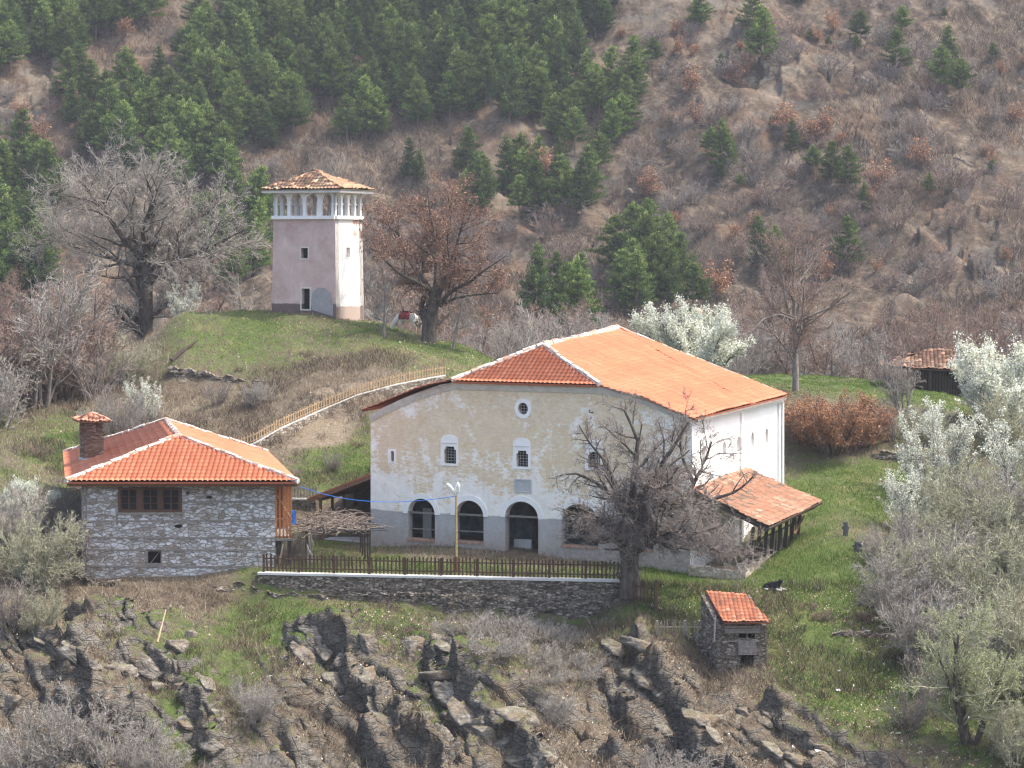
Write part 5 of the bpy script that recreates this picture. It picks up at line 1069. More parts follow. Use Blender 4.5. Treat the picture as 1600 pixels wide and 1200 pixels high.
def pergola():
    t=thing('pergola','low dark pergola of poles and rods beside the church front','pergola',P(530,880,111))
    zt=ZC-14.75; zg=ZC-16.75
    fr=[(478,108.9),(488,109.6),(497,110.6),(505,112),(563,108.9),(570,110),(577,111.2),(585,112.4),(590,113.4)]
    xs=[]
    A_=P(474,0,108.8);B_=P(606,0,108.8);C_=P(480,0,114.8);D_=P(566,0,114.8)
    for p in (A_,B_,C_,D_): p[2]=zt
    for s_,(e0,e1) in enumerate(((A_+[.15,0,0],C_),(B_-[.9,0,0],D_-[.1,0,0]))):
        for k in range(5): 
            p=e0+(e1-e0)*k/4; g=G(); g.beam((p[0],p[1],zg-.3),(p[0]+random.uniform(-.04,.04),p[1],zt),.085,.085); g.build('post','wood_dark',t)
        g=G(); g.beam(e0,e1,.08,.08); g.build('side_beam','wood_dark',t)
    for k in range(9):
        f_=k/8; g=G(); g.tube([A_+(C_-A_)*f_+[0,0,.06],B_+(D_-B_)*f_+[0,0,.06]],.022,5); g.build('rod','iron_dark',t)
    # vine
    v=thing('grapevine','tangled leafless vine stems draped over the dark pergola','vine',P(530,880,110.9))
    r=random.Random(4)
    for k in range(6):
        g=G()
        p=A_+(B_-A_)*r.uniform(0,.12)+(C_-A_)*r.random(); q=np.array([p[0],p[1],zg-.2]); pts=[q]
        for j in range(1,7): pts.append(np.array([p[0]+r.gauss(0,.08),p[1]+r.gauss(0,.06),zg+(zt-zg)*j/6]))
        g.tube(pts,[.05]*4+[.035]*3,5); g.build('stem','twig_grey',v)
    g=G()
    for k in range(260):
        f0=r.random()*.9; s0=r.random(); p=A_+(C_-A_)*s0+((B_+(D_-B_)*s0)-(A_+(C_-A_)*s0))*f0*.8+[0,0,.1]; ang=r.choice([0,0,0,PI])+r.gauss(0,.45); pts=[p]
        n=r.randint(4,9)
        for j in range(n):
            ang+=r.gauss(0,.45); st=.22; p=p+np.array([math.cos(ang)*st,math.sin(ang)*st*.8,r.gauss(0,.09)]); p[2]=min(max(p[2],zt-.22),zt+.38); pts.append(p)
        g.tube(pts,[.024*(1-.7*i/len(pts))+.006 for i in range(len(pts))],4)
    g.build('shoots','vine_shoot',v)
pergola()
# gravestones
def stone_cross(u,v,d,label,h,w,mat,dx=0):
    p=GP(u,d); g=G(); x,y,z=p
    g.box(x-w*.32,x+w*.32,y-.07,y+.07,z-.3,z+h*.62); g.box(x-w*.5,x+w*.5,y-.075,y+.075,z+h*.45,z+h*.68); g.box(x-w*.3,x+w*.3,y-.072,y+.072,z+h*.66,z+h)
    o=mk('gravestone',g.v,g.f,mat,None,rnd=g.r,org=p); o.location=p.tolist(); tag(o,label,'gravestone')
stone_cross(1321,hit and 838,hit(1321,838,108,124) or 114,'dark weathered cross-shaped gravestone standing on the grass past the timber shed',.75,.36,'gravestone_dark')
stone_cross(1341,857,hit(1337,862,108,124) or 112.5,'squat dark gravestone half hidden at the edge of the grey thicket',.55,.6,'gravestone_dark')
p=GP(1398,hit(1398,780,115,128) or 123.5); g=G(); x,y,z=p; g.box8([(x-.22,y-.06,z-.3),(x+.22,y-.06,z-.3),(x+.22,y+.06,z-.3),(x-.22,y+.06,z-.3)],[(x-.24,y-.04,z+.75),(x+.24,y-.04,z+.75),(x+.24,y+.06,z+.75),(x-.24,y+.06,z+.75)])
gs=thing('gravestone','pale upright gravestone slab with a small dark lantern before it','gravestone',p); g.build('slab','concrete',gs)
g=G(); g.tube([p+[.03,-.12,-.1],p+[.03,-.12,.25]],.055,8); g.build('lantern','iron_dark',gs)
# leaning pale pole on the slope, fallen trunk on the terrace
d_=hit(246,1008,90,106) or 101.5; p=GP(246,d_); q=P(259,953,d_+1.2); g=G(); g.tube([p,q],[.05,.03],6); tag(g.build('leaning_pole','wood_pale'),'thin pale pole leaning on the rocky slope below the stone house','pole')
p=P(270,557,141.2); q=P(308,552,142.5); p=GP(268,142.2,.15); q=GP(308,144,.35); g=G(); g.tube([p,(p+q)/2+[0,0,.08],q],[.16,.13,.06],7); tag(g.build('fallen_log','wood_dark'),'dark fallen log lying at the top of the tower knoll terrace','log')
# litter
lit=[(843,707),(752,1078),(598,1180),(612,1186),(640,1183),(1312,921+80),(1310,1050),(1280,1180),(1262,1195),(1350,1148),(535,1092),(1408,1146),(858,948)]
for k,(u,v) in enumerate([(752,1078),(598,1180),(612,1186),(640,1183),(1310,1051),(1280,1180),(1262,1195),(535,1092),(1405,1150),(858,948),(718,1072),(1310,1082),(420,1060)]):
    d=hit(u,v,86,106)
    if not d: continue
    p=GP(u,d,.06); r=random.Random(k); g=G(); pts=[p+np.array([r.gauss(0,.09),r.gauss(0,.06),abs(r.gauss(0,.06))]) for _ in range(7)]
    g.add(pts,[(0,1,2),(1,3,2),(2,3,4),(3,5,4),(4,5,6)]); o=mk('litter',g.v,g.f,'litter_white',None,rnd=g.r,org=p); o.location=p.tolist(); tag(o,'crumpled white scrap of litter on the rough slope','litter','scraps of litter on the slope')
# ------------------------------------------------------------------ animals
def skinned(name,joints,edges,radii,mat,parent,sub=2,faces_color=None):
    me=bpy.data.meshes.new(name); me.from_pydata(joints,edges,[]); o=bpy.data.objects.new(name,me); C.objects.link(o)
    m=o.modifiers.new('skin','SKIN'); m.use_smooth_shade=True
    for v,r_ in zip(me.skin_vertices[0].data,radii): v.radius=r_ if hasattr(r_,'__len__') else (r_,r_)
    me.skin_vertices[0].data[0].use_root=True
    s=o.modifiers.new('sub','SUBSURF'); s.levels=sub; s.render_levels=sub
    me.materials.append(MAT[mat]); o.parent=parent; return o
def coat(name,fn):
    b=NB(name,.85,.2); fn(b); MAT[name]=b.m
def horse():
    # local axes: +x towards the head. stands 1.45 m at the withers, grazing
    p=GP(637,148.2); t=thing('horse','white horse grazing on the knoll with a dark red blanket on its back','horse',p)
    J=[(0,0,1.05),(-.45,0,1.12),(.42,0,1.10),(.62,0,1.12),(.85,0,.92),(1.05,0,.62),(1.16,0,.42),(1.20,0,.18),(-.62,0,1.08),(-.78,0,1.0),
       (.48,.17,.92),(.50,.18,.50),(.50,.18,.46),(.50,.18,.07),(.56,.18,.02),
       (.44,-.17,.92),(.60,-.18,.52),(.60,-.18,.46),(.58,-.18,.07),(.64,-.18,.02),
       (-.55,.17,.92),(-.47,.18,.68),(-.70,.18,.46),(-.66,.18,.08),(-.60,.18,.02),
       (-.58,-.17,.92),(-.50,-.18,.68),(-.76,-.18,.46),(-.72,-.18,.08),(-.66,-.18,.02)]
    E=[(0,1),(0,2),(2,3),(3,4),(4,5),(5,6),(6,7),(1,8),(8,9),(2,10),(10,11),(11,12),(12,13),(13,14),(2,15),(15,16),(16,17),(17,18),(18,19),(8,20),(20,21),(21,22),(22,23),(23,24),(8,25),(25,26),(26,27),(27,28),(28,29)]
    Rr=[(.27,.33),(.26,.30),(.25,.32),(.18,.26),(.12,.2),(.10,.15),(.11,.13),(.06,.07),(.23,.26),(.10,.13),
        .12,.065,.06,.042,.055,.12,.065,.06,.042,.055,.15,.10,.06,.042,.055,.15,.10,.06,.042,.055]
    coat('horse_coat',lambda b: b.out(b.mix(b.rng(b.math('ADD',b.sep(b.opos())[0],b.math('MULTIPLY',b.sep(b.opos())[2],-.6)),.55,.95),b.mix(b.rng(b.sep(b.opos())[2],.45,.95),(.50,.41,.28),(.74,.70,.62)),(.60,.57,.51))))
    o=skinned('body',J,E,Rr,'horse_coat',t); 
    ears=G(); 
    for s in (-.06,.06): ears.tube([(1.02,s,.70),(1.05,s*1.4,.84)],[.035,.008],5)
    e=mk('ear',ears.v[:len(ears.v)//2],ears.f[:len(ears.f)//2],'horse_coat',None); e.parent=o
    e=mk('ear',ears.v[:len(ears.v)//2],ears.f[:len(ears.f)//2],'horse_coat',None); e.parent=o; e.location=(0,.13,0)
    g=G(); g.tube([(-.80,0,1.02),(-.92,0,.85),(-.93,0,.5),(-.90,0,.3)],[.05,.08,.07,.02],6); x=g.build('tail','horse_tail',None); x.parent=o
    g=G(); g.tube([(.55,0,1.36),(.80,0,1.13),(1.0,0,.80)],[.04,.06,.03],5); x=g.build('mane','horse_tail',None); x.parent=o
    # blanket
    V=[];n=9;m=9
    for i in range(n):
        x=-.28+.80*i/(n-1)
        for j in range(m):
            a=-1.75+3.5*j/(m-1); V.append((x,.37*math.sin(a),1.10+.40*math.cos(a)-(.0 if abs(a)<1.3 else .05)+.02*math.sin(i*2+j)))
    Fc=[(i*m+j,(i+1)*m+j,(i+1)*m+j+1,i*m+j+1) for i in range(n-1) for j in range(m-1)]; x=mk('blanket',V,Fc,'red_blanket',None,smooth=True); x.parent=t
    g=G(); g.tube([(.30,-.12,1.50),(.34,0,1.62),(.30,.12,1.50)],[.05,.07,.05],6); g.box(-.1,.3,-.16,.16,1.46,1.54); x=g.build('saddle','wood_dark',None); x.parent=t
    t.rotation_euler=(0,0,R(158)); t.scale=(1.02,1.02,1.02)
horse()
def dog():
    d=hit(1207,922,100,109) or 105.6; p=GP(1207,d); t=thing('dog','black dog with white paws and chest lying on the grass above the stone hut','dog',p)
    J=[(0,0,.17),(-.25,0,.16),(.22,0,.20),(.34,0,.30),(.42,0,.38),(.55,0,.34),(-.38,0,.12),(-.52,.1,.06),(-.6,.25,.04),
       (.24,.11,.12),(.30,.15,.05),(.58,.16,.04),(.24,-.11,.12),(.30,-.15,.05),(.56,-.17,.04),
       (-.28,-.13,.13),(-.08,-.2,.10),(-.26,-.24,.05),(-.05,-.28,.035),(-.28,.13,.12),(-.1,.2,.09),(-.26,.22,.05)]
    E=[(0,1),(0,2),(2,3),(3,4),(4,5),(1,6),(6,7),(7,8),(2,9),(9,10),(10,11),(2,12),(12,13),(13,14),(1,15),(15,16),(16,17),(17,18),(1,19),(19,20),(20,21)]
    Rr=[(.15,.14),(.15,.14),(.14,.15),.09,.10,.045,.07,.035,.03,.06,.045,.035,.06,.045,.035,.08,.06,.04,.035,.08,.06,.04]
    def fn(b):
        s=b.sep(b.opos()); m=b.rng(b.math('ADD',s[0],b.math('MULTIPLY',s[2],-.9)),.20,.26); leg=b.math('MULTIPLY',b.rng(s[2],.09,.06),b.rng(s[0],-.3,-.2)); 
        b.out(b.mix(b.math('MAXIMUM',m,leg),(.012,.012,.014),(.75,.73,.70)))
    coat('dog_coat',fn); o=skinned('body',J,E,Rr,'dog_coat',t)
    for s in (-1,1):
        g=G(); g.tube([(.40,s*.07,.46),(.37,s*.11,.40),(.37,s*.11,.34)],[.035,.03,.008],5); x=g.build('ear','iron_dark',None); x.parent=o
    t.rotation_euler=(0,0,R(-38)); t.scale=(1.15,1.15,1.25)
dog()
# ------------------------------------------------------------------ woody plants
def unit(a): return a/(np.linalg.norm(a,axis=-1,keepdims=True)+1e-9)
def grow(P0,D0,L,Rr,m,wig,up,r,taper=.35,drop=0):
    N=len(P0); pts=np.zeros((N,m,3)); pts[:,0]=P0; d=unit(D0); st=(L/(m-1))[:,None]
    for k in range(1,m):
        d=unit(d+wig*r.normal(0,1,(N,3))+np.array([0,0,up-drop*k/m])); pts[:,k]=pts[:,k-1]+d*st
    rad=Rr[:,None]*np.linspace(1,taper,m)[None]; return pts,rad
def spawn(pts,rad,L,n,t0,t1,ang,lr,rr,r,jl=.35,tapL=.4):
    N,m,_=pts.shape; n_=np.maximum(1,np.round(n*L/L.mean()*(1+r.normal(0,.15,N)))).astype(int) if np.isscalar(n) else n
    pi=np.repeat(np.arange(N),n_); K=len(pi); t=r.uniform(t0,t1,K); f=t*(m-1); i=np.minimum(f.astype(int),m-2); w=(f-i)[:,None]
    p=pts[pi,i]*(1-w)+pts[pi,i+1]*w; d=unit(pts[pi,i+1]-pts[pi,i]); rd=rad[pi,i]*(1-w[:,0])+rad[pi,i+1]*w[:,0]
    rnd=r.normal(0,1,(K,3)); side=unit(rnd-(rnd*d).sum(1,keepdims=True)*d); a=np.radians(ang)*(1+r.normal(0,.25,K)); D=d*np.cos(a)[:,None]+side*np.sin(a)[:,None]
    Lc=L[pi]*lr*(1-tapL*t)*(1+r.uniform(-jl,jl,K)); return p,D,Lc,rd*rr
def tubes(pts,rad,sides):
    N,m,_=pts.shape; d=np.empty_like(pts); d[:,1:-1]=pts[:,2:]-pts[:,:-2]; d[:,0]=pts[:,1]-pts[:,0]; d[:,-1]=pts[:,-1]-pts[:,-2]; d=unit(d)
    ref=np.where(np.abs(d[...,2:3])<.9,np.array([0,0,1.]),np.array([1.,0,0])); a=unit(np.cross(d,ref)); b=np.cross(a,d)
    th=np.arange(sides)*2*PI/sides; V=pts[:,:,None]+rad[:,:,None,None]*(np.cos(th)[None,None,:,None]*a[:,:,None]+np.sin(th)[None,None,:,None]*b[:,:,None])
    idx=np.arange(N*m*sides).reshape(N,m,sides); nx=np.roll(idx,-1,2)
    Fc=np.stack([idx[:,:-1],nx[:,:-1],nx[:,1:],idx[:,1:]],-1).reshape(-1,4); return V.reshape(-1,3),Fc
def merge(lst):
    Vs=[];Fs=[];b=0
    for V,Fc in lst: Vs.append(V);Fs.append(Fc+b);b+=len(V)
    return np.concatenate(Vs),np.concatenate(Fs)
def leaves(P0,size,r,flat=0.,asp=.6,dirs=None):
    n=len(P0); a=unit(r.normal(0,1,(n,3))) if dirs is None else unit(dirs+.5*r.normal(0,1,(n,3))); b=r.normal(0,1,(n,3)); b=unit(b-(b*a).sum(1,keepdims=True)*a)
    s=size*(.6+.8*r.random(n))[:,None]; V=np.stack([P0-b*s*asp*.5,P0+a*s*.5-b*s*.05,P0+b*s*asp*.5,P0-a*s*.5],1).reshape(-1,3)
    Fc=np.arange(n*4).reshape(n,4); return V,Fc
def along(pts,n,r,t0=.2,t1=1,spread=.05):
    N,m,_=pts.shape; pi=r.integers(0,N,n); t=r.uniform(t0,t1,n); f=t*(m-1); i=np.minimum(f.astype(int),m-2); w=(f-i)[:,None]
    return pts[pi,i]*(1-w)+pts[pi,i+1]*w+r.normal(0,spread,(n,3)), unit(pts[pi,i+1]-pts[pi,i])
# level: (n children, t0, t1, angle, length ratio, radius ratio, points, wiggle, up, sides)
def woody(trunks,levels,seed,nthick=1,rmin=.006):
    """trunks: list of (pts array (m,3), rad array); same m"""
    r=np.random.default_rng(seed); pts=np.stack([t[0] for t in trunks]); rad=np.stack([t[1] for t in trunks])
    L=np.linalg.norm(np.diff(pts,axis=1),axis=2).sum(1); out=[(pts,rad,7)]
    for lv in levels:
        n,t0,t1,ang,lr,rr,m,wig,up,sd=lv; p,D,Lc,Rc=spawn(pts,rad,L,n,t0,t1,ang,lr,rr,r); Rc=np.maximum(Rc,rmin*1.5)
        pts,rad=grow(p,D,Lc,Rc,m,wig,up,r,.35); rad=np.maximum(rad,rmin); L=Lc; out.append((pts,rad,sd))
    return out,r
def resample(p,m=9):
    return lerp_poly(np.array(p,float),np.linspace(0,1,m))
def make_parts(out,nth,parent,bark,twig,org,leaf=None,leafn=0,leafsize=.1,leafasp=.6,r=None,tname='trunk',lname='leaves',spread=.05,t0=.2,lv=-1):
    V,Fc=merge([tubes(*o) for o in out[:nth]]); a=mk(tname,V,Fc,bark,None,org=org,smooth=True); a.parent=parent
    V,Fc=merge([tubes(*o) for o in out[nth:]]); b=mk('crown',V,Fc,twig,None,org=org); b.parent=parent; res=[a,b]
    if leaf:
        q,dr=along(out[lv][0],leafn,r,t0,1,spread); V,Fc=leaves(q,leafsize,r,asp=leafasp); c=mk(lname,V,Fc,leaf,None,rnd=r.random(len(Fc)),org=org); c.parent=parent; res.append(c)
    return res
def limb_px(pts): return np.array([P(u,v,d) for u,v,d in pts])
def custom_tree(name,label,cat,base,limbs,levels,seed,bark,twig,nth=2,leaf=None,leafn=0,leafsize=.1,rmin=.007,lname='leaves',spread=.05,asp=.6,m=9):
    """limbs: list of (pts world, r0, r1)"""
    tr=[(resample(p,m),np.linspace(r0,r1,m)) for p,r0,r1 in limbs]; out,r=woody(tr,levels,seed,rmin=rmin)
    t=thing(name,label,cat,base); make_parts(out,nth,t,bark,twig,np.array(base,float),leaf,leafn,leafsize,asp,r,lname=lname,spread=spread); return t
LV=lambda n1,n2,n3,a=45: [(n1,.15,1,a,.55,.55,6,.13,.03,5),(n2,.1,1,a,.5,.55,5,.16,.04,4),(n3,.1,1,a-5,.5,.6,4,.18,.05,3)]
# --- the old walnut before the church
def walnut():
    d=104.6; base=P(985,930,d); Q=lambda *l:np.array([P(u,v,d+dd) for u,v,dd in l])
    limbs=[(Q((985,934,0),(984,905,0),(983,880,0),(985,855,0),(990,838,0)),.52,.40),
     (Q((978,880,0),(973,850,-.2),(960,832,-.4),(945,818,-.6),(928,806,-.7),(902,805,-.9),(880,796,-1)),.24,.05),
     (Q((978,870,0),(965,845,-.3),(948,842,-.6),(930,845,-1),(905,838,-1.3)),.17,.04),
     (Q((987,850,0),(985,800,.1),(990,760,.2),(992,728,.2),(998,692,.3),(985,660,.5),(975,640,.6)),.26,.05),
     (Q((993,845,0),(1006,800,-.3),(1014,770,-.4),(1032,728,-.6),(1055,695,-.7),(1075,660,-.8)),.25,.04),
     (Q((998,845,0),(1012,812,.4),(1022,795,.6),(1050,795,1),(1074,785,1.1),(1082,755,1.2),(1100,728,1.3),(1112,690,1.4)),.24,.04),
     (Q((1000,850,0),(1020,835,-.6),(1048,830,-1),(1078,842,-1.3),(1105,850,-1.5),(1135,872,-1.8)),.20,.05),
     (Q((998,860,0),(1030,842,-.9),(1060,838,-1.4),(1095,832,-1.7),(1130,820,-2)),.17,.04),
     (Q((1070,788,1.1),(1100,785,1),(1120,778,.9),(1142,772,.8),(1165,758,.6),(1180,740,.5)),.13,.03),
     (Q((988,845,0),(978,810,.6),(966,780,1),(952,745,1.2),(940,715,1.3)),.20,.04),
     (Q((988,848,0),(998,815,-.8),(1005,780,-1.4),(1040,760,-2),(1060,730,-2.3)),.18,.04),
     (Q((975,800,.5),(952,770,.9),(925,750,1.1),(895,738,1.2),(868,745,1.2)),.13,.03),(Q((968,770,1),(945,720,1.4),(920,690,1.6),(905,665,1.7)),.12,.03),
     (Q((1085,757,1.2),(1068,720,1.2),(1062,690,1),(1070,655,1)),.11,.03)]
    lv=[(13,.12,1,52,.36,.5,7,.17,.05,4),(7,.1,1,48,.5,.5,5,.2,.05,3),(6,.1,1,45,.48,.55,4,.22,.05,3),(2,.2,1,40,.55,.7,3,.2,.03,3)]
    t=custom_tree('walnut_tree','gnarled leafless walnut tree with thick trunk in front of the church corner','tree',base,limbs,lv,11,'bark_dark','twig_purple',2,rmin=.008)
    # dense sprouting suckers
    r=np.random.default_rng(5); P0=[];D=[]
    for c,n,s in ((P(1122,845,d-1.6),230,.8),(P(1050,835,d-1),90,.6),(P(985,830,d-.6),190,.5),(P(925,828,d-.9),110,.55),(P(985,872,d-.4),55,.3),(P(1075,800,d-.2),120,.8),(P(1140,875,d-1.9),80,.5)):
        P0.append(c+r.normal(0,s,(n,3))*[1,.6,.6]); D.append(unit(r.normal(0,1,(n,3))+[0,0,.25]))
    P0=np.concatenate(P0);D=np.concatenate(D); pts,rad=grow(P0,D,r.uniform(.5,1.3,len(P0)),np.full(len(P0),.012),5,.25,.02,r,.5)
    p2,D2,L2,R2=spawn(pts,rad,np.full(len(P0),.9),4,.1,1,45,.5,.8,r); pts2,rad2=grow(p2,D2,L2,np.full(len(p2),.008),4,.2,.02,r,.6)
    V,Fc=merge([tubes(pts,rad,3),tubes(pts2,rad2,3)]); o=mk('sucker_shoots',V,Fc,'twig_purple',None,org=np.array(base)); o.parent=t
walnut()
# --- tree beside the horse
def brown_tree():
    d=147.0; Q=lambda *l:np.array([P(u,v,d+dd) for u,v,dd in l]); base=P(671,538,d)
    limbs=[(Q((670,541,0),(671,510,0),(675,480,0),(680,455,0)),.55,.42),(Q((663,500,0),(659,478,0),(662,464,0)),.2,.17),
     (Q((680,462,0),(683,430,.3),(682,400,.5),(678,360,.8),(670,320,1),(668,290,1.2)),.24,.03),
     (Q((684,465,0),(700,420,-.5),(712,390,-1),(722,350,-1.4),(730,310,-1.6)),.2,.03),
     (Q((676,460,0),(660,435,.6),(645,415,1),(630,390,1.5),(618,350,2),(605,330,2.4)),.2,.03),
     (Q((686,475,0),(705,455,-1),(735,440,-1.5),(760,420,-2),(790,400,-2.3)),.17,.03),
     (Q((688,478,0),(710,466,-1.4),(745,460,-2.2),(780,458,-3)),.13,.03),
     (Q((674,455,0),(650,440,-.8),(620,425,-1.4),(595,400,-2),(580,375,-2)),.15,.03),
     (Q((682,455,0),(695,400,1),(705,350,1.6),(700,300,2)),.18,.03)]
    lv=[(11,.12,1,48,.42,.5,6,.13,.04,4),(8,.1,1,45,.5,.5,5,.16,.04,3),(5,.1,1,42,.48,.6,3,.18,.04,3)]
    custom_tree('old_tree','broad old tree with reddish brown buds beside the white horse','tree',base,limbs,lv,21,'bark_dark','twig_brown',2,'bud_leaves',15000,.14,rmin=.010,lname='leaves',spread=.12)
brown_tree()
def big_left():
    d=163.0; Q=lambda *l:np.array([P(u,v,d+dd) for u,v,dd in l]); base=P(228,470,d)
    b=GP(228,d); limbs=[(np.array([b-[0,0,.5],P(228,450,d),P(229,420,d),P(228,400,d)]),.62,.5),
     (Q((228,415,0),(215,385,.5),(208,350,1),(205,310,1.5),(195,270,2)),.3,.04),
     (Q((226,410,0),(190,370,-.8),(165,330,-1.5),(140,300,-2),(115,285,-2.5),(95,300,-3)),.3,.04),
     (Q((230,405,0),(235,370,-.5),(238,330,-.8),(250,290,-1),(262,255,-1)),.28,.04),
     (Q((232,412,0),(265,385,.5),(295,350,1),(318,330,1.4),(345,300,1.8)),.26,.04),
     (Q((232,420,0),(270,405,-1.5),(310,395,-2.5),(350,375,-3.5),(380,360,-4)),.22,.04),
     (Q((224,420,0),(180,405,1.5),(140,395,2.5),(100,380,3.5),(75,365,4)),.22,.04),
     (Q((228,405,0),(222,360,-2),(240,310,-3),(225,270,-4)),.22,.04),
     (Q((230,425,0),(270,440,-2),(320,440,-3.5)),.15,.04),(Q((225,428,0),(180,435,-2),(130,425,-3.5)),.15,.04)]
    lv=[(16,.15,1,50,.50,.5,7,.16,.05,4),(10,.1,1,45,.5,.5,5,.18,.05,3),(7,.1,1,42,.5,.6,4,.2,.05,3)]
    custom_tree('spreading_tree','huge leafless spreading tree on the left, in front of the pine slope','tree',base,limbs,lv,31,'bark_dark','twig_grey',2,'grey_buds',3500,.10,rmin=.012,lname='leaves',spread=.15)
big_left()
def tall_tree():
    d=142.5; Q=lambda *l:np.array([P(u,v,d+dd) for u,v,dd in l]); b=GP(1243,d)
    limbs=[(np.array([b-[0,0,.3],P(1243,560,d),P(1241,500,d),P(1240,440,d),P(1243,380,d)]),.24,.05),
     (Q((1241,520,0),(1250,470,.4),(1256,420,.7),(1264,370,1)),.14,.03),(Q((1240,520,0),(1228,470,-.3),(1222,430,-.5),(1212,385,-.8)),.12,.03),
     (Q((1241,500,0),(1215,490,-1),(1190,500,-2),(1165,530,-2.5)),.08,.02),(Q((1241,505,0),(1275,490,-1),(1310,475,-1.5),(1340,470,-2)),.09,.02),
     (Q((1240,470,0),(1215,430,1),(1195,400,1.5)),.08,.02),(Q((1242,450,0),(1270,410,1),(1290,380,1.6)),.08,.02),(Q((1241,550,0),(1205,545,-1.5),(1175,560,-2)),.06,.02)]
    lv=[(11,.15,1,42,.42,.5,6,.12,.06,4),(7,.1,1,42,.5,.5,5,.15,.05,3),(5,.1,1,40,.5,.6,3,.18,.03,3)]
    custom_tree('tall_tree','tall slender bare tree standing alone at the edge of the meadow','tree',b,limbs,lv,41,'bark_grey','twig_brown',2,'bud_leaves',900,.10,rmin=.010,lname='leaves',spread=.1)
tall_tree()
# --- generic single trees and shrubs ---------------------------------------------
def stems(n,H_,spread,r,lean=.0,base_r=.1,m=7,r0=.06):
    out=[]
    for k in range(n):
        a=r.uniform(0,2*PI); s=spread*math.sqrt(r.random()); D=np.array([math.cos(a)*s,math.sin(a)*s,1]); D/=np.linalg.norm(D)
        p=[np.array([math.cos(a)*base_r*r.random(),math.sin(a)*base_r*r.random(),-.2])]; L=H_*r.uniform(.65,1)
        for j in range(m-1):
            D=unit(D+r.normal(0,.07,3)+np.array([0,0,.04])); p.append(p[-1]+D*L/(m-1))
        out.append((np.array(p),np.linspace(r0,r0*.3,m)))
    return out
VAR={}
def variant(key,n,H_,spread,levels,seed,bark,twig,leaf=None,leafn=0,leafsize=.1,nth=1,r0=.06,base_r=.15,rmin=.008,lname='leaves',sp=.06,tname='trunk',asp=.6):
    r=np.random.default_rng(seed); tr=stems(n,H_,spread,r,base_r=base_r,r0=r0); out,r=woody(tr,levels,seed,rmin=rmin)
    t=bpy.data.objects.new('tmp',None); parts=make_parts(out,nth,t,bark,twig,np.zeros(3),leaf,leafn,leafsize,asp,r,lname=lname,spread=sp,tname=tname)
    VAR[key]=[(p.name.split('.')[0],p.data) for p in parts]
    for p in parts: bpy.data.objects.remove(p)
    bpy.data.objects.remove(t)
def plant(key,loc,s,rz,name,label,cat,group=None,sz=None,tilt=0):
    t=thing(name,label,cat,loc,group); t.rotation_euler=(tilt,0,rz); t.scale=(s,s,s*(sz or 1))
    for nm,me in VAR[key]:
        o=bpy.data.objects.new(nm,me); C.objects.link(o); o.parent=t
    return t
S1=[(9,.1,1,42,.42,.55,5,.14,.06,4),(6,.1,1,40,.45,.6,4,.18,.05,3)]
S2=[(10,.15,1,45,.40,.5,5,.14,.05,4),(7,.1,1,42,.45,.55,4,.18,.04,3),(4,.1,1,40,.5,.7,3,.2,.03,3)]
U1=[(10,.12,1,28,.45,.5,5,.08,.10,4),(7,.1,1,30,.42,.6,4,.12,.08,3)]
# shrubs about 3 m high
for k in range(3):
    variant('grey%d'%k,20,3.0,.75,S2,200+k,'twig_grey','twig_grey',rmin=.006,r0=.035,base_r=.5,tname='stems')
    variant('purple%d'%k,18,3.0,.8,S1,210+k,'twig_purple','twig_purple',rmin=.007,r0=.035,base_r=.5,tname='stems')
    variant('olive%d'%k,22,3.0,.7,S2,220+k,'twig_olive','twig_olive','young_leaves',1500,.055,rmin=.006,r0=.035,base_r=.5,tname='stems',sp=.04)
    variant('low%d'%k,26,1.0,1.5,S1,230+k,'twig_brown','twig_brown',rmin=.006,r0=.015,base_r=.5,tname='stems')
    variant('dead%d'%k,60,1.0,2.2,S1,240+k,'twig_grey','twig_grey',rmin=.005,r0=.010,base_r=.9,tname='stems')
    # bare tree about 7 m high with one trunk
    variant('bare%d'%k,1,6.5,.12,[(15,.25,1,46,.50,.5,6,.13,.06,4),(9,.1,1,42,.45,.55,5,.16,.05,3),(6,.1,1,40,.48,.7,3,.18,.03,3)],250+k,'bark_grey','twig_grey',rmin=.011,r0=.15)
    variant('brown%d'%k,2,6.5,.25,[(12,.2,1,46,.50,.5,6,.13,.06,4),(9,.1,1,42,.45,.55,5,.16,.05,3),(6,.1,1,40,.48,.7,3,.18,.03,3)],260+k,'bark_brown','twig_brown','bud_leaves',500,.13,rmin=.011,r0=.13,lname='leaves',sp=.1)
    variant('multi%d'%k,7,6.0,.42,[(9,.2,1,36,.45,.5,6,.10,.09,4),(7,.1,1,38,.45,.55,4,.14,.06,3),(4,.1,1,38,.48,.7,3,.16,.03,3)],270+k,'bark_grey','twig_grey',rmin=.011,r0=.09,base_r=.5)
for k in range(2):
    variant('blossom%d'%k,13,3.6,.85,[(12,.15,1,30,.42,.5,6,.08,.12,4),(8,.1,1,28,.42,.6,5,.10,.12,3)],280+k,'bark_dark','twig_grey','blossom_white',40000,.066,rmin=.007,r0=.07,base_r=.3,lname='blossom',sp=.09,asp=.9)
    variant('thinbl%d'%k,10,3.6,.6,[(10,.15,1,30,.42,.5,6,.08,.12,4),(7,.1,1,28,.42,.6,5,.10,.12,3)],285+k,'twig_grey','twig_grey','blossom_white',12000,.058,rmin=.007,r0=.04,base_r=.5,lname='blossom',sp=.05,asp=.9,tname='stems')
variant('brownbush',18,3.0,.8,S2,233,'twig_red','twig_red',rmin=.008,r0=.045,base_r=.5,tname='stems')
variant('oak',16,3.9,1.0,[(12,.15,1,48,.42,.5,5,.14,.03,4),(8,.1,1,45,.45,.6,4,.18,.03,3)],290,'bark_dark','twig_brown','oak_leaves',15000,.105,rmin=.007,r0=.06,base_r=.8,sp=.10,asp=.7,tname='stems')
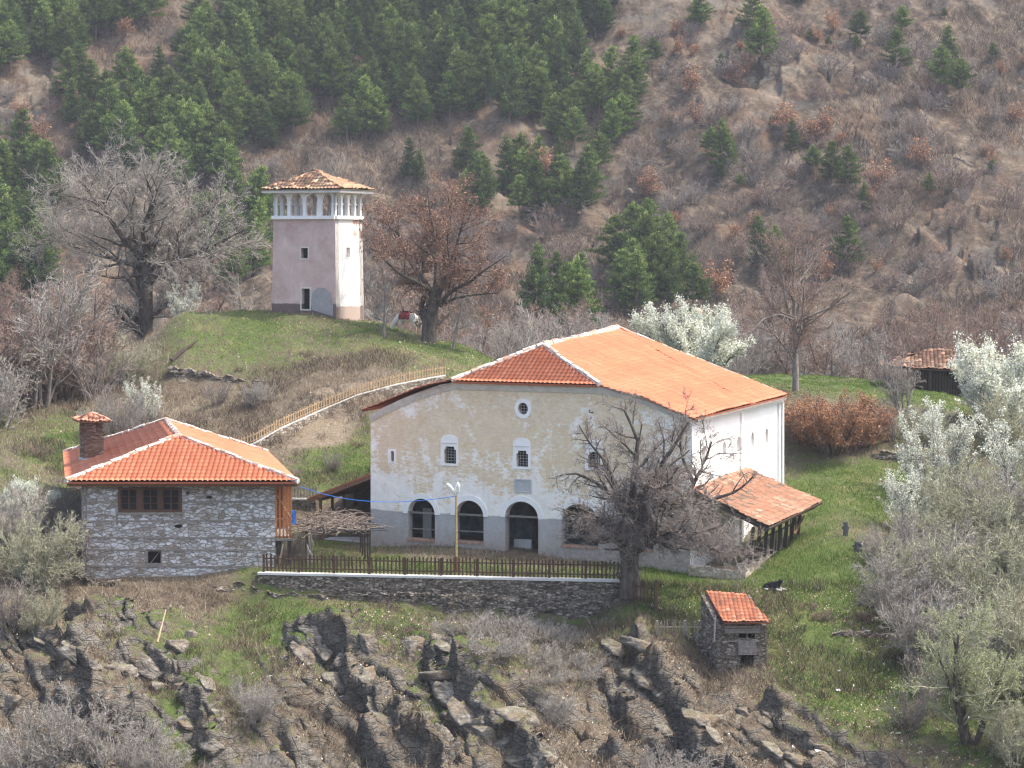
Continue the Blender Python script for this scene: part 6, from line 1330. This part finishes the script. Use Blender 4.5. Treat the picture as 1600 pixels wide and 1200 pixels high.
for k in range(2): variant('rust%d'%k,4,4.0,.5,[(10,.15,1,48,.45,.5,5,.14,.03,4),(7,.1,1,45,.45,.6,3,.18,.03,3)],295+k,'bark_brown','twig_brown','oak_leaves',1100,.24,rmin=.014,r0=.07,base_r=.3,sp=.2,asp=.7)
for k in range(4): variant('scrub%d'%k,16,2.2,1.0,[(8,.1,1,42,.42,.6,4,.16,.05,3),(5,.1,1,40,.45,.7,3,.2,.03,3)],300+k,'twig_purple','twig_purple' if k%2 else 'twig_brown',rmin=.014,r0=.03,base_r=.5,tname='stems')
variant('greening',4,6.0,.5,[(12,.15,1,42,.5,.5,6,.13,.05,4),(9,.1,1,42,.45,.55,5,.16,.04,3),(6,.1,1,40,.48,.7,4,.18,.02,3)],310,'bark_dark','twig_olive','young_leaves',16000,.06,rmin=.007,r0=.15,base_r=.4,sp=.07)
def on(u,d,dz=0): return GP(u,d,dz)
def place(key,u,v,dmin,dmax,s,name,label,cat,group=None,sz=None,rz=None):
    d=hit(u,v,dmin,dmax)
    if d is None: d=(dmin+dmax)/2
    return plant(key,on(u,d,-.05),s,random.random()*6.28 if rz is None else rz,name,label,cat,group,sz)
# named plants
place('blossom0',1096,600,135,152,1.6,'blossoming_tree','round tree thick with white blossom rising behind the church roof','tree',sz=1.0,rz=1)
for nm,me in [('x',None)]: pass
plant('blossom1',on(1578,136),1.65,2,'blossoming_tree','tall white blossoming tree in front of the dark barn','tree',sz=1.0)
plant('thinbl0',on(1462,124),1.5,.5,'blossoming_shrub','loose white blossoming shrub between the pale gravestone and the barn','shrub')
plant('thinbl1',on(1590,121),1.6,.9,'blossoming_shrub','white flowering shrub at the right edge below the tall blossoming tree','shrub')
plant('thinbl0',on(1425,116),1.05,3.5,'blossoming_shrub','low white flowering shrub just in front of the pale gravestone','shrub')
plant('blossom1',on(34,113.5),.62,1.1,'blossoming_shrub','small white blossoming bush left of the stone house roof','shrub')
plant('thinbl1',on(280,158),.95,2.0,'blossoming_shrub','pale flowering bush beneath the huge spreading tree','shrub')
plant('thinbl0',on(225,133),.75,4.0,'blossoming_shrub','white-sprigged bush on the bank behind the chimney','shrub')
place('oak',1302,708,128,134,1.0,'oak_bush','wide bush full of rust-brown dead leaves beside the church','bush',sz=.98,rz=0)
VAR['oak']=VAR['oak']
plant('oak',on(1262,131.5),.72,2.2,'oak_bush','smaller rust-leaved bush against the church wall corner','bush')
plant('oak',on(1348,131.5),.62,1.2,'oak_bush','rust-leaved bush right of the widest one, near the terrace wall','bush')
place('multi0',1413,652,133,139,.75,'small_tree','small dark many-stemmed bare tree in front of the barn','tree',rz=.4)
place('multi1',66,636,134,141,1.5,'reddish_tree','many-stemmed bare tree with reddish twigs at the left edge','tree',rz=2)
place('brown1',150,600,140,150,1.0,'bare_tree','reddish bare tree between the left-edge tree and the knoll','tree',sz=1.1)
place('brown2',10,600,140,150,1.0,'bare_tree','reddish bare tree at the extreme left beyond the bank','tree')
place('multi2',98,600,141,152,.95,'bare_tree','bushy bare tree behind the reddish tree on the left bank','tree')
plant('bare0',on(601,145.5),.86,1,'young_tree','thin young bare tree between the tower and the horse','tree',sz=1)
plant('bare1',on(707,145.2),.62,2,'young_tree','small leaning bare tree right of the broad old tree','tree',tilt=0)
plant('greening',on(1515,93.6),1.05,2.4,'greening_tree','large tree just coming into pale green leaf at the lower right','tree')
plant('olive0',on(1600,97),1.6,.4,'leafing_shrub','tall green-tinged shrub at the right edge beside the greening tree','shrub')
for k,(u,d,s,key,lab) in enumerate([
 (1400,104,1.25,'grey0','dense grey thicket shrub sweeping over the grass right of the dog'),
 (1450,100.5,1.35,'grey1','tangled grey shrub between the dog lawn thicket and the greening tree'),
 (1470,107.5,1.45,'grey2','tall grey shrub behind the tangled thicket, below the gravestone'),
 (1530,104,1.6,'olive1','large grey-green shrub rising behind the greening tree'),
 (1385,110,.85,'grey1','rounded grey shrub at the end of the thicket nearest the timber shed'),
 (1580,110,1.55,'olive2','pale budding shrub high in the right-hand thicket'),
 (1510,114,1.35,'olive0','feathery olive shrub below the blossoming shrubs'),
 (1500,124,1.1,'purple1','dark purple-grey shrub below the tall blossoming tree'),
 (1440,112,1.0,'olive2','light olive shrub beside the low flowering shrub'),
 (60,107,1.25,'olive0','tall olive shrub filling the corner left of the stone house'),
 (95,109,1.2,'purple0','dark bare shrub pressed against the left wall of the stone house'),
 (20,110,1.1,'grey0','grey shrub below the small white blossoming bush'),
 (105,114,1.3,'purple1','dark twiggy shrub in the shade behind the stone house corner'),
 (60,103,.75,'olive1','sprawling yellowish shrub in front of the olive thicket'),
 (15,103,.9,'purple2','dark shrub at the left edge above the grey slabs'),
 (148,105.3,.5,'low0','pinkish dry bush at the foot of the stone house corner'),
 (185,131,1.0,'purple2','dark bush behind the chimney on the bank'),
 (150,130,.7,'grey2','grey bush left of the chimney on the bank'),
 (215,129.5,.8,'purple0','rounded dark bush above the left roof slope'),
 (110,96,1.25,'grey1','big pale grey shrub in the lower left corner'),
 (40,95,1.1,'grey2','bare grey shrub at the extreme lower left'),
 (190,95,1.0,'grey0','fan-shaped grey shrub on the slope below the slabs'),
 (250,94,.8,'grey1','thin grey shrub at the bottom edge below the house slope'),
 (402,97.0,.7,'grey2','small bare shrub with curved stems on the open slope'),
 (395,94.5,.55,'grey0','bare scrubby bush at the bottom below the curved shrub'),
 (870,96.5,.6,'grey1','wispy pale shrub on the slope below the brush heap'),
 (1060,92.5,.8,'grey2','pale leafless shrub at the bottom below the hut rocks'),
 (960,93,.8,'dead1','pale dry shrub at the bottom edge left of the hut rocks'),
 (1260,104.2,.55,'low1','flattened dry bush on the bank just behind the hut'),
 (1285,103.2,.6,'low2','dry brown bush spilling over the overgrown terrace wall'),
 (1350,103.6,.65,'low0','dry bush on the far end of the overgrown terrace wall'),
 (1450,97,.75,'purple0','dark low shrub left of the greening tree trunk'),
 (1420,94.5,.7,'purple1','dark bush above the loose stone wall'),
 (1570,93,.8,'low1','dry tawny bush right of the greening tree trunk'),
 (985,101.8,.6,'low2','orange-tinged dry bush beneath the broken wall'),
 (1240,132,.6,'purple1','dark bush at the rear corner of the church'),
 (1400,132.5,.9,'purple2','dark brambly bush on the bank under the small dark tree'),
 (1450,131,.9,'olive1','olive bush on the bank beside the blossoming shrubs'),
 (560,128.5,.45,'low1','small dry bush on the bank above the lean-to shed'),
 (520,126,.4,'purple0','thin bush standing behind the lean-to roof'),
 (375,141,.4,'low0','brown bush on the terrace of the tower knoll'),
 (480,142,.55,'low2','reddish low bush below the tower door'),
 (340,136,.6,'purple2','low dark bush below the knoll terrace wall'),
 (400,134.5,.6,'grey2','grey bush above the foot of the climbing fence'),
 (300,133,.6,'low1','dry bush above the house ridge'),
 (450,111.5,.55,'grey0','bare shrub behind the balcony posts'),
 (470,112.5,.5,'purple2','dark shrub between the balcony and the pergola')]):
    plant(key,on(u,d,-.05),s,random.random()*6.28,'shrub',lab,'shrub')
for (u,d,s,key,lab) in [(30,139,2.0,'brownbush','broad reddish-twigged thicket at the left edge above the bank'),(95,141,2.1,'brownbush','high reddish thicket beside the left-edge tree'),(150,140,1.5,'purple1','grey-purple thicket at the left foot of the knoll'),(-10,133,1.6,'grey1','grey thicket at the extreme left of the bank'),(60,127,.9,'low1','dry bush low on the left bank'),(200,143,1.0,'olive0','greenish thicket left of the knoll terrace wall'),
 (1560,132,1.3,'olive1','pale olive shrub under the tall blossoming tree'),(1600,114,1.7,'grey2','tall pale shrub at the right edge of the thicket'),(1480,118,1.2,'olive2','pale budding shrub between the two flowering shrubs'),(1545,98,1.2,'grey1','pale twiggy shrub tangled in the greening tree'),(1420,106,1.1,'olive0','greenish shrub on the upper side of the grey thicket'),(1590,91.5,.9,'olive2','greenish shrub in the lower right corner')]:
    plant(key,on(u,d,-.05),s,random.random()*6.28,'shrub',lab,'shrub')
# brush heap
for k,(u,v,s) in enumerate([(745,975,1.1),(790,985,1.3),(835,990,1.3),(880,1000,1.1),(770,1010,1.2),(820,1020,1.3),(865,1035,1.2),(900,1050,1.0),(715,985,.8),(925,1035,.9),(850,1060,.9)]):
    d=hit(u,v,88,106) or 101; plant('dead%d'%(k%3),on(u,d,-.15),s,random.random()*6.28,'brush_heap','heap of dead grey brushwood on the slope under the retaining wall','brushwood','heaps of dead brushwood under the retaining wall',sz=.95)
# ------------------------------------------------------------------ pines
PINE=[]
def pine(seed,H_,wide,low,dark=False):
    r=np.random.default_rng(seed); pts=np.array([[[0,0,-.5],[r.normal(0,.05),r.normal(0,.05),H_*.5],[0,0,H_]]]); rad=np.array([[.13,.09,.02]]); tr=tubes(pts,rad,5)
    cen=[];dirs=[];br=[]
    z=low*H_; 
    while z<H_*.97:
        k=(z/H_-low)/(1-low); ln=wide*(1-k)**.75*(.55+.45*min(1,k*4+.35)); nb=r.integers(4,7)
        for b in range(nb):
            a=r.uniform(0,2*PI); l=ln*r.uniform(.6,1.15)+.12; t=np.linspace(.25,1,max(2,int(l/.28)+1)); rise=r.uniform(.05,.45)
            q=np.stack([np.cos(a)*l*t,np.sin(a)*l*t,z+l*(rise*t**1.6-.08*t)],1); cen.append(q); dirs.append(np.repeat([[math.cos(a)*.7,math.sin(a)*.7,.75]],len(t),0)); br.append(t*.45+r.normal(0,.13)+.25*k)  # tips and top coloured brighter as if lit, inner needles as shaded
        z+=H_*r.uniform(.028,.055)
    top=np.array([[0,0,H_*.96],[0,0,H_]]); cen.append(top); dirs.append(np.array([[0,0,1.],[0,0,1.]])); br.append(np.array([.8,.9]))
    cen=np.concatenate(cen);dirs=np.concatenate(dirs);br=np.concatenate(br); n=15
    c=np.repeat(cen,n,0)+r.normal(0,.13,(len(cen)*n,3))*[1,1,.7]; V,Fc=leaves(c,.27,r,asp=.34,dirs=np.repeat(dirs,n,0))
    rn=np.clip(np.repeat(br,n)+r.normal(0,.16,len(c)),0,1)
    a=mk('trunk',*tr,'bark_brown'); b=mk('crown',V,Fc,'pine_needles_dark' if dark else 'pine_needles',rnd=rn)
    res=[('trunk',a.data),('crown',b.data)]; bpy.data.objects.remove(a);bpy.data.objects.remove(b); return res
for k in range(4): VAR['pine%d'%k]=pine(400+k,7.5,2.5+.2*k,.10+.05*k)
for k in range(2): VAR['pine%d'%(4+k)]=pine(410+k,7.8,2.3,.08,True)
for k in range(2): VAR['pine%d'%(6+k)]=pine(420+k,6.5,2.7,.34)
def inpoly(x,y,poly):
    c=False;j=len(poly)-1
    for i in range(len(poly)):
        xi,yi=poly[i];xj,yj=poly[j]
        if (yi>y)!=(yj>y) and x<(xj-xi)*(y-yi)/(yj-yi)+xi: c=not c
        j=i
    return c
PR_=random.Random(77)
def stand(poly,n,keys,label,group,smin,smax,mind=13,dmin=255,dmax=440,name='pine_tree',cat='pine tree'):
    xs=[p[0] for p in poly];ys=[p[1] for p in poly]; pts=[]; tries=0
    while len(pts)<n and tries<n*40:
        tries+=1; u=PR_.uniform(min(xs),max(xs)); v=PR_.uniform(min(ys),max(ys))
        if not inpoly(u,v,poly): continue
        if any((u-a)**2+((v-b)*1.5)**2<mind*mind for a,b in pts): continue
        pts.append((u,v)); d=hit(u,v,dmin,dmax)
        if d is None: continue
        s=PR_.uniform(smin,smax)*(1.15 if 'pine' in name else 1); plant(PR_.choice(keys),on(u,d,-.1),s,PR_.random()*6.28,name,label,cat,group,sz=PR_.uniform(.9,1.12))
PA=['pine0','pine1','pine2','pine3','pine6'];PD=['pine4','pine5','pine0','pine1']
stand([(-30,20),(240,0),(235,60),(180,100),(60,110),(-30,140)],30,PA,'pine in the stand at the top left of the hillside','pines at the top left of the hillside',.85,1.15)
stand([(100,140),(230,150),(300,60),(360,20),(480,20),(480,210),(420,290),(400,430),(330,330),(250,310),(190,280),(100,230)],72,PA,'green pine in the broad diagonal stand left of the bell tower','pines of the diagonal stand left of the bell tower',.8,1.15,12)
stand([(-40,290),(60,270),(120,320),(90,380),(60,500),(-40,500)],26,PA+['pine4'],'pine in the dense lower stand at the left edge','pines at the left edge',.9,1.25,12,240)
stand([(300,380),(420,360),(425,470),(330,470)],10,PA,'pine between the huge spreading tree and the bell tower','pines beside the bell tower',.8,1.05,12,240)
stand([(485,30),(620,10),(770,10),(960,10),(930,110),(860,180),(800,200),(690,200),(640,215),(560,240),(500,200)],84,PD+['pine2'],'dark pine in the thick wood above and right of the bell tower','pines of the thick wood above the bell tower',.9,1.3,12)
stand([(840,140),(960,130),(990,60),(1010,200),(940,260),(850,250)],18,PA,'green pine on the right fringe of the thick wood','pines on the right fringe of the wood',.75,1.05,12)
stand([(700,275),(770,265),(880,290),(950,270),(940,340),(870,360),(730,340)],17,PD+['pine6'],'pine in the clump below the thick wood','pines of the clump below the wood',.8,1.05,12)
stand([(950,430),(990,400),(1070,400),(1130,430),(1120,500),(980,500)],14,PA,'pine in the clump rising behind the church ridge','pines behind the church ridge',.9,1.25,13,235)
stand([(835,500),(900,490),(950,520),(900,560),(840,560)],6,PD,'dark pine low behind the left part of the church roof','pines low behind the church roof',.9,1.15,13,225)
for (u,v,s,k,lab) in [(1128,272,1.1,0,'lone two-topped pine on the bare slope right of the wood'),(1112,250,.8,7,'smaller pine just left of the lone two-topped pine'),(1190,98,1.25,1,'full pine high on the slope near the top centre right'),(1176,60,1.0,3,'pine behind the full pine at the top centre right'),(1345,72,.9,6,'small pine high on the right slope under the top edge'),(1400,118,1.05,2,'pine with an open crown left of the rightmost pair'),(1410,60,.8,7,'thin pine above the open-crowned pine'),(1470,150,1.05,3,'left pine of the rightmost pair on the high slope'),(1500,165,1.1,7,'right pine of the rightmost pair on the high slope'),(1482,105,.9,0,'pine standing just above the rightmost pair'),(1238,238,.65,5,'small dark bushy pine on the middle right slope'),(1270,275,.7,7,'left pine of the trio under the small dark pine'),(1300,290,.85,1,'middle pine of the trio under the small dark pine'),(1325,302,.9,2,'right pine of the trio under the small dark pine'),(1325,420,1.0,1,'slim pine low on the right slope above the tall slender tree'),(1095,42,1.0,0,'pine at the top edge right of the wood'),(1255,8,1.0,4,'dark pine cut by the top edge over the bare slope'),(1185,420,.95,5,'dark pine low on the slope above the white blossom'),(1210,420,.8,3,'light pine beside the dark one above the white blossom'),(1020,110,.8,7,'thin-crowned pine right of the wood fringe'),(640,280,.8,4,'dark pine between the tower roof and the clump'),(655,290,.65,5,'short dark pine over the old reddish tree'),(1350,335,.55,5,'tiny dark round pine beside a crag')]:
    d=hit(u,v,235,440)
    if d: plant('pine%d'%k,on(u,d,-.1),s,u*.1,'pine_tree',lab,'pine tree')
# the rest of the wood, too many to count, as one mass
def wood(polys,n,seed):
    r=random.Random(seed); A=[];Fs=[];Rn=[];b=0
    src=[]
    for k in (0,1,4,6):
        me=VAR['pine%d'%k][1][1]; co=np.empty(len(me.vertices)*3); me.vertices.foreach_get('co',co); fc=np.empty(len(me.loops),int); me.loops.foreach_get('vertex_index',fc); rn=np.empty(len(me.polygons)); me.attributes['rnd'].data.foreach_get('value',rn); src.append((co.reshape(-1,3),fc.reshape(-1,4),rn))
    for poly,m in polys:
        c=0;t=0
        while c<m and t<m*30:
            t+=1; xs=[p[0] for p in poly];ys=[p[1] for p in poly]; u=r.uniform(min(xs),max(xs)); v=r.uniform(min(ys),max(ys))
            if not inpoly(u,v,poly): continue
            d=hit(u,v,240,440)
            if d is None: continue
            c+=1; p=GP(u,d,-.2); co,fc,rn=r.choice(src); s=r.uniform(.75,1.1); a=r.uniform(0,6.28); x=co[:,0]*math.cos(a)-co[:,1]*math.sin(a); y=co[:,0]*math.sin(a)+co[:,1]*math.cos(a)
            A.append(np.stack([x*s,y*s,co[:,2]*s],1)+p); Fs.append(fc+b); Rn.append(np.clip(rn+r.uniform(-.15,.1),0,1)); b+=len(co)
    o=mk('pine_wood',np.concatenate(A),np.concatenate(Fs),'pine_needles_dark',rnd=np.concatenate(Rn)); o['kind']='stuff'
wood([([(100,140),(230,150),(300,60),(360,20),(480,20),(480,200),(420,270),(390,400),(300,310),(190,280),(100,230)],60),([(485,30),(960,10),(930,110),(860,170),(690,190),(560,225),(490,200)],70),([(-40,290),(60,270),(110,320),(80,380),(50,500),(-40,500)],18),([(-30,20),(230,0),(225,50),(60,100),(-30,130)],18)],170,3)
# bare and rust-leaved trees on the far slope
def scatter(n,poly,keys,name,label,cat,group,smin,smax,dmin,dmax,mind=14):
    stand(poly,n,keys,label,group,smin,smax,mind,dmin,dmax,name,cat)
SCR=['scrub0','scrub1','scrub2','scrub3']
scatter(110,[(960,20),(1620,0),(1620,480),(1200,480),(960,330)],SCR,'bare_shrub','leafless purple-grey shrub scattered over the dry right-hand hillside','shrub','leafless shrubs on the right-hand hillside',1.0,2.1,255,440,17)
scatter(40,[(-20,110),(150,130),(240,250),(480,240),(560,300),(700,260),(700,420),(560,470),(430,440),(60,400),(-20,240)],SCR,'bare_shrub','leafless shrub in the dry openings among the left-hand pines','shrub','leafless shrubs among the left-hand pines',1.0,1.9,245,440,17)
scatter(26,[(700,330),(960,330),(1000,480),(700,480)],SCR,'bare_shrub','leafless shrub on the lower slope between the tower and the church ridge','shrub','leafless shrubs on the lower middle slope',1.1,2.0,235,440,17)
for (u,v,lab) in [(1148,135,'orange-leaved little oak right of the lone pines'),(1165,120,'rust oak touching the full pine'),(860,285,'rust-brown oak amid the lower pine clump'),(830,270,'rust-brown oak at the left side of the lower pine clump'),(880,50,'rust oak inside the thick wood near the top'),(30,190,'rust oak on the dry patch at the left edge'),(110,180,'rust oak on the dry patch at the upper left'),(195,60,'rust oak between the top left pines'),(1230,215,'reddish oak above the small dark pine'),(1265,225,'reddish oak right of the small dark pine'),(1290,215,'reddish oak uphill of the pine trio'),(1080,150,'brown oak on the slope beyond the wood fringe'),(1010,320,'brown oak low on the bare slope above the church clump'),(1440,260,'brown oak under the big crag'),(1370,300,'brown oak near the tiny round pine'),(60,230,'brown oak lower on the left dry patch'),(680,380,'brown oak behind the old reddish tree'),(1060,90,'brown oak between the wood fringe and top pine'),(1120,470,'rust oak at the foot of the church clump'),(1290,440,'rust oak behind the tall slender tree')]:
    d=hit(u,v,235,440)
    if d: plant('rust%d'%(u%2),on(u,d,-.1),PR_.uniform(.8,1.25),u*.3,'oak_tree',lab,'oak tree')
scatter(26,[(960,40),(1620,20),(1620,440),(1250,440),(980,330)],['rust0','rust1'],'oak_bush','little rust-leaved oak bush dotted over the dry right-hand hillside','bush','rust-leaved bushes on the right-hand hillside',.45,.85,255,440,20)
scatter(14,[(960,60),(1620,20),(1560,300),(1200,360),(980,300)],['pine3','pine6'],'pine_sapling','tiny green pine sapling on the dry right-hand hillside','sapling','pine saplings on the right-hand hillside',.22,.42,255,440,24)
# bare woodland in the gully behind knoll and church
BT=['bare0','bare1','bare2','brown0','brown1','brown2','multi0','multi1','multi2']
def gully(n,u0,u1,d0,d1,keys,label,group,smin,smax):
    pts=[];tr=0
    while len(pts)<n and tr<n*40:
        tr+=1; u=PR_.uniform(u0,u1); d=PR_.uniform(d0,d1)
        if any(abs(u-a)<10 and abs(d-b)<6 for a,b in pts): continue
        pts.append((u,d)); plant(PR_.choice(keys),on(u,d,-.1),PR_.uniform(smin,smax),PR_.random()*6.28,'bare_tree',label,'tree',group)
gully(26,560,840,166,225,BT,'leafless tree in the gully behind the old tree and knoll','bare trees in the gully behind the knoll',.7,1.1)
gully(26,840,1180,168,225,BT,'leafless tree in the gully behind the church roof','bare trees in the gully behind the church',.75,1.15)
gully(40,1150,1640,166,230,['brown0','brown1','brown2','bare0','multi1'],'leafless brownish tree in the woodland beyond the meadow','bare trees beyond the meadow',.75,1.15)
gully(30,-60,420,160,215,BT,'leafless tree in the woodland behind the left bank','bare trees behind the left bank',.7,1.1)
# ------------------------------------------------------------------ stuff: grass, dry growth, litter, scrub
def field(name,n,sampler,size,asp,mat,lean=.35,curve=0,seed=1):
    r=np.random.default_rng(seed); u,d,w=sampler(r,n); x=(u-U0)/FPX*d
    i=np.clip(((u-US[0])/2.2),0,len(US)-2).astype(int); j=np.clip(np.searchsorted(DS,d)-1,0,len(DS)-2)
    fj=np.clip((d-DS[j])/(DS[j+1]-DS[j]),0,1); z=HG[j,i]*(1-fj)+HG[j+1,i]*fj; base=np.stack([x,d,z-.02],1); N=len(base)
    h=size*(.5+r.random(N))*w; a=r.uniform(0,2*PI,N); t=np.stack([np.cos(a),np.sin(a),np.zeros(N)],1)*(h*asp)[:,None]; top=base+np.stack([r.normal(0,lean,N)*h,r.normal(0,lean,N)*h,h],1)
    V=np.stack([base-t,base+t,top],1).reshape(-1,3); Fc=np.arange(N*3).reshape(N,3); c=np.clip(r.normal(.5,.24,N)+.35*fbm(x*.8,d*.8,3,3),0,1)
    o=mk(name,V,Fc,mat,rnd=c); o['kind']='stuff'; return o
def gsample(wi,lo,d0,d1,u0=-60,u1=1660,sub=None,inv=False):
    def f(r,n):
        k=int(n*3.5); u=r.uniform(u0,u1,k); d=r.uniform(d0,d1,k); i=((u-US[0])/2.2).astype(int); j=np.clip(np.searchsorted(DS,d)-1,0,len(DS)-2)
        w=WG[wi][j,i]; x=(u-U0)/FPX*d; w=w+.45*fbm(x*.5,d*.5,4,11); w=(1-w) if inv else w
        ok=(r.random(k)<np.clip((w-lo)*2.5,0,1))&(WG[2][j,i]<.45)
        # keep clear of buildings
        hx=(u>125)&(u<440)&(d>108.8)&(d<123.5); 
        rel=np.stack([x-A0[0],d-A0[1]],1); a=rel@rt; b=rel@bk; cx=(a>-4)&(a<22)&(b>-.1)&(b<17)
        ok&=(SLOPE[j,i]<(.95 if wi==0 and not inv else 1.25))&~hx&~(cx&(a<18.2)&(b>0))&~((a>18)&(a<21.2)&(b>0)&(b<10)&True)
        u=u[ok][:n];d=d[ok][:n]; return u,d,np.ones(len(u))
    return f
field('grass',260000,gsample(0,.42,92,165),.10,.13,'green_blades',.5,seed=1)
field('tall_grass',40000,gsample(0,.50,92,135),.24,.06,'green_blades',.45,seed=2)
field('dry_grass',240000,gsample(0,.35,88,165,inv=True),.17,.07,'dry_blades',.7,seed=3)
field('dry_stalks',26000,gsample(0,.45,88,150,inv=True),.55,.018,'dry_blades',.6,seed=4)
def ground_scrub(name,n,d0,d1,size,asp,mat,seed,u0=-150,u1=1750,clump=.05):
    def f(r,k):
        u=r.uniform(u0,u1,k*3); d=r.uniform(d0,d1,k*3); x=(u-U0)/FPX*d; w=fbm(x*clump,d*clump,4,seed)+.3*fbm(x*clump*6,d*clump*6,3,seed+2); i=np.clip((u-US[0])/2.2,0,len(US)-1).astype(int); j=np.clip(np.searchsorted(DS,d),0,len(DS)-1); ok=(w>.02+.1*r.random(len(w)))&((SLOPE[j,i]<1.0)|(d>112)); return u[ok][:k],d[ok][:k],np.ones(min(k,ok.sum()))
    return field(name,n,f,size,asp,mat,.55,seed=seed)
ground_scrub('hillside_scrub',210000,240,392,.95,.035,'scrub_twigs',5)
ground_scrub('hillside_undergrowth',90000,165,262,1.1,.03,'scrub_twigs',6)
ground_scrub('slope_brambles',60000,88,107,.34,.03,'scrub_twigs',7,clump=.4)
ground_scrub('bank_brambles',22000,124.5,141,.36,.03,'scrub_twigs',8,u0=-100,u1=640,clump=.25)
ground_scrub('bank_brambles',16000,141,162,.4,.03,'scrub_twigs',9,u0=-100,u1=260,clump=.25)
def flakes(name,n,d0,d1,size,mat,seed,u0=-60,u1=1660):
    r=np.random.default_rng(seed); u=r.uniform(u0,u1,n); d=r.uniform(d0,d1,n); x=(u-U0)/FPX*d; ok=fbm(x*.35,d*.35,3,seed)>-.15; u=u[ok];d=d[ok];x=x[ok]
    i=((u-US[0])/2.2).astype(int); j=np.clip(np.searchsorted(DS,d)-1,0,len(DS)-2); z=HG[j,i]; q=np.stack([x,d,z+.03],1); V,Fc=leaves(q,size,r,asp=.8); o=mk(name,V,Fc,mat,rnd=r.random(len(Fc))); o['kind']='stuff'
flakes('fallen_leaves',45000,88,106.5,.085,'litter_flakes',3)
flakes('fallen_leaves',14000,124.5,160,.09,'litter_flakes',4,-60,760)
